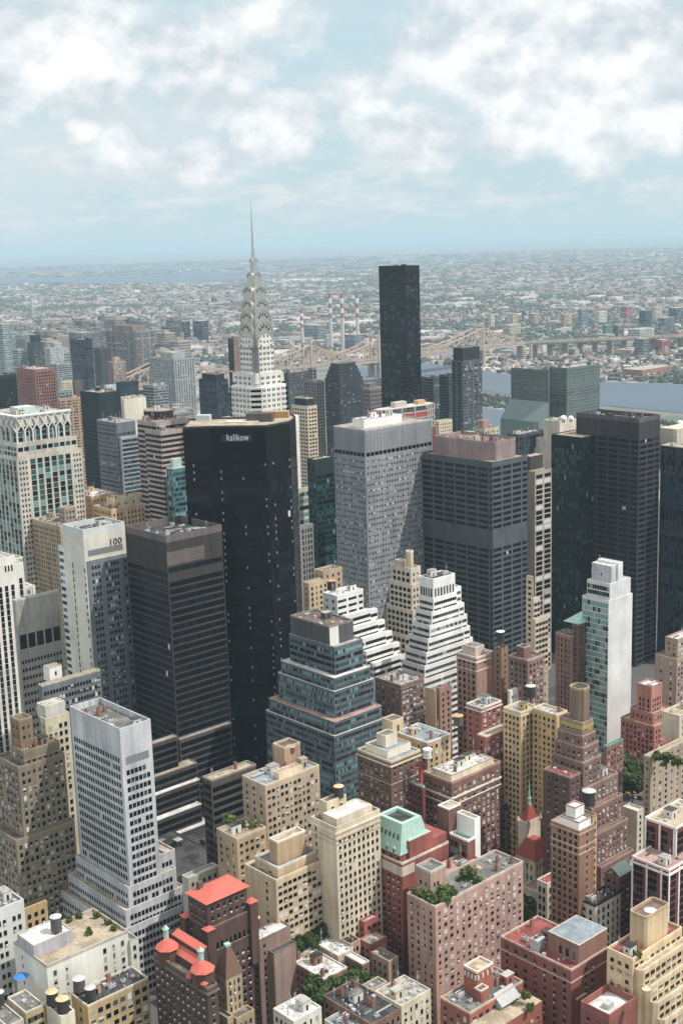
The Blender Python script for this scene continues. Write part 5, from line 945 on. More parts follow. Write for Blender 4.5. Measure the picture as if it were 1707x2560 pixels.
# ------------------------------------------------------------------ foliage
def leaf_mat(name, a, b_):
    m = bpy.data.materials.new(name); m.use_nodes = True; t = NT(m.node_tree)
    n = t.n('ShaderNodeTexNoise', i_Vector=t.n('ShaderNodeNewGeometry').outputs['Position'], i_Scale=.5, i_Detail=3.0)
    b = t.n('ShaderNodeBsdfPrincipled', i_Base_Color=t.mix(t.ramp(n.outputs[0], [(.35, 0.0), (.65, 1.0)]), a, b_), i_Roughness=.6); b.inputs['Specular IOR Level'].default_value = .2
    t.n('ShaderNodeOutputMaterial', i_Surface=b.outputs[0]); return m
LEAF = leaf_mat('tree_leaves', (.022, .045, .014), (.07, .105, .03)); BARK = plain('bark', '5b4a3c', .7, .9); LEAF2 = leaf_mat('planting_leaves', (.04, .075, .02), (.13, .16, .04))
def crown_mesh(seed, r, n, leaf=LEAF, squash=.8):
    rng = random.Random(seed); m = MB()
    cl = [(rng.gauss(0, .42)*r, rng.gauss(0, .42)*r, rng.gauss(0, .36)*r*squash, rng.uniform(.25, .5)*r) for _ in range(14)]
    for i in range(n):
        cx, cy, cz, cr = rng.choice(cl); v = Vector((rng.gauss(0, 1), rng.gauss(0, 1), rng.gauss(0, 1))).normalized()*cr*rng.uniform(.6, 1.0)
        c = Vector((cx, cy, cz))+v; a = Vector((rng.gauss(0, 1), rng.gauss(0, 1), rng.gauss(0, .6))).normalized(); bb = a.cross(v.normalized()+Vector((rng.gauss(0, .4), rng.gauss(0, .4), rng.gauss(0, .4))))
        if bb.length < 1e-3: continue
        bb.normalize(); s = rng.uniform(.25, .55)
        m.quad(tuple(c-a*s-bb*s*.6), tuple(c+a*s-bb*s*.6), tuple(c+a*s+bb*s*.6), tuple(c-a*s+bb*s*.6))
    return m.mesh('crown', leaf)
def trunk_mesh(h):
    m = MB(); m.tube(0, 0, 0, h, .28, .16, 7, 0, False)
    for k in range(5): a = k*1.25; m.bar((0, 0, h*.75), (math.cos(a)*1.8, math.sin(a)*1.8, h*1.25), .14)
    return m.mesh('trunk', BARK)
CRW = [crown_mesh(i, 5.0, 2600) for i in range(3)]; TRK = trunk_mesh(7.0)
SHR = [crown_mesh(20+i, 1.7, 420, LEAF2) for i in range(3)]
def tree(rg, x, y, z, k, label, group='trees between the houses', yy=None):
    X, Y = at(rg, x, y, z+8*k)
    if yy: (X, zc), Y = atY(rg, x, y, yy), yy; z = zc-9*k
    r = root('tree', label, 'tree', (X, Y, z), group); r.scale = (k, k, k); r.rotation_euler = (0, 0, x)
    link('trunk', TRK, r); link('crown', CRW[int(x+y) % 3], r, (0, 0, 9.0))
TL = [('T5', 150, 850, 'tree on the left of the row behind the white-roofed row house'), ('T5', 245, 815, 'tree in the middle of the row behind the white-roofed row house'), ('T5', 395, 735, 'tree at the foot of the sandy brick apartment house'),
      ('T5', 350, 1270, 'large tree in the yard beside the white-roofed row house'), ('T5', 450, 1300, 'darker tree in the middle of the yard in front of the white row houses'), ('T5', 545, 1230, 'lighter tree at the right of the yard in front of the white row houses'), ('T5', 640, 1200, 'pale tree beside the grey roof box'),
      ('T3', 985, 560, 'street tree left of the beige block with roof garden'), ('T3', 1080, 600, 'street tree in the middle between brown tower and beige block'), ('T3', 1170, 640, 'street tree touching the beige block with roof garden'),
      ('T3', 940, 600, 'street tree beside the brown stepped tower'), ('T3', 1030, 690, 'lower street tree in front of the salmon brick tower'), ('T3', 1130, 730, 'dark street tree left of the beige block'), ('T3', 1120, 1130, 'tree below the white canopy roof'), ('T3', 1200, 1180, 'tall tree between brown tower and dark red house'), ('T3', 1150, 1290, 'lower tree beside the dark red house'),
      ('T6', 560, 420, 'street tree right of the pink slab'), ('T6', 660, 490, 'street tree in front of the grey club house'), ('T4', 1390, 1360, 'tree at the corner of the church yard'), ('T4', 1520, 1240, 'dark tree between church and grey-roofed block'), ('T3', 90, 1230, 'dark tree left of the bell tower')]
for rg, x, y, lab in TL: tree(rg, x, y, 4, 1.45 if rg == 'T3' else (1.25 if rg == 'T5' and y > 1100 else .95), lab, yy=(319+(x-350)*.01 if y > 1100 else 349.5) if rg == 'T5' else None)
def shrub(rg, x, y, z, k, label):
    X, Y = at(rg, x, y, z+.8*k); o = link('shrub', SHR[int(x*3+y) % 3], None, (X, Y, z+1.1*k), x); o.scale = (k, k, k); tag(o, label, 'shrub', 'roof garden planting')
for rg, x, y, z, k, lab in [('T5', 1190, 425, 54, 1.2, 'bushy shrub left of the pinkish roof tower'), ('T5', 1250, 470, 54, 1.5, 'orange-tinged bush row beside the pinkish roof tower'), ('T5', 1340, 500, 54, 1.6, 'shrub on the near corner of the planted roof'), ('T5', 1400, 440, 54, 1.6, 'tall bush in front of the pinkish roof tower'),
    ('T5', 1480, 430, 54, 1.7, 'tall bush right of the pinkish roof tower'), ('T5', 1430, 500, 54, 1.4, 'hedge on the south edge of the planted roof'), ('T6', 175, 210, 54, 2.0, 'bright green tree-like bush in the middle of the planted roof'), ('T6', 245, 250, 54, 1.4, 'lower bush by the pergola of the planted roof'), ('T6', 30, 330, 54, 1.5, 'bush on the planted roof near its street edge'),
    ('S5', 235, 1110, 70, 1.6, 'leftmost bush on the terrace of the tan apartment house'), ('S5', 320, 1150, 70, 1.5, 'middle bush on the terrace of the tan apartment house'), ('S5', 430, 1140, 70, 1.3, 'right bush on the terrace of the tan apartment house'),
    ('T3', 1330, 500, 55, 1.5, 'left bush in the roof garden of the beige block'), ('T3', 1430, 510, 55, 1.7, 'large bush in the roof garden of the beige block'), ('T3', 1510, 540, 55, 1.4, 'right bush in the roof garden of the beige block'),
    ('S3', 545, 755, 55, .8, 'dark red shrub at the back corner of the garden terrace'), ('S3', 625, 725, 55, .8, 'dark shrub along the back edge of the garden terrace'), ('S3', 770, 720, 55, .9, 'pale hedge along the right edge of the garden terrace'), ('S3', 840, 775, 55, .9, 'reddish shrub on the right edge of the garden terrace'), ('S3', 900, 820, 55, .8, 'dark shrub by the near right corner of the garden terrace'),
    ('S3', 700, 850, 55, .9, 'shrub in the middle of the garden terrace'), ('T6', 545, 985, 32, 1.2, 'yellow-green bush beside the slanting skylight'), ('T6', 585, 1060, 30, 1.0, 'bush at the foot of the slanting skylight'),
    ('T6', 1285, 720, 50, .9, 'bush on the red terrace of the cream art deco house'), ('S4', 880, 1010, 38, 1.3, 'green bush in the gap behind the gothic tower')]:
    shrub(rg, x, y, z, k, lab)
# ------------------------------------------------------------------ roof tanks
WOOD = plain('tank_wood', '6f655c', .7, .9, ns=3.0); WOODD = plain('tank_wood_dark', '45403c', .7, .9, ns=3.0)
def tank(rg, x, y, z, r, h, leg, cap, wood, label, cone=.35):
    X, Y = at(rg, x, y, z); t = root('water_tank', label, 'water tank', (X, Y, z), 'roof water tanks')
    m = MB(); m.tube(0, 0, leg, leg+h, r, r*.94, 20); m.tube(0, 0, leg+h*.3, leg+h*.3+.12, r*1.0, r*1.0, 20, 1); m.tube(0, 0, leg+h*.65, leg+h*.65+.12, r*.98, r*.98, 20, 1); m.build('tank', [wood, plain('hoop_iron', '3c3a38')], t)
    m = MB(); m.tube(0, 0, leg+h, leg+h+r*cone, r*1.08, .12, 20); m.build('tank_roof', cap, t)
    for k in range(4):
        a = math.pi/4+k*math.pi/2; m = MB(); m.bar((math.cos(a)*r*.85, math.sin(a)*r*.85, 0), (math.cos(a)*r*.8, math.sin(a)*r*.8, leg), .28); m.build('leg', plain('tank_steel', '3b3a3a'), t)
    m = MB()
    for k in range(4):
        a, c = math.pi/4+k*math.pi/2, math.pi/4+(k+1)*math.pi/2
        m.bar((math.cos(a)*r*.85, math.sin(a)*r*.85, leg*.1), (math.cos(c)*r*.8, math.sin(c)*r*.8, leg*.9), .12)
    m.build('brace', plain('tank_steel', '3b3a3a'), t)
TAN = plain('tank_cap_tan', 'dfb880', .85); GREY = plain('tank_cap_grey', 'c3c7c8', .8); ORG = plain('tank_cap_orange', 'd89a58', .85); WHT = plain('tank_cap_white', 'eceae6', .85)
for a in [('S3', 448, 850, 59.5, 2.0, 5.0, 1.2, GREY, WOOD, 'grey water tank on the white-roofed hut of the garden terrace'), ('S3', 628, 1325, 45, 2.1, 4.4, 1.2, GREY, WOOD, 'left grey-capped water tank on the tarred tan building'),
          ('S3', 716, 1390, 45, 1.8, 4.2, 1.0, GREY, WOODD, 'right grey-capped water tank on the tarred tan building'), ('S3', 418, 1430, 45, 2.0, 4.6, 1.0, TAN, WOODD, 'rear tan-capped water tank on the narrow cream wall'),
          ('S3', 500, 1490, 45, 2.1, 4.8, 1.0, TAN, WOODD, 'front tan-capped water tank on the narrow cream wall'), ('S4', 905, 815, 45.6, 1.8, 3.2, 1.0, TAN, WOODD, 'dark tank with tan cap on the white roof deck near the gothic tower'),
          ('S6', 718, 240, 104, 2.4, 5.0, .8, ORG, WOODD, 'brown tank with orange cone beside the zigzag balcony building'), ('T1', 1222, 958, 88, 2.1, 5.4, 4.5, WHT, WOODD, 'dark tank on tall legs with white cap, above the slim brown tower'),
          ('T3', 745, 950, 66, 2.6, 6.0, 2, GREY, WOODD, 'dark wooden tank behind the white penthouse'), ('T2', 240, 1395, 85, 2.3, 5.5, 1.5, GREY, WOODD, 'dark tank on the yellow twin-winged house'),
          ('T4', 1030, 325, 74, 2.2, 4.4, 6, ORG, WOOD, 'tank with orange cone on tall iron legs, left of the rusty red tower'), ('T4', 760, 515, 72, 1.9, 4.0, .8, WHT, WHT, 'white tank among the roofs behind the red chimneys'),
          ('S5', 1090, 945, 84, 1.9, 4.4, 1.6, TAN, WOODD, 'dark tank on iron frame behind the white roof slab'), ('S3', 5, 1430, 46, 1.6, 4.4, 1, GREY, WOODD, 'dark tank cut by the left frame edge')]: tank(*a)
def disc(rg, x, y, z, r, m_, label):
    X, Y = at(rg, x, y, z); t = root('water_tank', label, 'water tank', (X, Y, z-2.6), 'sunken roof tanks'); m = MB(); m.tube(0, 0, 0, 2.2, r, r, 24); m.build('tank', WOOD, t); m = MB(); m.tube(0, 0, 2.2, 2.6, r*1.05, .2, 24); m.build('tank_roof', m_, t)
disc('S5', 712, 512, P13[4]-.6, 1.7, TAN, 'round tan tank lid sunk in the brick roof tower'); disc('S5', 735, 1200, P12[4]-.6, 1.6, TAN, 'round tan tank lid sunk in the square roof tower with grille')
disc('T6', 250, 785, P17[4]-.6, 1.6, TAN, 'round tan tank lid in the crenellated roof tower'); disc('T6', 1355, 420, P19[4]-.6, 2.2, GREY, 'round grey tank lid in the cream octagonal roof tower'); disc('S6', 582, 435, zp_green, 1.8, TAN, 'round tan tank lid on top of the green stepped office')
# ------------------------------------------------------------------ custom roofs and details
def hip(name, rt, x0, y0, x1, y1, z, h, mat, ov=.6, ridge=.45):
    m = MB(); a, b_, c, d = (x0-ov, y0-ov, z), (x1+ov, y0-ov, z), (x1+ov, y1+ov, z), (x0-ov, y1+ov, z)
    cx, cy = (x0+x1)/2, (y0+y1)/2; rx, ry = (x1-x0)*ridge/2, (y1-y0)*ridge/2
    e, f, g, k = (cx-rx, cy-ry, z+h), (cx+rx, cy-ry, z+h), (cx+rx, cy+ry, z+h), (cx-rx, cy+ry, z+h)
    for q in ((a, b_, f, e), (b_, c, g, f), (c, d, k, g), (d, a, e, k), (e, f, g, k), (d, c, b_, a)): m.quad(*q)
    return m.build(name, mat, rt)
RED = plain('coral_roof_tiles', 'de6048', .78, .85, ns=2.2, noise=.32); CHR = plain('church_tiles', 'b04a3e', .8, .8, ns=2.0, noise=.2); COP = plain('verdigris_copper', 'a9d2c0', .8, .75, ns=.9, noise=.32)
# red-roofed hotel
X0, Y0, W8, D8 = bh.t8
hip('hip_roof', bh.rt, X0, Y0, X0+W8, Y0+D8, 69.9, 2.6, RED, .9, .25)
m = MB(); m.box(-.9, -.9, 0, .9, .9, 4.2); m.build('chimney', wall('6a5a54'), bh.rt, (X0+3.5, Y0+D8-2.5, 69.5))
for (tx, ty, s, zz) in ((X0-.6, Y0-1.0, 1.6, 61), (X0-.6, Y0+D8+1, 1.6, 61), (X0+W8+1.2, Y0-.6, 1.7, 64)):
    m = MB(); m.box(-s, -s, 40, s, s, zz, 0); m.build('turret', wall('63483f'), bh.rt, (tx, ty, 0)); hip('turret_roof', bh.rt, tx-s, ty-s, tx+s, ty+s, zz, .8, RED, .3, .2)
def octagon(r): return [(r*math.cos(k*math.pi/4+.39), r*math.sin(k*math.pi/4+.39)) for k in range(8)]
for (rg, x, y) in (('S4', 215, 950), ('S4', 490, 1125)):
    tx, ty = at(rg, x, y, 60); tx -= bh.x; ty -= bh.y
    m = MB(); m.prism(octagon(3.6), 54, 59.6, 0, False); m.build('corner_turret', wall('66483f'), bh.rt, (tx, ty, 0))
    m = MB(); m.prism(octagon(4.3), 59.6, 62, 0, scale=.3); m.build('turret_roof', RED, bh.rt, (tx, ty, 0))
    m = MB(); m.tube(0, 0, 61.6, 65.0, .95, .95, 8); m.tube(0, 0, 65.0, 65.3, 1.25, 1.25, 8); m.tube(0, 0, 65.3, 66.6, 1.1, .15, 8); m.build('cupola', COP, bh.rt, (tx+.8, ty+1.6, 0))
(xa, ya), (xb, yb) = at('S4', 480, 1060, 59), at('S4', 270, 905, 59)
m = MB(); L_ = yb-ya
m.quad((-2.6, 0, 57.6), (-2.6, L_, 57.6), (0, L_, 59.6), (0, 0, 59.6)); m.quad((0, 0, 59.6), (0, L_, 59.6), (0, L_, 61.4), (0, 0, 61.4), 1); m.quad((0, 0, 61.4), (0, L_, 61.4), (2.8, L_, 62.6), (2.8, 0, 62.6)); m.quad((2.8, 0, 62.6), (2.8, L_, 62.6), (2.8, L_, 54.2), (2.8, 0, 54.2), 1)
m.quad((-2.6, 0, 57.6), (-2.6, 0, 54.2), (-2.6, L_, 54.2), (-2.6, L_, 57.6), 1); m.ngon([(-2.6, 0, 54.2), (-2.6, 0, 57.6), (0, 0, 59.6), (0, 0, 61.4), (2.8, 0, 62.6), (2.8, 0, 54.2)][::-1], 1)
m.build('tiled_gallery_roof', [RED, wall('5a4640')], bh.rt, (xa-bh.x, ya-bh.y, 0))
for (rg, x, y) in (('S4', 232, 1035), ('S4', 510, 1222), ('S4', 400, 1172)):
    tx, ty = at(rg, x, y, 57); m = MB(); m.prism(octagon(1.5), 56, 57.2, 0, scale=.3); m.prism(octagon(1.2), 53.5, 56, 1, False); m.build('bay_roof', [RED, wall('6a4b42')], bh.rt, (tx-bh.x-.4, ty-bh.y, 0))
# gothic tower roof
m = MB(); m.prism(rect(-.3, -.3, bgo.w+.3, bgo.d+.3), 50.0, zt(bgo.x+3, bgo.y+2, 'S4', 965), 0, scale=.22); m.build('steep_roof', plain('brown_tiles', '7c5a4a', .8, .85, ns=2.5), bgo.rt)
m = MB(); zr = zt(bgo.x+3, bgo.y+2, 'S4', 965); m.box(bgo.w/2-1, bgo.d/2-.8, zr-.1, bgo.w/2+1, bgo.d/2+.8, zr+.8); m.build('roof_crest', COP, bgo.rt)
# mansard
W5, D5 = b15.w, b15.d; a0, a1 = (1.0, 2.0), (W5*.62, D5-.6)
zb5 = 59; zt5 = zt(b15.x+5, b15.y+8, 'T4', 1045); zm5 = zb5+4.0
m = MB(); m.box(a0[0], a0[1], 58.9, a1[0], a1[1], zm5); m.build('attic_wall', wall('9a5549'), b15.rt)
for k in range(5):
    y = a0[1]+1.2+k*(a1[1]-a0[1]-2.4)/4; m = MB(); m.box(-.05, -.45, 0, .04, .45, 2.6); m.build('attic_window', GL[1], b15.rt, (a0[0]-.02, y, 59.4))
    if k < 4:
        m = MB(); m.box(-.9, -.6, 0, .8, .6, 2.0, 0); m.tri((-.9, -.75, 2.0), (-.9, .75, 2.0), (-.9, 0, 2.9), 0); m.quad((-.9, -.75, 2), (-.9, 0, 2.9), (1.4, 0, 2.9), (1.4, -.75, 2), 0); m.quad((-.9, .75, 2), (1.4, .75, 2), (1.4, 0, 2.9), (-.9, 0, 2.9), 0)
        m.quad((-.93, -.38, .3), (-.93, .38, .3), (-.93, .38, 1.8), (-.93, -.38, 1.8), 1); m.build('dormer', [COP, GL[1]], b15.rt, (a0[0]+.35, y+1.8, zm5))
m = MB(); e = .5; B4 = rect(a0[0]-e, a0[1]-e, a1[0]+e, a1[1]+e); i_ = 2.9; T4_ = rect(a0[0]+i_, a0[1]+1.6, a1[0]-1.6, a1[1]-i_)
for k in range(4):
    l = (k+1) % 4; m.quad((*B4[k], zm5), (*B4[l], zm5), (*T4_[l], zt5), (*T4_[k], zt5))
I4 = inset(T4_, 1.5)
for k in range(4):
    l = (k+1) % 4; m.quad((*T4_[k], zt5), (*T4_[l], zt5), (*I4[l], zt5), (*I4[k], zt5)); m.quad((*I4[k], zt5), (*I4[l], zt5), (*I4[l], zt5-1.4), (*I4[k], zt5-1.4))
m.build('mansard_roof', COP, b15.rt)
m = MB(); m.ngon([(*p, zt5-1.3) for p in I4]); m.build('sunken_roof', roofm('dk'), b15.rt)
for k in range(6):
    f = (k+.7)/6.6; t_ = .55; xw = (a0[0]-e)*(1-t_)+(a0[0]+i_)*t_-.12; y = a0[1]+.8+f*(a1[1]-a0[1]-3.2); z = zm5+(zt5-zm5)*t_
    m = MB(); m.ngon([(-.28, -.5, -.8), (.18, -.5, .8), (.3, 0, 1.25), (.18, .5, .8), (-.28, .5, -.8)][::-1]); m.build('roof_window', GL[2], b15.rt, (xw, y, z))
m = MB(); m.box(a0[0]+4.0, a0[1]-1.2, 50, a1[0]+1.6, a0[1]+3.0, zm5+4.6, 0); m.box(a0[0]+4.4, a0[1]-.6, zm5+4.6, a1[0]+1.2, a0[1]+3.0, zm5+4.7, 1); m.build('brick_gable', [wall('a8594e'), COP], b15.rt)
m = MB(); m.box(a0[0]+5.0, a0[1]+2.7, zm5+4.7, a1[0]-2.2, a0[1]+2.9, zt5-.6); m.build('louvre', plain('louvre_grey', '8a9298'), b15.rt)
m = MB(); m.box(a1[0]+.7, 1, 59, W5-.1, D5-.5, 64.5, 0, False); m.build('end_wing', wall('a05448'), b15.rt)
# chimneys of the red house
for (x, y0, y1) in ((590, 500, 620), (703, 540, 690)):
    X, Y = at('T4', x, y1, 62); m = MB(); zc = zt(X, Y, 'T4', y0); m.box(-.75, -.6, 0, .75, .6, zc-58); m.box(-.95, -.8, zc-58, .95, .8, zc-57.4); m.build('chimney', wall('b0483f'), b32r.rt, (X-b32r.x, Y-b32r.y, 58))
# crenellated tower merlons, skylight
zp = P17[4]
for k in range(4):
    for (x, y) in ((P17[0]-.1, P17[1]+.5+k*P17[3]*.26), (P17[0]+.6+k*P17[2]*.27, P17[1]-.1)):
        m = MB(); m.box(-.28, -.28, 0, .28, .28, 1.7); m.build('white_corbel', plain('corbel_white', 'e8e4da'), b17.rt, (x, y, zp-3.4))
m = MB(); m.quad((0, -5.6, 31), (10, -5.6, 31), (10, -1.4, 34.5), (0, -1.4, 34.5)); m.quad((10, -5.6, 31), (10, -5.6, 30), (10, -1.4, 30), (10, -1.4, 34.5)); m.quad((0, -1.4, 34.5), (10, -1.4, 34.5), (10, -1.4, 30), (0, -1.4, 30)); m.quad((0, -5.6, 31), (0, -1.4, 34.5), (0, -1.4, 30), (0, -5.6, 30))
m.build('slanting_skylight', plain('skylight_panel', 'aeb3ae', .8, .4), b17.rt, (13.5, 2.6, 0))
m = MB(); m.box(0, -8.6, 0, b17.w, -.02, 29.5, 0, False); m.ngon([(0, -8.6, 29.6), (b17.w, -8.6, 29.6), (b17.w, -.02, 29.6), (0, -.02, 29.6)], 1); m.build('front_wing', [wall('a8604c'), roofm('tn')], b17.rt)
# cooling tower on the red roof
X, Y = at('T6', 628, 690, 39.5); m = MB(); m.box(-2.2, -1.6, .6, 2.2, 1.6, 5.2, 0); m.box(-2.3, -1.7, 5.2, 2.3, 1.7, 5.6, 0)
for s in (-1.1, 1.1): m.tube(s, 0, 5.6, 6.3, .95, .95, 14, 0, False); m.tube(s, 0, 5.7, 5.8, .9, .9, 14, 1)
for k in range(4): m.box(-2.25, -1.66, 1.2+k*1.0, 2.25, -1.6, 1.5+k*1.0, 1)
m.build('cooling_tower', [plain('galvanised', 'c9cdcf', .85, .45, .3), plain('dark_fan', '34363a')], b18.rt, (X-b18.x, Y-b18.y, 39.2))
m = MB(); m.box(-1.6, -1.3, 0, 1.6, 1.3, 4.4); m.build('cooling_tower', plain('galvanised', 'c9cdcf', .85, .45, .3), b20.rt, (6.8, 5.5, 33.5))
# church
q = bch.t; cx, cy = (q[0]+q[2])/2, (q[1]+q[3])/2; w2 = (q[2]-q[0])/2; d2 = (q[3]-q[1])/2
zs = zt(bch.x+cx, bch.y+cy, 'T3', 905); za = zt(bch.x+cx, bch.y+cy, 'T3', 690)
m = MB(); m.prism(rect(cx-w2*.82, cy-d2*.82, cx+w2*.82, cy+d2*.82), HT, zs, 0, scale=.28); m.build('spire', CHR, bch.rt)
m = MB(); m.tube(cx, cy, zs-.6, zs+2.6, .95, .7, 8); m.tube(cx, cy, zs+2.6, zs+3, 1.0, 1.0, 8); m.tube(cx, cy, zs+3, zs+5, .6, .45, 8); m.tube(cx, cy, zs+5, za, .45, .05, 8); m.build('spire_lantern', COP, bch.rt)
hip('nave_roof', bch.rt, 0, 0, bch.w, bch.d, 24.1, 7.0, CHR, .5, .5)
for k, (x, y) in enumerate(((q[0], q[1]), (q[2], q[1]), (q[0], q[3]), (q[2], q[3]))): m = MB(); m.prism(rect(-.6, -.6, .6, .6), HT, HT+2.5, 0, scale=.3); m.build('pinnacle', wall('ddd2b8'), bch.rt, (x*.98+cx*.02, y*.98+cy*.02, 0))
# green pyramid, conservatory, roof parasol
m = MB(); m.prism(rect(-.4, -.4, b29b.w+.4, b29b.d+6), 82, 86.5, 0, scale=.05); m.build('pyramid_roof', COP, b29b.rt)
m = MB(); w_, d_ = bcon.w, bcon.d
m.quad((1, .6, 40.4), (w_-1, .6, 40.4), (w_-1, 4.6, 43.4), (1, 4.6, 43.4), 0); m.quad((1, 4.6, 43.4), (w_-1, 4.6, 43.4), (w_-1, 4.6, 39), (1, 4.6, 39), 1)
for k in range(7): x = 1+(w_-2)*k/6; m.bar((x, .6, 40.46), (x, 4.6, 43.46), .14, 1)
for k in range(1, 4): m.bar((1, .6+k, 40.45+.75*k), (w_-1, .6+k, 40.45+.75*k), .12, 1)
m.build('conservatory', [glass('conservatory_glass', (.30, .42, .38), .2), plain('frame_white', 'e6e6e2')], bcon.rt)
X, Y = at('S3', 172, 1240, 46); t = root('parasol', 'bright blue parasol over white chairs on a small dark roof terrace', 'parasol', (X, Y, 46))
m = MB(); m.tube(0, 0, 0, 2.6, .06, .06, 6); m.build('pole', plain('pole_white', 'dddddd'), t); m = MB(); m.prism(octagon(2.7), 2.3, 3.1, 0, scale=.05); m.build('canopy', plain('parasol_blue', '1583e0', .8, .7, noise=.05), t)
for k in range(3):
    X, Y = at('S3', 155+k*28, 1262-k*6, 46); t = root('chair', ['white chair left of the parasol pole', 'white chair under the middle of the parasol', 'white chair right of the parasol pole'][k], 'chair', (X, Y, 46), 'roof terrace chairs')
    m = MB(); m.box(-.25, -.25, .4, .25, .25, .46); m.box(-.25, .2, .46, .25, .26, .95)
    for sx in (-.22, .18): m.box(sx, -.24, 0, sx+.05, -.19, .4); m.box(sx, .19, 0, sx+.05, .24, .4)
    m.build('frame', plain('pole_white', 'dddddd'), t)
for k, (x, y) in enumerate(((690, 790), (640, 810), (755, 790), (660, 925), (725, 915), (580, 1020))):
    X, Y = at('S3', x, y, 55); t = root('terrace_table', ['pale table at the back of the garden terrace', 'pale table on the left of the garden terrace', 'pale table on the right of the garden terrace', 'pale table at the centre-left of the garden terrace', 'pale table by the middle shrub of the garden terrace', 'pale table at the front of the garden terrace'][k], 'table', (X, Y, 53.9), 'terrace tables')
    m = MB(); m.tube(0, 0, .7, .78, .7, .7, 12); m.build('tabletop', plain('pole_white', 'dddddd'), t); m = MB(); m.tube(0, 0, 0, .7, .08, .08, 6); m.build('leg', plain('pole_white', 'dddddd'), t)
X, Y = at('T6', 1328, 940, 46); t = root('parasol', 'pale yellow parasol on the cream art deco terrace', 'parasol', (X, Y, 44)); m = MB(); m.tube(0, 0, 0, 2.4, .06, .06, 6); m.build('pole', plain('pole_white', 'dddddd'), t); m = MB(); m.prism(octagon(1.5), 2.3, 2.9, 0, scale=.05); m.build('canopy', plain('parasol_yellow', 'f0e090'), t)
# lettering
def lettering(name, txt, size, rt, loc, rot, mat, ext=.12):
    cu = bpy.data.curves.new(name, 'FONT'); cu.body = txt; cu.size = size; cu.extrude = ext; cu.offset = .008; cu.space_character = 1.1; cu.align_x = 'CENTER'
    o = bpy.data.objects.new(name+'_curve', cu); COL.objects.link(o); dg = bpy.context.evaluated_depsgraph_get()
    me = bpy.data.meshes.new_from_object(o.evaluated_get(dg)); bpy.data.objects.remove(o); me.materials.clear(); me.materials.append(mat)
    n = link(name, me, rt, loc); n.rotation_euler = rot; return n
pr, qr = fr[1], fr[2]; dx, dy = qr[0]-pr[0], qr[1]-pr[1]; L_ = math.hypot(dx, dy); ang = math.atan2(dy, dx); nn = (dy/L_, -dx/L_)
def kf(px, py, off):   # point on the sign face for a photo pixel
    d = ray('R4', px, py); t = ((pr[0]-0)*nn[0]+(pr[1])*nn[1])/(d[0]*nn[0]+d[1]*nn[1]); return (d[0]*t+nn[0]*off, d[1]*t+nn[1]*off, CZ+t*d[2])
a, c = kf(402, 325, .1), kf(600, 278, .1)
m = MB(); m.quad((a[0], a[1], a[2]), (c[0], c[1], a[2]), (c[0], c[1], c[2]), (a[0], a[1], c[2])); m.build('sign_panel', glass('sign_black', (.012, .014, .017), .3), bK.rt)
a = kf(508, 316, .25); h_ = kf(508, 280, .25)[2]-a[2]; wd_ = math.dist(kf(437, 300, 0)[:2], kf(580, 300, 0)[:2])
lt = lettering('sign_lettering', 'kalikow', 1.0, bK.rt, a, (math.pi/2, 0, ang), plain('sign_white', 'c9d0d0', .9, .5)); bpy.context.view_layer.update()
xs = [v.co.x for v in lt.data.vertices]; ys = [v.co.y for v in lt.data.vertices]; lt.scale = (wd_/(max(xs)-min(xs)), h_/(max(ys)-min(ys))*1.15, 1)
x1, x2 = span(b100.x, b100.y, 148, 0, 'S1', 855), span(b100.x, b100.y, 148, 0, 'S1', 945); xm = (x1+x2)/2; z1, z2 = zt(b100.x+xm, b100.y, 'S1', 188), zt(b100.x+xm, b100.y, 'S1', 140)
lt = lettering('number_lettering', '100', 1.0, b100.rt, (xm, -.14, z1), (math.pi/2, 0, 0), plain('number_steel', '4a4e50', .8, .5))
xs = [v.co.x for v in lt.data.vertices]; ys = [v.co.y for v in lt.data.vertices]; lt.scale = ((x2-x1)/(max(xs)-min(xs)), (z2-z1)/(max(ys)-min(ys)), 1)
# kalikow floor lines, coping and roof plant
m = MB(); m.ngon([(p[0], p[1], 201.0) for p in inset(fr+[e_]+bk_[::-1], 6)]); 
X, Y = bK.blocks[0]['pts'][1]; 
for (rg, x, y, w_, d_, h_, c_) in (('R4', 655, 190, 14, 7, 5.5, '5a5450'), ('R4', 540, 196, 18, 5, 1.6, 'dcd9d0'), ('R4', 285, 185, 8, 5, 4.0, 'b8c4c8'), ('R4', 760, 165, 14, 6, 4.5, 'b98f60')):
    X, Y = at(rg, x, y, 201); m = MB(); m.box(-w_/2, -d_/2, 0, w_/2, d_/2, h_); o = m.build('roof_plant', wall(c_), bK.rt, (X, Y, 200)); o.rotation_euler = (0, 0, ang)
# postmodern crown lattice
x0, y0, x1, y1, zc = bP.crown; WHM = plain('lattice_white', 'e4e6e2', .8, .5, noise=.08)
for face in (0, 1):
    n_ = 7; 
    for k in range(n_):
        def pt(f, z, o=.9): return (x0-o, y1+(y0-y1)*f, z) if face == 0 else (x0+(x1-x0)*f, y0-o, z)
        m = MB(); f0, f1 = k/n_, (k+1)/n_; fm = (f0+f1)/2
        m.bar(pt(f0, zc+.5, .2), pt(fm, zc-5.5, 1.3), .8); m.bar(pt(f1, zc+.5, .2), pt(fm, zc-5.5, 1.3), .8); m.bar(pt(fm, zc-5.5, 1.3), pt(f0, zc-10, .4), .9); m.bar(pt(fm, zc-5.5, 1.3), pt(f1, zc-10, .4), .9); m.bar(pt(f0, zc-10, .4), pt(f0, zc-28, .4), 1.1)
        m.build('crown_frame', WHM, bP.rt)
m = MB(); m.box(x0-1, y0-1, zc+.1, x1+1, y0+3, zc+1.2); m.box(x0-1, y0+3, zc+.1, x0+3, y1, zc+1.2); m.build('crown_rim', WHM, bP.rt)
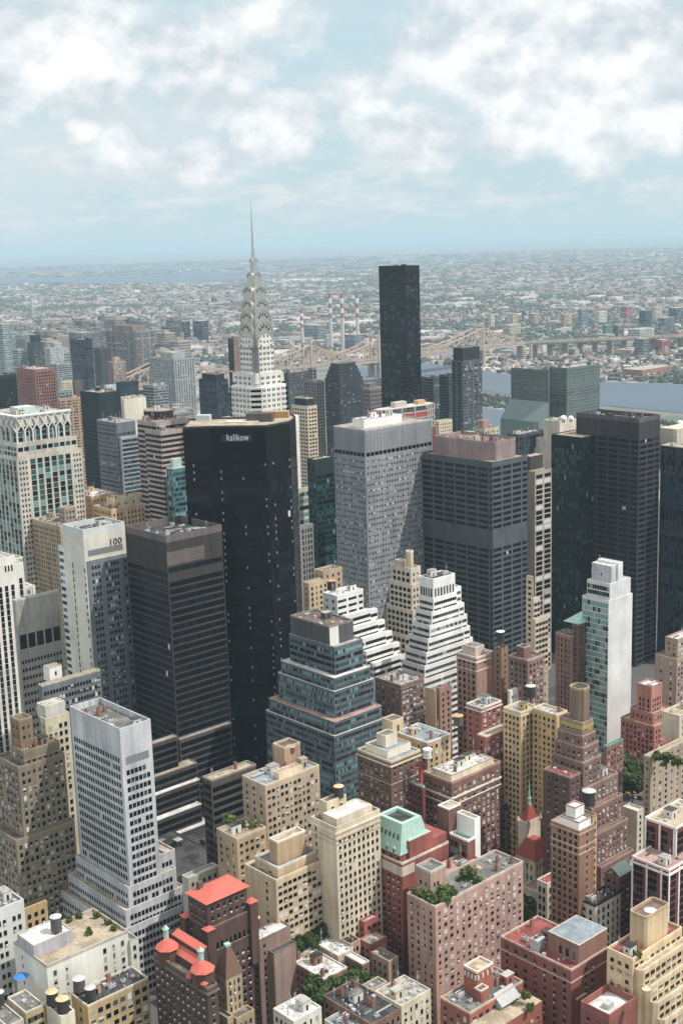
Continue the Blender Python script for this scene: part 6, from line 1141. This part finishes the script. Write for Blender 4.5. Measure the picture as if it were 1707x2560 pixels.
m = MB(); m.box(0, 0, 0, 14, 12, 5); m.build('roof_plant', wall('c2d2cf'), bP.rt, (x0+10, y0+14, zc))
# UN pair: sloping glass skirt; construction frame; radomes; capsule; V ribs; blank wall sign; canopy
zA = zt(bU2.x-2, bU2.y-14, 'R2', 905); zB = zt(bU2.x, bU2.y, 'R2', 815); L_ = bU2.d
m = MB(); m.quad((-16, 0, zA), (-16, L_*1.02, zA), (0, L_*1.02, zB), (0, 0, zB)); m.quad((-16, 0, 0), (-16, L_*1.02, 0), (-16, L_*1.02, zA), (-16, 0, zA)); m.ngon([(-16, 0, 0), (0, 0, 0), (0, 0, zB), (-16, 0, zA)][::1])
m.build('sloping_skirt', glass('skirt_glass', (.14, .19, .18), .25), bU2.rt)
zF = 128; P8 = [(x*bX.w, y*bX.d) for x, y in ((0, .35), (.12, 0), (.8, -.25), (1, .1), (1, .8), (.85, 1), (.12, 1), (0, .8))]
CONC = plain('raw_concrete', 'c9c1b6', .8, .9); NET = plain('safety_netting', 'd0473c', .7, .8)
sc_ = bX.w/64; 
for k in range(5):
    z = 128+k*5.2; m = MB(); m.prism([(p[0], p[1]) for p in P8], z, z+.7, 0); m.build('floor_slab', CONC, bX.rt)
    if k < 4:
        for i, p in enumerate(P8):
            q = P8[(i+1) % 8]
            for f in (0, .33, .66): m = MB(); m.bar((p[0]*(1-f)+q[0]*f, p[1]*(1-f)+q[1]*f, z+.7), (p[0]*(1-f)+q[0]*f, p[1]*(1-f)+q[1]*f, z+5.2), 1.0); m.build('column', CONC, bX.rt)
        if k < 3:
            m = MB(); C8 = [(bX.w/2+(p[0]-bX.w/2)*.97, bX.d/2+(p[1]-bX.d/2)*.97) for p in P8]; m.prism(C8, z+.7, z+ (5.2 if k == 2 else 2.6), 0, False); m.build('netting', NET if k != 1 else wall('6b3f3a'), bX.rt)
m = MB(); m.box(bX.w*.3, bX.d*.3, 128, bX.w*.52, bX.d*.7, 154); m.build('lift_core', CONC, bX.rt); m = MB(); m.box(bX.w*.72, bX.d*.2, 148, bX.w*.86, bX.d*.6, 153); m.build('formwork', plain('formwork_ply', 'd8a870'), bX.rt)
def ball(rg, x, y, z, r, label):
    X, Y = at(rg, x, y, z); t = root('radome', label, 'radome', (X, Y, z-r), 'white radomes'); m = MB(); n = 14
    rings = [(r*math.sin(math.pi*(k+.5)/9*.95+.08), -r*math.cos(math.pi*k/8)) for k in range(9)]
    for (ra, za_), (rb, zb2) in zip(rings[:-1], rings[1:]): m.tube(0, 0, za_+r+.6, zb2+r+.6, r*math.sqrt(max(.001, 1-(za_/r)**2)), r*math.sqrt(max(.001, 1-(zb2/r)**2)), n, 0, False)
    m.build('dome', plain('radome_white', 'f6f4f0', .95, .5, noise=.04), t); m = MB(); m.tube(0, 0, 0, .8, r*.5, r*.5, 10); m.build('mount', plain('metal_grey', 'b9bcbc'), t)
ball('R2', 1020, 893, 151, 2.6, 'left white radome on the cream ribbed tower'); ball('R2', 1054, 893, 151, 2.2, 'right white radome on the cream ribbed tower'); ball('R6', 1540, 205, 157, 2.1, 'white radome on the beige hut at the right frame edge')
X, Y = at('R6', 1530, 330, 152); m = MB(); m.box(-9, -6, 0, 30, 8, 11); m.build('roof_hut', wall('cfc3ae'), bE.rt, (X-bE.x+5, Y-bE.y+5, 148))
# ------------------------------------------------------------------ the art deco spire tower
ch = root('art_deco_skyscraper', 'white brick art deco skyscraper with arched steel crown and needle spire', 'skyscraper', (580, 727, 0))
CW = wall('e9e6dc', .85, tile=3.6); CG = wall('8d918f', .8); CM = plain('crown_steel', 'd2cdc2', .88, .19, .85, .5, .12, .3); CD = GL[1]
def chz(y): return zt(580, 727, 'CH', y)
TR0 = chz(1360); zSh, zBk, zLo = chz(1375), chz(1760), chz(1890)
def cham(s, c): h = s/2; return [(-h+c, -h), (h-c, -h), (h, -h+c), (h, h-c), (h-c, h), (-h+c, h), (-h, h-c), (-h, -h+c)]
m = MB(); m.prism(cham(42, 3), 0, chz(2200), 0); m.prism(cham(33.0, 6), 0, zLo, 0); m.prism(cham(28.0, 5), zLo, zBk, 0); m.build('lower_shaft', CW, ch)
m = MB(); m.prism(cham(20.6, 3.6), zBk, TR0-7.9*1.22, 0); m.build('upper_shaft', CW, ch)
m = MB()
for a in range(4):
    ca, sa = math.cos(a*math.pi/2), math.sin(a*math.pi/2)
    p1, p2 = (-6.75, -10.32), (-10.32, -6.75); e = .06
    r1 = (p1[0]*ca-p1[1]*sa-e*(ca-sa)*.7, p1[0]*sa+p1[1]*ca-e*(sa+ca)*.7); r2 = (p2[0]*ca-p2[1]*sa-e*(ca-sa)*.7, p2[0]*sa+p2[1]*ca-e*(sa+ca)*.7)
    m.quad((*r2, zBk), (*r1, zBk), (*r1, TR0-9.7), (*r2, TR0-9.7))
m.build('corner_strip', CG, ch)
def deco_windows(name, s, c, z0, z1, fh, cols, ww, wh):
    cnt = 0
    for face in (0, 1):
        h = s/2; nf = int((z1-z0)/fh)
        for i in range(nf):
            z = z1-(i+.5)*fh
            for u in cols:
                for du in (-.62, .62):
                    w_ = wmesh(ww, wh, 0 if (i+int(u)) % 3 else 1, 1, False)
                    if face == 0: link('window', w_, ch, (u+du, -h, z))
                    else: link('window', w_, ch, (-h, u+du, z), -math.pi/2)
deco_windows('w', 20.6, 3.6, zBk, TR0-9.8, 3.75, (-5.2, -1.7, 1.7, 5.2), .8, 1.7)
st = MB()
for (s, z0, z1, cols, sp) in ((28.0, zLo, zBk-1, (-7.5, -2.6, 2.6, 7.5), .7), (33.0, chz(2200), zLo, (-8.6, -4.3, 0, 4.3, 8.6), .75)):
    for i in range(int((z1-z0)/3.75)):
        z = z1-(i+.6)*3.75
        for u in cols:
            for du in (-sp, sp): pane(st, (u+du, -s/2, z), (1, 0), (0, -1), .9, 1.8, 0, 1, False, 0); pane(st, (-s/2, u+du, z), (0, -1), (-1, 0), .9, 1.8, 0, 1, False, 0)
for i in range(int((zLo-chz(2200))/3.75)):
    z = zLo-(i+.6)*3.75
    for s_ in ((-11.0, -15.0), (-15.0, -11.0)): pane(st, ((-10.5-16.5)/2, (-16.5-10.5)/2, z), (.7071, -.7071), (-.7071, -.7071), 7.4, 1.7, 0, 0, False, 0)
    for sg in (-1, 1): pane(st, (11.9*sg, -16.5, z), (1, 0), (0, -1), 2.6, 1.8, 0, 0, False, 0) if sg > 0 else None; pane(st, (-16.5, 11.9, z), (0, -1), (-1, 0), 2.6, 1.8, 0, 0, False, 0) if sg > 0 else None
tag(st.build('further_glazing', GL, ch), kind='stuff')
for sx, sy in ((-1, -1), (1, -1), (-1, 1)):
    m = MB(); d = Vector((sx, sy, 0)).normalized(); p = Vector((sx*12.0, sy*12.0, zBk+.2)); m.bar(p, p+d*4.2+Vector((0, 0, .8)), 1.1); m.bar(p+d*3.2+Vector((0, 0, .7)), p+d*5.4+Vector((0, 0, .2)), .8); m.build('eagle', CM, ch)
for sx, sy in ((-1, -1), (1, -1), (-1, 1)):
    m = MB(); m.prism([(sx*11.3+2.2*math.cos(k*.785), sy*11.3+2.2*math.sin(k*.785)) for k in range(8)], zBk-7, zBk-.5, 0); m.build('corner_bay', CW, ch)
TR = [(chz(1360), 7.9, 10.4, 0), (chz(1252), 8.0, 9.1, 1), (chz(1142), 7.3, 8.2, 1), (chz(1036), 6.4, 7.1, 1), (chz(912), 5.3, 5.9, 1), (chz(782), 3.3, 3.6, 1), (chz(652), 1.7, 1.9, 1)]
NA = 20
for ti, (ztop, a_, b_, metal) in enumerate(TR):
    rise = a_*1.22; zs = ztop-rise
    prof = [(-a_*math.cos(math.pi*k/NA), zs+rise*math.sin(math.pi*k/NA)) for k in range(NA+1)]
    zb_ = zs-1.0 if ti == 0 else TR[ti-1][0]-TR[ti-1][1]*1.5
    prof = [(-a_, zb_)]+prof+[(a_, zb_)]
    for ax in (0, 1):
        m = MB(); n = len(prof)
        def V3(u, z, s): return (u, s*b_, z) if ax == 0 else (s*b_, u, z)
        for k in range(n-1):
            p, q = prof[k], prof[k+1]; m.quad(V3(*p, -1), V3(*q, -1), V3(*q, 1), V3(*p, 1), 0)
        for s in (-1, 1): m.ngon([V3(*p, s) for p in prof], 1)
        m.build('arch_vault', [CM, CM if metal else CW], ch)
    # rim ribs and triangular windows on the two visible arch faces
    for ax in (0, 1):
        m = MB()
        def V4(u, z, o): return (u, -b_-o, z) if ax == 0 else (-b_-o, u, z)
        for k in range(NA):
            t0_, t1_ = math.pi*k/NA, math.pi*(k+1)/NA
            for (f0, f1, o) in ((1.02, .88, .35),):
                A_ = (-a_*f0*math.cos(t0_), zs+rise*f0*math.sin(t0_)); B_ = (-a_*f0*math.cos(t1_), zs+rise*f0*math.sin(t1_)); C_ = (-a_*f1*math.cos(t1_), zs+rise*f1*math.sin(t1_)); D_ = (-a_*f1*math.cos(t0_), zs+rise*f1*math.sin(t0_))
                m.quad(V4(*A_, o), V4(*D_, o), V4(*C_, o), V4(*B_, o)); m.quad(V4(*A_, o), V4(*B_, o), V4(*B_, -.6), V4(*A_, -.6)); m.quad(V4(*D_, o), V4(*D_, 0), V4(*C_, 0), V4(*C_, o))
        m.build('arch_rim', CM, ch)
        if metal and ti < 6:
            for th in ((35, 62, 90, 118, 145) if ti < 5 else (60, 120)):
                t = math.radians(th); c_, s_ = math.cos(t), math.sin(t); wv = .10
                r1_, r2_ = .50, .80
                m = MB(); m.tri(V4(-a_*r1_*math.cos(t-wv*1.9), zs+rise*r1_*math.sin(t-wv*1.9), .1), V4(-a_*r1_*math.cos(t+wv*1.9), zs+rise*r1_*math.sin(t+wv*1.9), .1), V4(-a_*r2_*c_, zs+rise*r2_*s_, .1)); m.build('crown_window', CD, ch)
        if not metal:
            for (u, dz) in ((-4.6, -6), (4.6, -6), (-1.6, -2.5), (1.6, -2.5), (-1.6, -6.5), (1.6, -6.5), (-4.6, -9), (4.6, -9)):
                m = MB(); m.quad(V4(u-.5, ztop+dz-1.6, .08), V4(u+.5, ztop+dz-1.6, .08), V4(u+.5, ztop+dz, .08), V4(u-.5, ztop+dz, .08)); m.build('window', CD, ch)
m = MB(); z6 = TR[6][0]-3; m.prism([(1.75*math.cos(k*.785), 1.75*math.sin(k*.785)) for k in range(8)], z6, chz(520), 0, scale=.48); m.prism([(.9*math.cos(k*.785), .9*math.sin(k*.785)) for k in range(8)], chz(520), chz(80), 0, scale=.08); m.build('needle_spire', CM, ch)

# ------------------------------------------------------------------ street traffic
def car(rg, x, y, col, rz, label):
    X, Y = at(rg, x, y, 1.0); t = root('car', label, 'car', (X, Y, .25), 'cars in the side street'); t.rotation_euler = (0, 0, rz)
    m = MB(); m.box(-2.3, -.9, .35, 2.3, .9, .95, 0); m.prism(rect(-1.4, -.82, 1.3, .82), .95, 1.5, 1, mt=0, scale=.8); m.build('body', [plain('car_'+col, col, .85, .3), GL[1]], t)
    for sx in (-1.4, 1.4):
        for sy in (-.85, .85):
            m = MB(); n = 12; i = 0
            m.v = [(sx+.36*math.cos(k*2*math.pi/n), sy+o, .36+.36*math.sin(k*2*math.pi/n)) for o in (-.1, .1) for k in range(n)]
            m.f = [(k, (k+1) % n, n+(k+1) % n, n+k) for k in range(n)]+[tuple(range(n)), tuple(range(n, 2*n))]; m.m = [0]*len(m.f); m.build('wheel', plain('tyre', '1c1c1c', .8, .9), t)
for a in (('T3', 1105, 800, 'e0a020', 0, 'yellow cab under the street trees, nearer the brown stepped tower'), ('T3', 1150, 792, 'e8b030', 0, 'yellow cab under the street trees, nearer the beige block'), ('T3', 1130, 838, 'e8e8e6', 1.57, 'white car below the two yellow cabs'),
          ('T3', 1185, 850, '2a2c30', 1.57, 'black car close to the beige block'), ('T3', 1170, 818, 'a8acb0', 0, 'silver car between the yellow cabs and the black car'), ('T6', 600, 505, 'f0f0ee', 1.57, 'white car parked under trees right of the pink slab')): car(*a)
# ------------------------------------------------------------------ cantilever bridge
STL = plain('bridge_paint', 'c4ab98', .8, .6, ns=.05, noise=.12); BR = root('cantilever_bridge', 'pale steel cantilever truss bridge crossing the river behind the skyscrapers', 'bridge', (0, 0, 0))
TX = [1392, 1751, 1943, 2275]; BY = 2032; DK = 40
PEAKS = [(1260, 14), (1392, 48), (1570, 13), (1751, 48), (1847, 22), (1943, 48), (2109, 13), (2275, 48), (2420, 14)]
def top_h(x):
    for (xa, ha), (xb, hb) in zip(PEAKS[:-1], PEAKS[1:]):
        if xa <= x <= xb:
            f = (x-xa)/(xb-xa); f = f**1.4 if hb > ha else 1-(1-f)**1.4; return ha+(hb-ha)*f
    return 14
xs = [1260+i*(2420-1260)/76 for i in range(77)]
for s in (-13, 13):
    m = MB(); d = MB()
    for i in range(76):
        a, b_ = xs[i], xs[i+1]
        m.bar((a, BY+s, DK+top_h(a)), (b_, BY+s, DK+top_h(b_)), 2.4); m.bar((a, BY+s, DK+5), (b_, BY+s, DK+5), 2.0); m.bar((a, BY+s, DK-2), (b_, BY+s, DK-2), 3.0)
        if i % 2 == 0: d.bar((a, BY+s, DK), (a, BY+s, DK+top_h(a)), 1.8)
        if i % 4 == 0: d.bar((a, BY+s, DK+5), (xs[i+2], BY+s, DK+top_h(xs[i+2])), 1.8)
        if i % 4 == 2: d.bar((a, BY+s, DK+top_h(a)), (xs[min(76, i+2)], BY+s, DK+5), 1.8)
    m.build('truss_chord', STL, BR); d.build('truss_web', STL, BR)
m = MB(); m.box(1100, BY-13, DK-1.5, 2440, BY+13, DK); m.build('deck', plain('deck_grey', '8d8a86'), BR)
for x in TX:
    t = link('tower', None, BR, (x, BY, 0))
    for s in (-13, 13):
        m = MB(); m.box(-2.2, s-2, DK, 2.2, s+2, DK+52); m.prism(rect(-1.6, s-1.6, 1.6, s+1.6), DK+52, DK+66, 0, scale=.1); m.build('tower_leg', STL, t)
        m = MB(); m.box(-5, s-5, 0, 5, s+5, DK-2); m.build('pier', wall('a59d92'), t)
    m = MB(); m.bar((0, -13, DK+50), (0, 13, DK+50), 2); m.bar((0, -13, DK+18), (0, 13, DK+50), 1.2); m.bar((0, 13, DK+18), (0, -13, DK+50), 1.2); m.build('cross_brace', STL, t)
ex, ey = at('R2', 1700, 505, 30); VD = root('viaduct', 'long approach viaduct running right from the bridge over the far bank', 'viaduct', (2420, BY, 0))
n = 40; m = MB(); m2 = MB()
for i in range(n):
    f, g = i/n, (i+1)/n; a = Vector(((ex-2420)*f, (ey-BY)*f, 40-12*f)); b_ = Vector(((ex-2420)*g, (ey-BY)*g, 40-12*g)); dd = (b_-a).normalized(); no = Vector((-dd.y, dd.x, 0))*11
    m.quad(tuple(a-no), tuple(b_-no), tuple(b_+no), tuple(a+no)); 
    for s in (-1, 1): m.quad(tuple(a+no*s), tuple(b_+no*s), tuple(b_+no*s-Vector((0, 0, 4))), tuple(a+no*s-Vector((0, 0, 4)))); m2.bar(a+no*s+Vector((0, 0, 5)), b_+no*s+Vector((0, 0, 5)), .9); m2.bar(a+no*s, b_+no*s+Vector((0, 0, 5)), .8)
    if i % 3 == 0 and i < 40: p = MB(); p.box(-1.1, -8, 0, 1.1, 8, a.z-2); p.build('pier', wall('9d968c'), VD, (a.x, a.y, 0))
m.build('deck', wall('6d6862'), VD); m2.build('railing_truss', STL, VD)
# ------------------------------------------------------------------ power station chimneys
RW = plain('chimney_red', 'b87a74', .7, .8); CHM = plain('chimney_concrete', 'd2cdc6', .8, .8); WB = plain('chimney_white', 'ece8e2', .85)
for i, (x, y, h) in enumerate(((2500, 2915, 112), (2404.6, 2687.2, 154), (2428.3, 2665.8, 153), (2458.8, 2637.7, 152))):
    if i == 0: x, y = at('F', 753, 768, 118)
    t = root('chimney', ['short red and white striped chimney, leftmost of the power station', 'second striped chimney from the left, tallest of the power station', 'third striped chimney from the left, middle of the tall trio', 'rightmost red and white striped chimney of the power station'][i], 'chimney', (x, y, 0), 'striped power station chimneys')
    r = 4.3; m = MB(); m.tube(0, 0, 0, h*.56, r*1.25, r*1.05, 14, 0, False); m.build('shaft', CHM, t)
    for k in range(5): z0, z1 = h*(.56+.088*k), h*(.56+.088*(k+1)); m = MB(); m.tube(0, 0, z0, z1, r*1.05, r*1.0, 14, 0, k == 4); m.build('band', RW if k % 2 == 0 else WB, t)
# ------------------------------------------------------------------ the flats across the river
rng = random.Random(11)
def inpoly(x, y, P):
    c = False; n = len(P)
    for i in range(n):
        (x1, y1), (x2, y2) = P[i], P[i-1]
        if (y1 > y) != (y2 > y) and x < (x2-x1)*(y-y1)/(y2-y1)+x1: c = not c
    return c
WATER = [river, river2, hell, bay, snd]
QC = [wall('ebe3de', .66, streak=.1), wall('b9b6b4', .62, streak=.1), wall('c8b8a2', .66, streak=.1), wall('a98a80', .6, streak=.1), wall('8c9096', .5, streak=.1), wall('d6c6be', .58, streak=.1), wall('70757a', .5, streak=.1)]
QN = ['white', 'light grey', 'tan', 'brick', 'grey', 'cream', 'dark grey']
def visible(x, y, mg=60):
    px, py = pj(x, y, 10); return -mg < px < IW+mg and py < IH
boxes = []; trees_ = []
def area(x, y):   # patchiness of the built-up land
    return math.sin(x*.0021+1.3)*math.sin(y*.0017+.4)+.6*math.sin(x*.0053+y*.0041)+.35*math.sin(x*.013-y*.009)
def fill(d0, d1, cell, w0, w1, h0, h1, keep):
    a0, a1 = math.atan2(-200-853, FPX)+YAW, math.atan2(1907-853, FPX)+YAW; d = d0
    while d < d1:
        nn_ = int((a1-a0)*d/cell)
        for i in range(nn_):
            a = a0+(i+rng.random()*.8)*(a1-a0)/nn_; dd = d+rng.uniform(-.45, .45)*cell; x, y = dd*math.sin(a), dd*math.cos(a)
            if any(inpoly(x, y, w) for w in WATER) or x < 2150 and y < 2300 or x < 1400+max(0, y-1950)*.68+20 and y < 3950: continue
            g = area(x, y)
            if rng.random() < keep*(1.0 if g > -.25 else .10):
                tall = rng.random() < .03
                boxes.append((x, y, rng.uniform(w0, w1)*(2.0 if rng.random() < .35 else 1), rng.uniform(w0, w1)*.7, rng.uniform(h0, h1)*(2.4 if tall else 1), rng.choices(range(7), (24, 15, 14, 17, 9, 16, 5))[0], dd))
            elif rng.random() < .7: trees_.append((x, y, rng.uniform(.25, .5)*cell, rng.uniform(4, 8)))
            if rng.random() < .17: trees_.append((x+rng.uniform(-1, 1)*cell*.5, y+rng.uniform(-1, 1)*cell*.5, rng.uniform(.12, .3)*cell, rng.uniform(5, 9)))
        d += cell*1.05
fill(2650, 5200, 23, 6, 17, 4, 10, .74); fill(5200, 8200, 33, 8, 25, 4, 10, .7); fill(8200, 12500, 58, 14, 42, 5, 12, .55); fill(12500, 24000, 150, 30, 90, 7, 14, .38)
for _ in range(420):   # sheds and large roofs
    dd = 3300+9500*rng.random()**1.2; a = YAW+rng.uniform(-.33, .33); x, y = dd*math.sin(a), dd*math.cos(a)
    if any(inpoly(x, y, w) for w in WATER) or x < 1400+max(0, y-1950)*.68+20 and y < 3950: continue
    boxes.append((x, y, rng.uniform(35, 120), rng.uniform(20, 60), rng.uniform(7, 14), rng.choice((0, 0, 5, 1, 3)), dd))
# upper-east blocks on this bank, far left
boxes.sort(key=lambda q: -(q[2]*(q[4]+q[3]*.06)/q[6]**1.0)/q[6])
DB = {}
for i, (x, y, w, d, h, c, dd) in enumerate(boxes[:290]):
    if c not in DB:
        m = MB(); m.box(-.5, -.5, 0, .5, .5, 1, 0, False); m.box(-.2, -.25, 1, .15, .2, 1.18, 0, False); DB[c] = m.mesh('distant_house', QC[c])
    o = link('distant_house', DB[c], None, (x, y, 0), rng.choice((0, 0, .35))); o.scale = (w, d, h)
    tag(o, '%s low-rise building in the hazy flats across the river' % QN[c], 'building', '%s low buildings across the river' % QN[c])
m = MB()
for (x, y, w, d, h, c, dd) in boxes[290:]: 
    th = (int(x//700)*7+int(y//900)*3) % 5*.27-.5; ca, sa = math.cos(th), math.sin(th); i0 = len(m.v)
    for zz in (0, h): m.v += [(x+ca*u*w/2-sa*v*d/2, y+sa*u*w/2+ca*v*d/2, zz) for u, v in ((-1, -1), (1, -1), (1, 1), (-1, 1))]
    for f in ((4, 5, 6, 7), (0, 1, 5, 4), (1, 2, 6, 5), (2, 3, 7, 6), (3, 0, 4, 7)): m.f.append(tuple(i0+k_ for k_ in f)); m.m.append(c)
tag(m.build('distant_rooftops', QC), kind='stuff')
FL = leaf_mat('distant_foliage', (.04, .06, .05), (.075, .095, .07))
m = MB()
def clump(x, y, r, h):
    n = 7; i = len(m.v); a0 = rng.random()
    for rr, zz in ((1, 0), (.85, .6), (.4, 1)):
        for k in range(n): q = rng.uniform(.75, 1.15)*r*rr; m.v.append((x+q*math.cos(a0+k*2*math.pi/n), y+q*math.sin(a0+k*2*math.pi/n), h*zz*rng.uniform(.85, 1.15)))
    for l in range(2):
        for k in range(n): m.f.append((i+l*n+k, i+l*n+(k+1) % n, i+(l+1)*n+(k+1) % n, i+(l+1)*n+k)); m.m.append(0)
    m.f.append(tuple(i+2*n+k for k in range(n))); m.m.append(0)
for t in trees_: clump(*t)
# wooded islands and banks
def wood(poly, n, r0, r1, h0, h1):
    xs_, ys_ = [p[0] for p in poly], [p[1] for p in poly]
    for _ in range(n):
        x, y = rng.uniform(min(xs_), max(xs_)), rng.uniform(min(ys_), max(ys_))
        if inpoly(x, y, poly): clump(x, y, rng.uniform(r0, r1), rng.uniform(h0, h1))
wood([(1690, 700), (1705, 700), (1728, 1175), (1775, 1370), (1840, 1600), (1900, 1900), (1780, 1900), (1720, 1500), (1695, 1100)], 2600, 2, 4.5, 4, 8)
wood([(2225, 900), (2330, 900), (2290, 1500), (2190, 1580)], 900, 2, 5, 4, 9)
wood([(1930, 2450), (2010, 2600), (2100, 3000), (2000, 2900)], 120, 6, 12, 6, 14); wood([(2560, 2900), (2900, 2900), (2900, 3500), (2700, 3800)], 300, 8, 16, 6, 14)
wood([(2080, 3700), (2350, 3700), (2300, 3950), (2100, 3900)], 200, 8, 16, 8, 14)
tag(m.build('distant_trees', FL), kind='stuff')
# nameless town blocks between the towers and the river (upper east side), each its own thing
rows_ = [(x, y) for x in range(640, 2560, 62) for y in range(900, 3860, 80) if x < 1400+max(0, y-1950)*.68]
k = 0; taken = []
for b in BLD:
    for q in b.blocks: xs_ = [p[0] for p in q['pts']]; ys_ = [p[1] for p in q['pts']]; taken.append((min(xs_)+b.x-6, min(ys_)+b.y-6, max(xs_)+b.x+6, max(ys_)+b.y+6))
CB = [wall(c) for c in ('85817c', '9b948a', '74716e', '90979b', 'a69c8c', '63656a', '7f6f68')]
CBM = {}
for (x, y) in rows_:
    w, d = rng.uniform(26, 44), rng.uniform(26, 50); h = rng.uniform(16, 42) if y < 1400 else rng.uniform(24, 72)
    if any(x < t[2] and x+w > t[0] and y < t[3] and y+d > t[1] for t in taken): continue
    P = (x+w/2, y+d/2, h)
    if not visible(*P[:2]) or not seen(P, (0, 0)): continue
    c = rng.randrange(7)
    if c not in CBM:
        mm = MB(); mm.box(-.5, -.5, 0, .5, .5, 1, 0, False); mm.box(-.25, -.2, 1, .2, .25, 1.1, 0, False)
        for f in range(10):
            z = .05+f*.094
            for j in range(9): u = -.46+j*.107; mm.quad((u, -.502, z), (u+.06, -.502, z), (u+.06, -.502, z+.05), (u, -.502, z+.05), 1); mm.quad((-.502, u+.06, z), (-.502, u, z), (-.502, u, z+.05), (-.502, u+.06, z+.05), 1)
        CBM[c] = mm.mesh('town_block', [CB[c], GL[1]])
    o = link('town_block', CBM[c], None, (P[0], P[1], 0)); o.scale = (w, d, h)
    tag(o, '%s mid-rise block packed between the towers and the river' % ('drab', 'tan', 'dark', 'bluish grey', 'sandy', 'charcoal', 'brownish')[c], 'building', '%s mid-rise blocks near the river' % ('drab', 'tan', 'dark', 'bluish grey', 'sandy', 'charcoal', 'brownish')[c])
# ------------------------------------------------------------------ haze
m = MB(); m.box(-3000, -3000, -1, 50000, 50000, 345); hz = m.mesh('haze', [])
hm = bpy.data.materials.new('haze_air'); hm.use_nodes = True; t = NT(hm.node_tree)
v = t.n('ShaderNodeVolumePrincipled'); v.inputs['Color'].default_value = (.65, .85, .97, 1); v.inputs['Density'].default_value = 0.00005; v.inputs['Anisotropy'].default_value = .0
o_ = t.n('ShaderNodeOutputMaterial'); t.t.links.new(v.outputs[0], o_.inputs['Volume']); hz.materials.append(hm)
tag(link('haze', hz), kind='stuff')
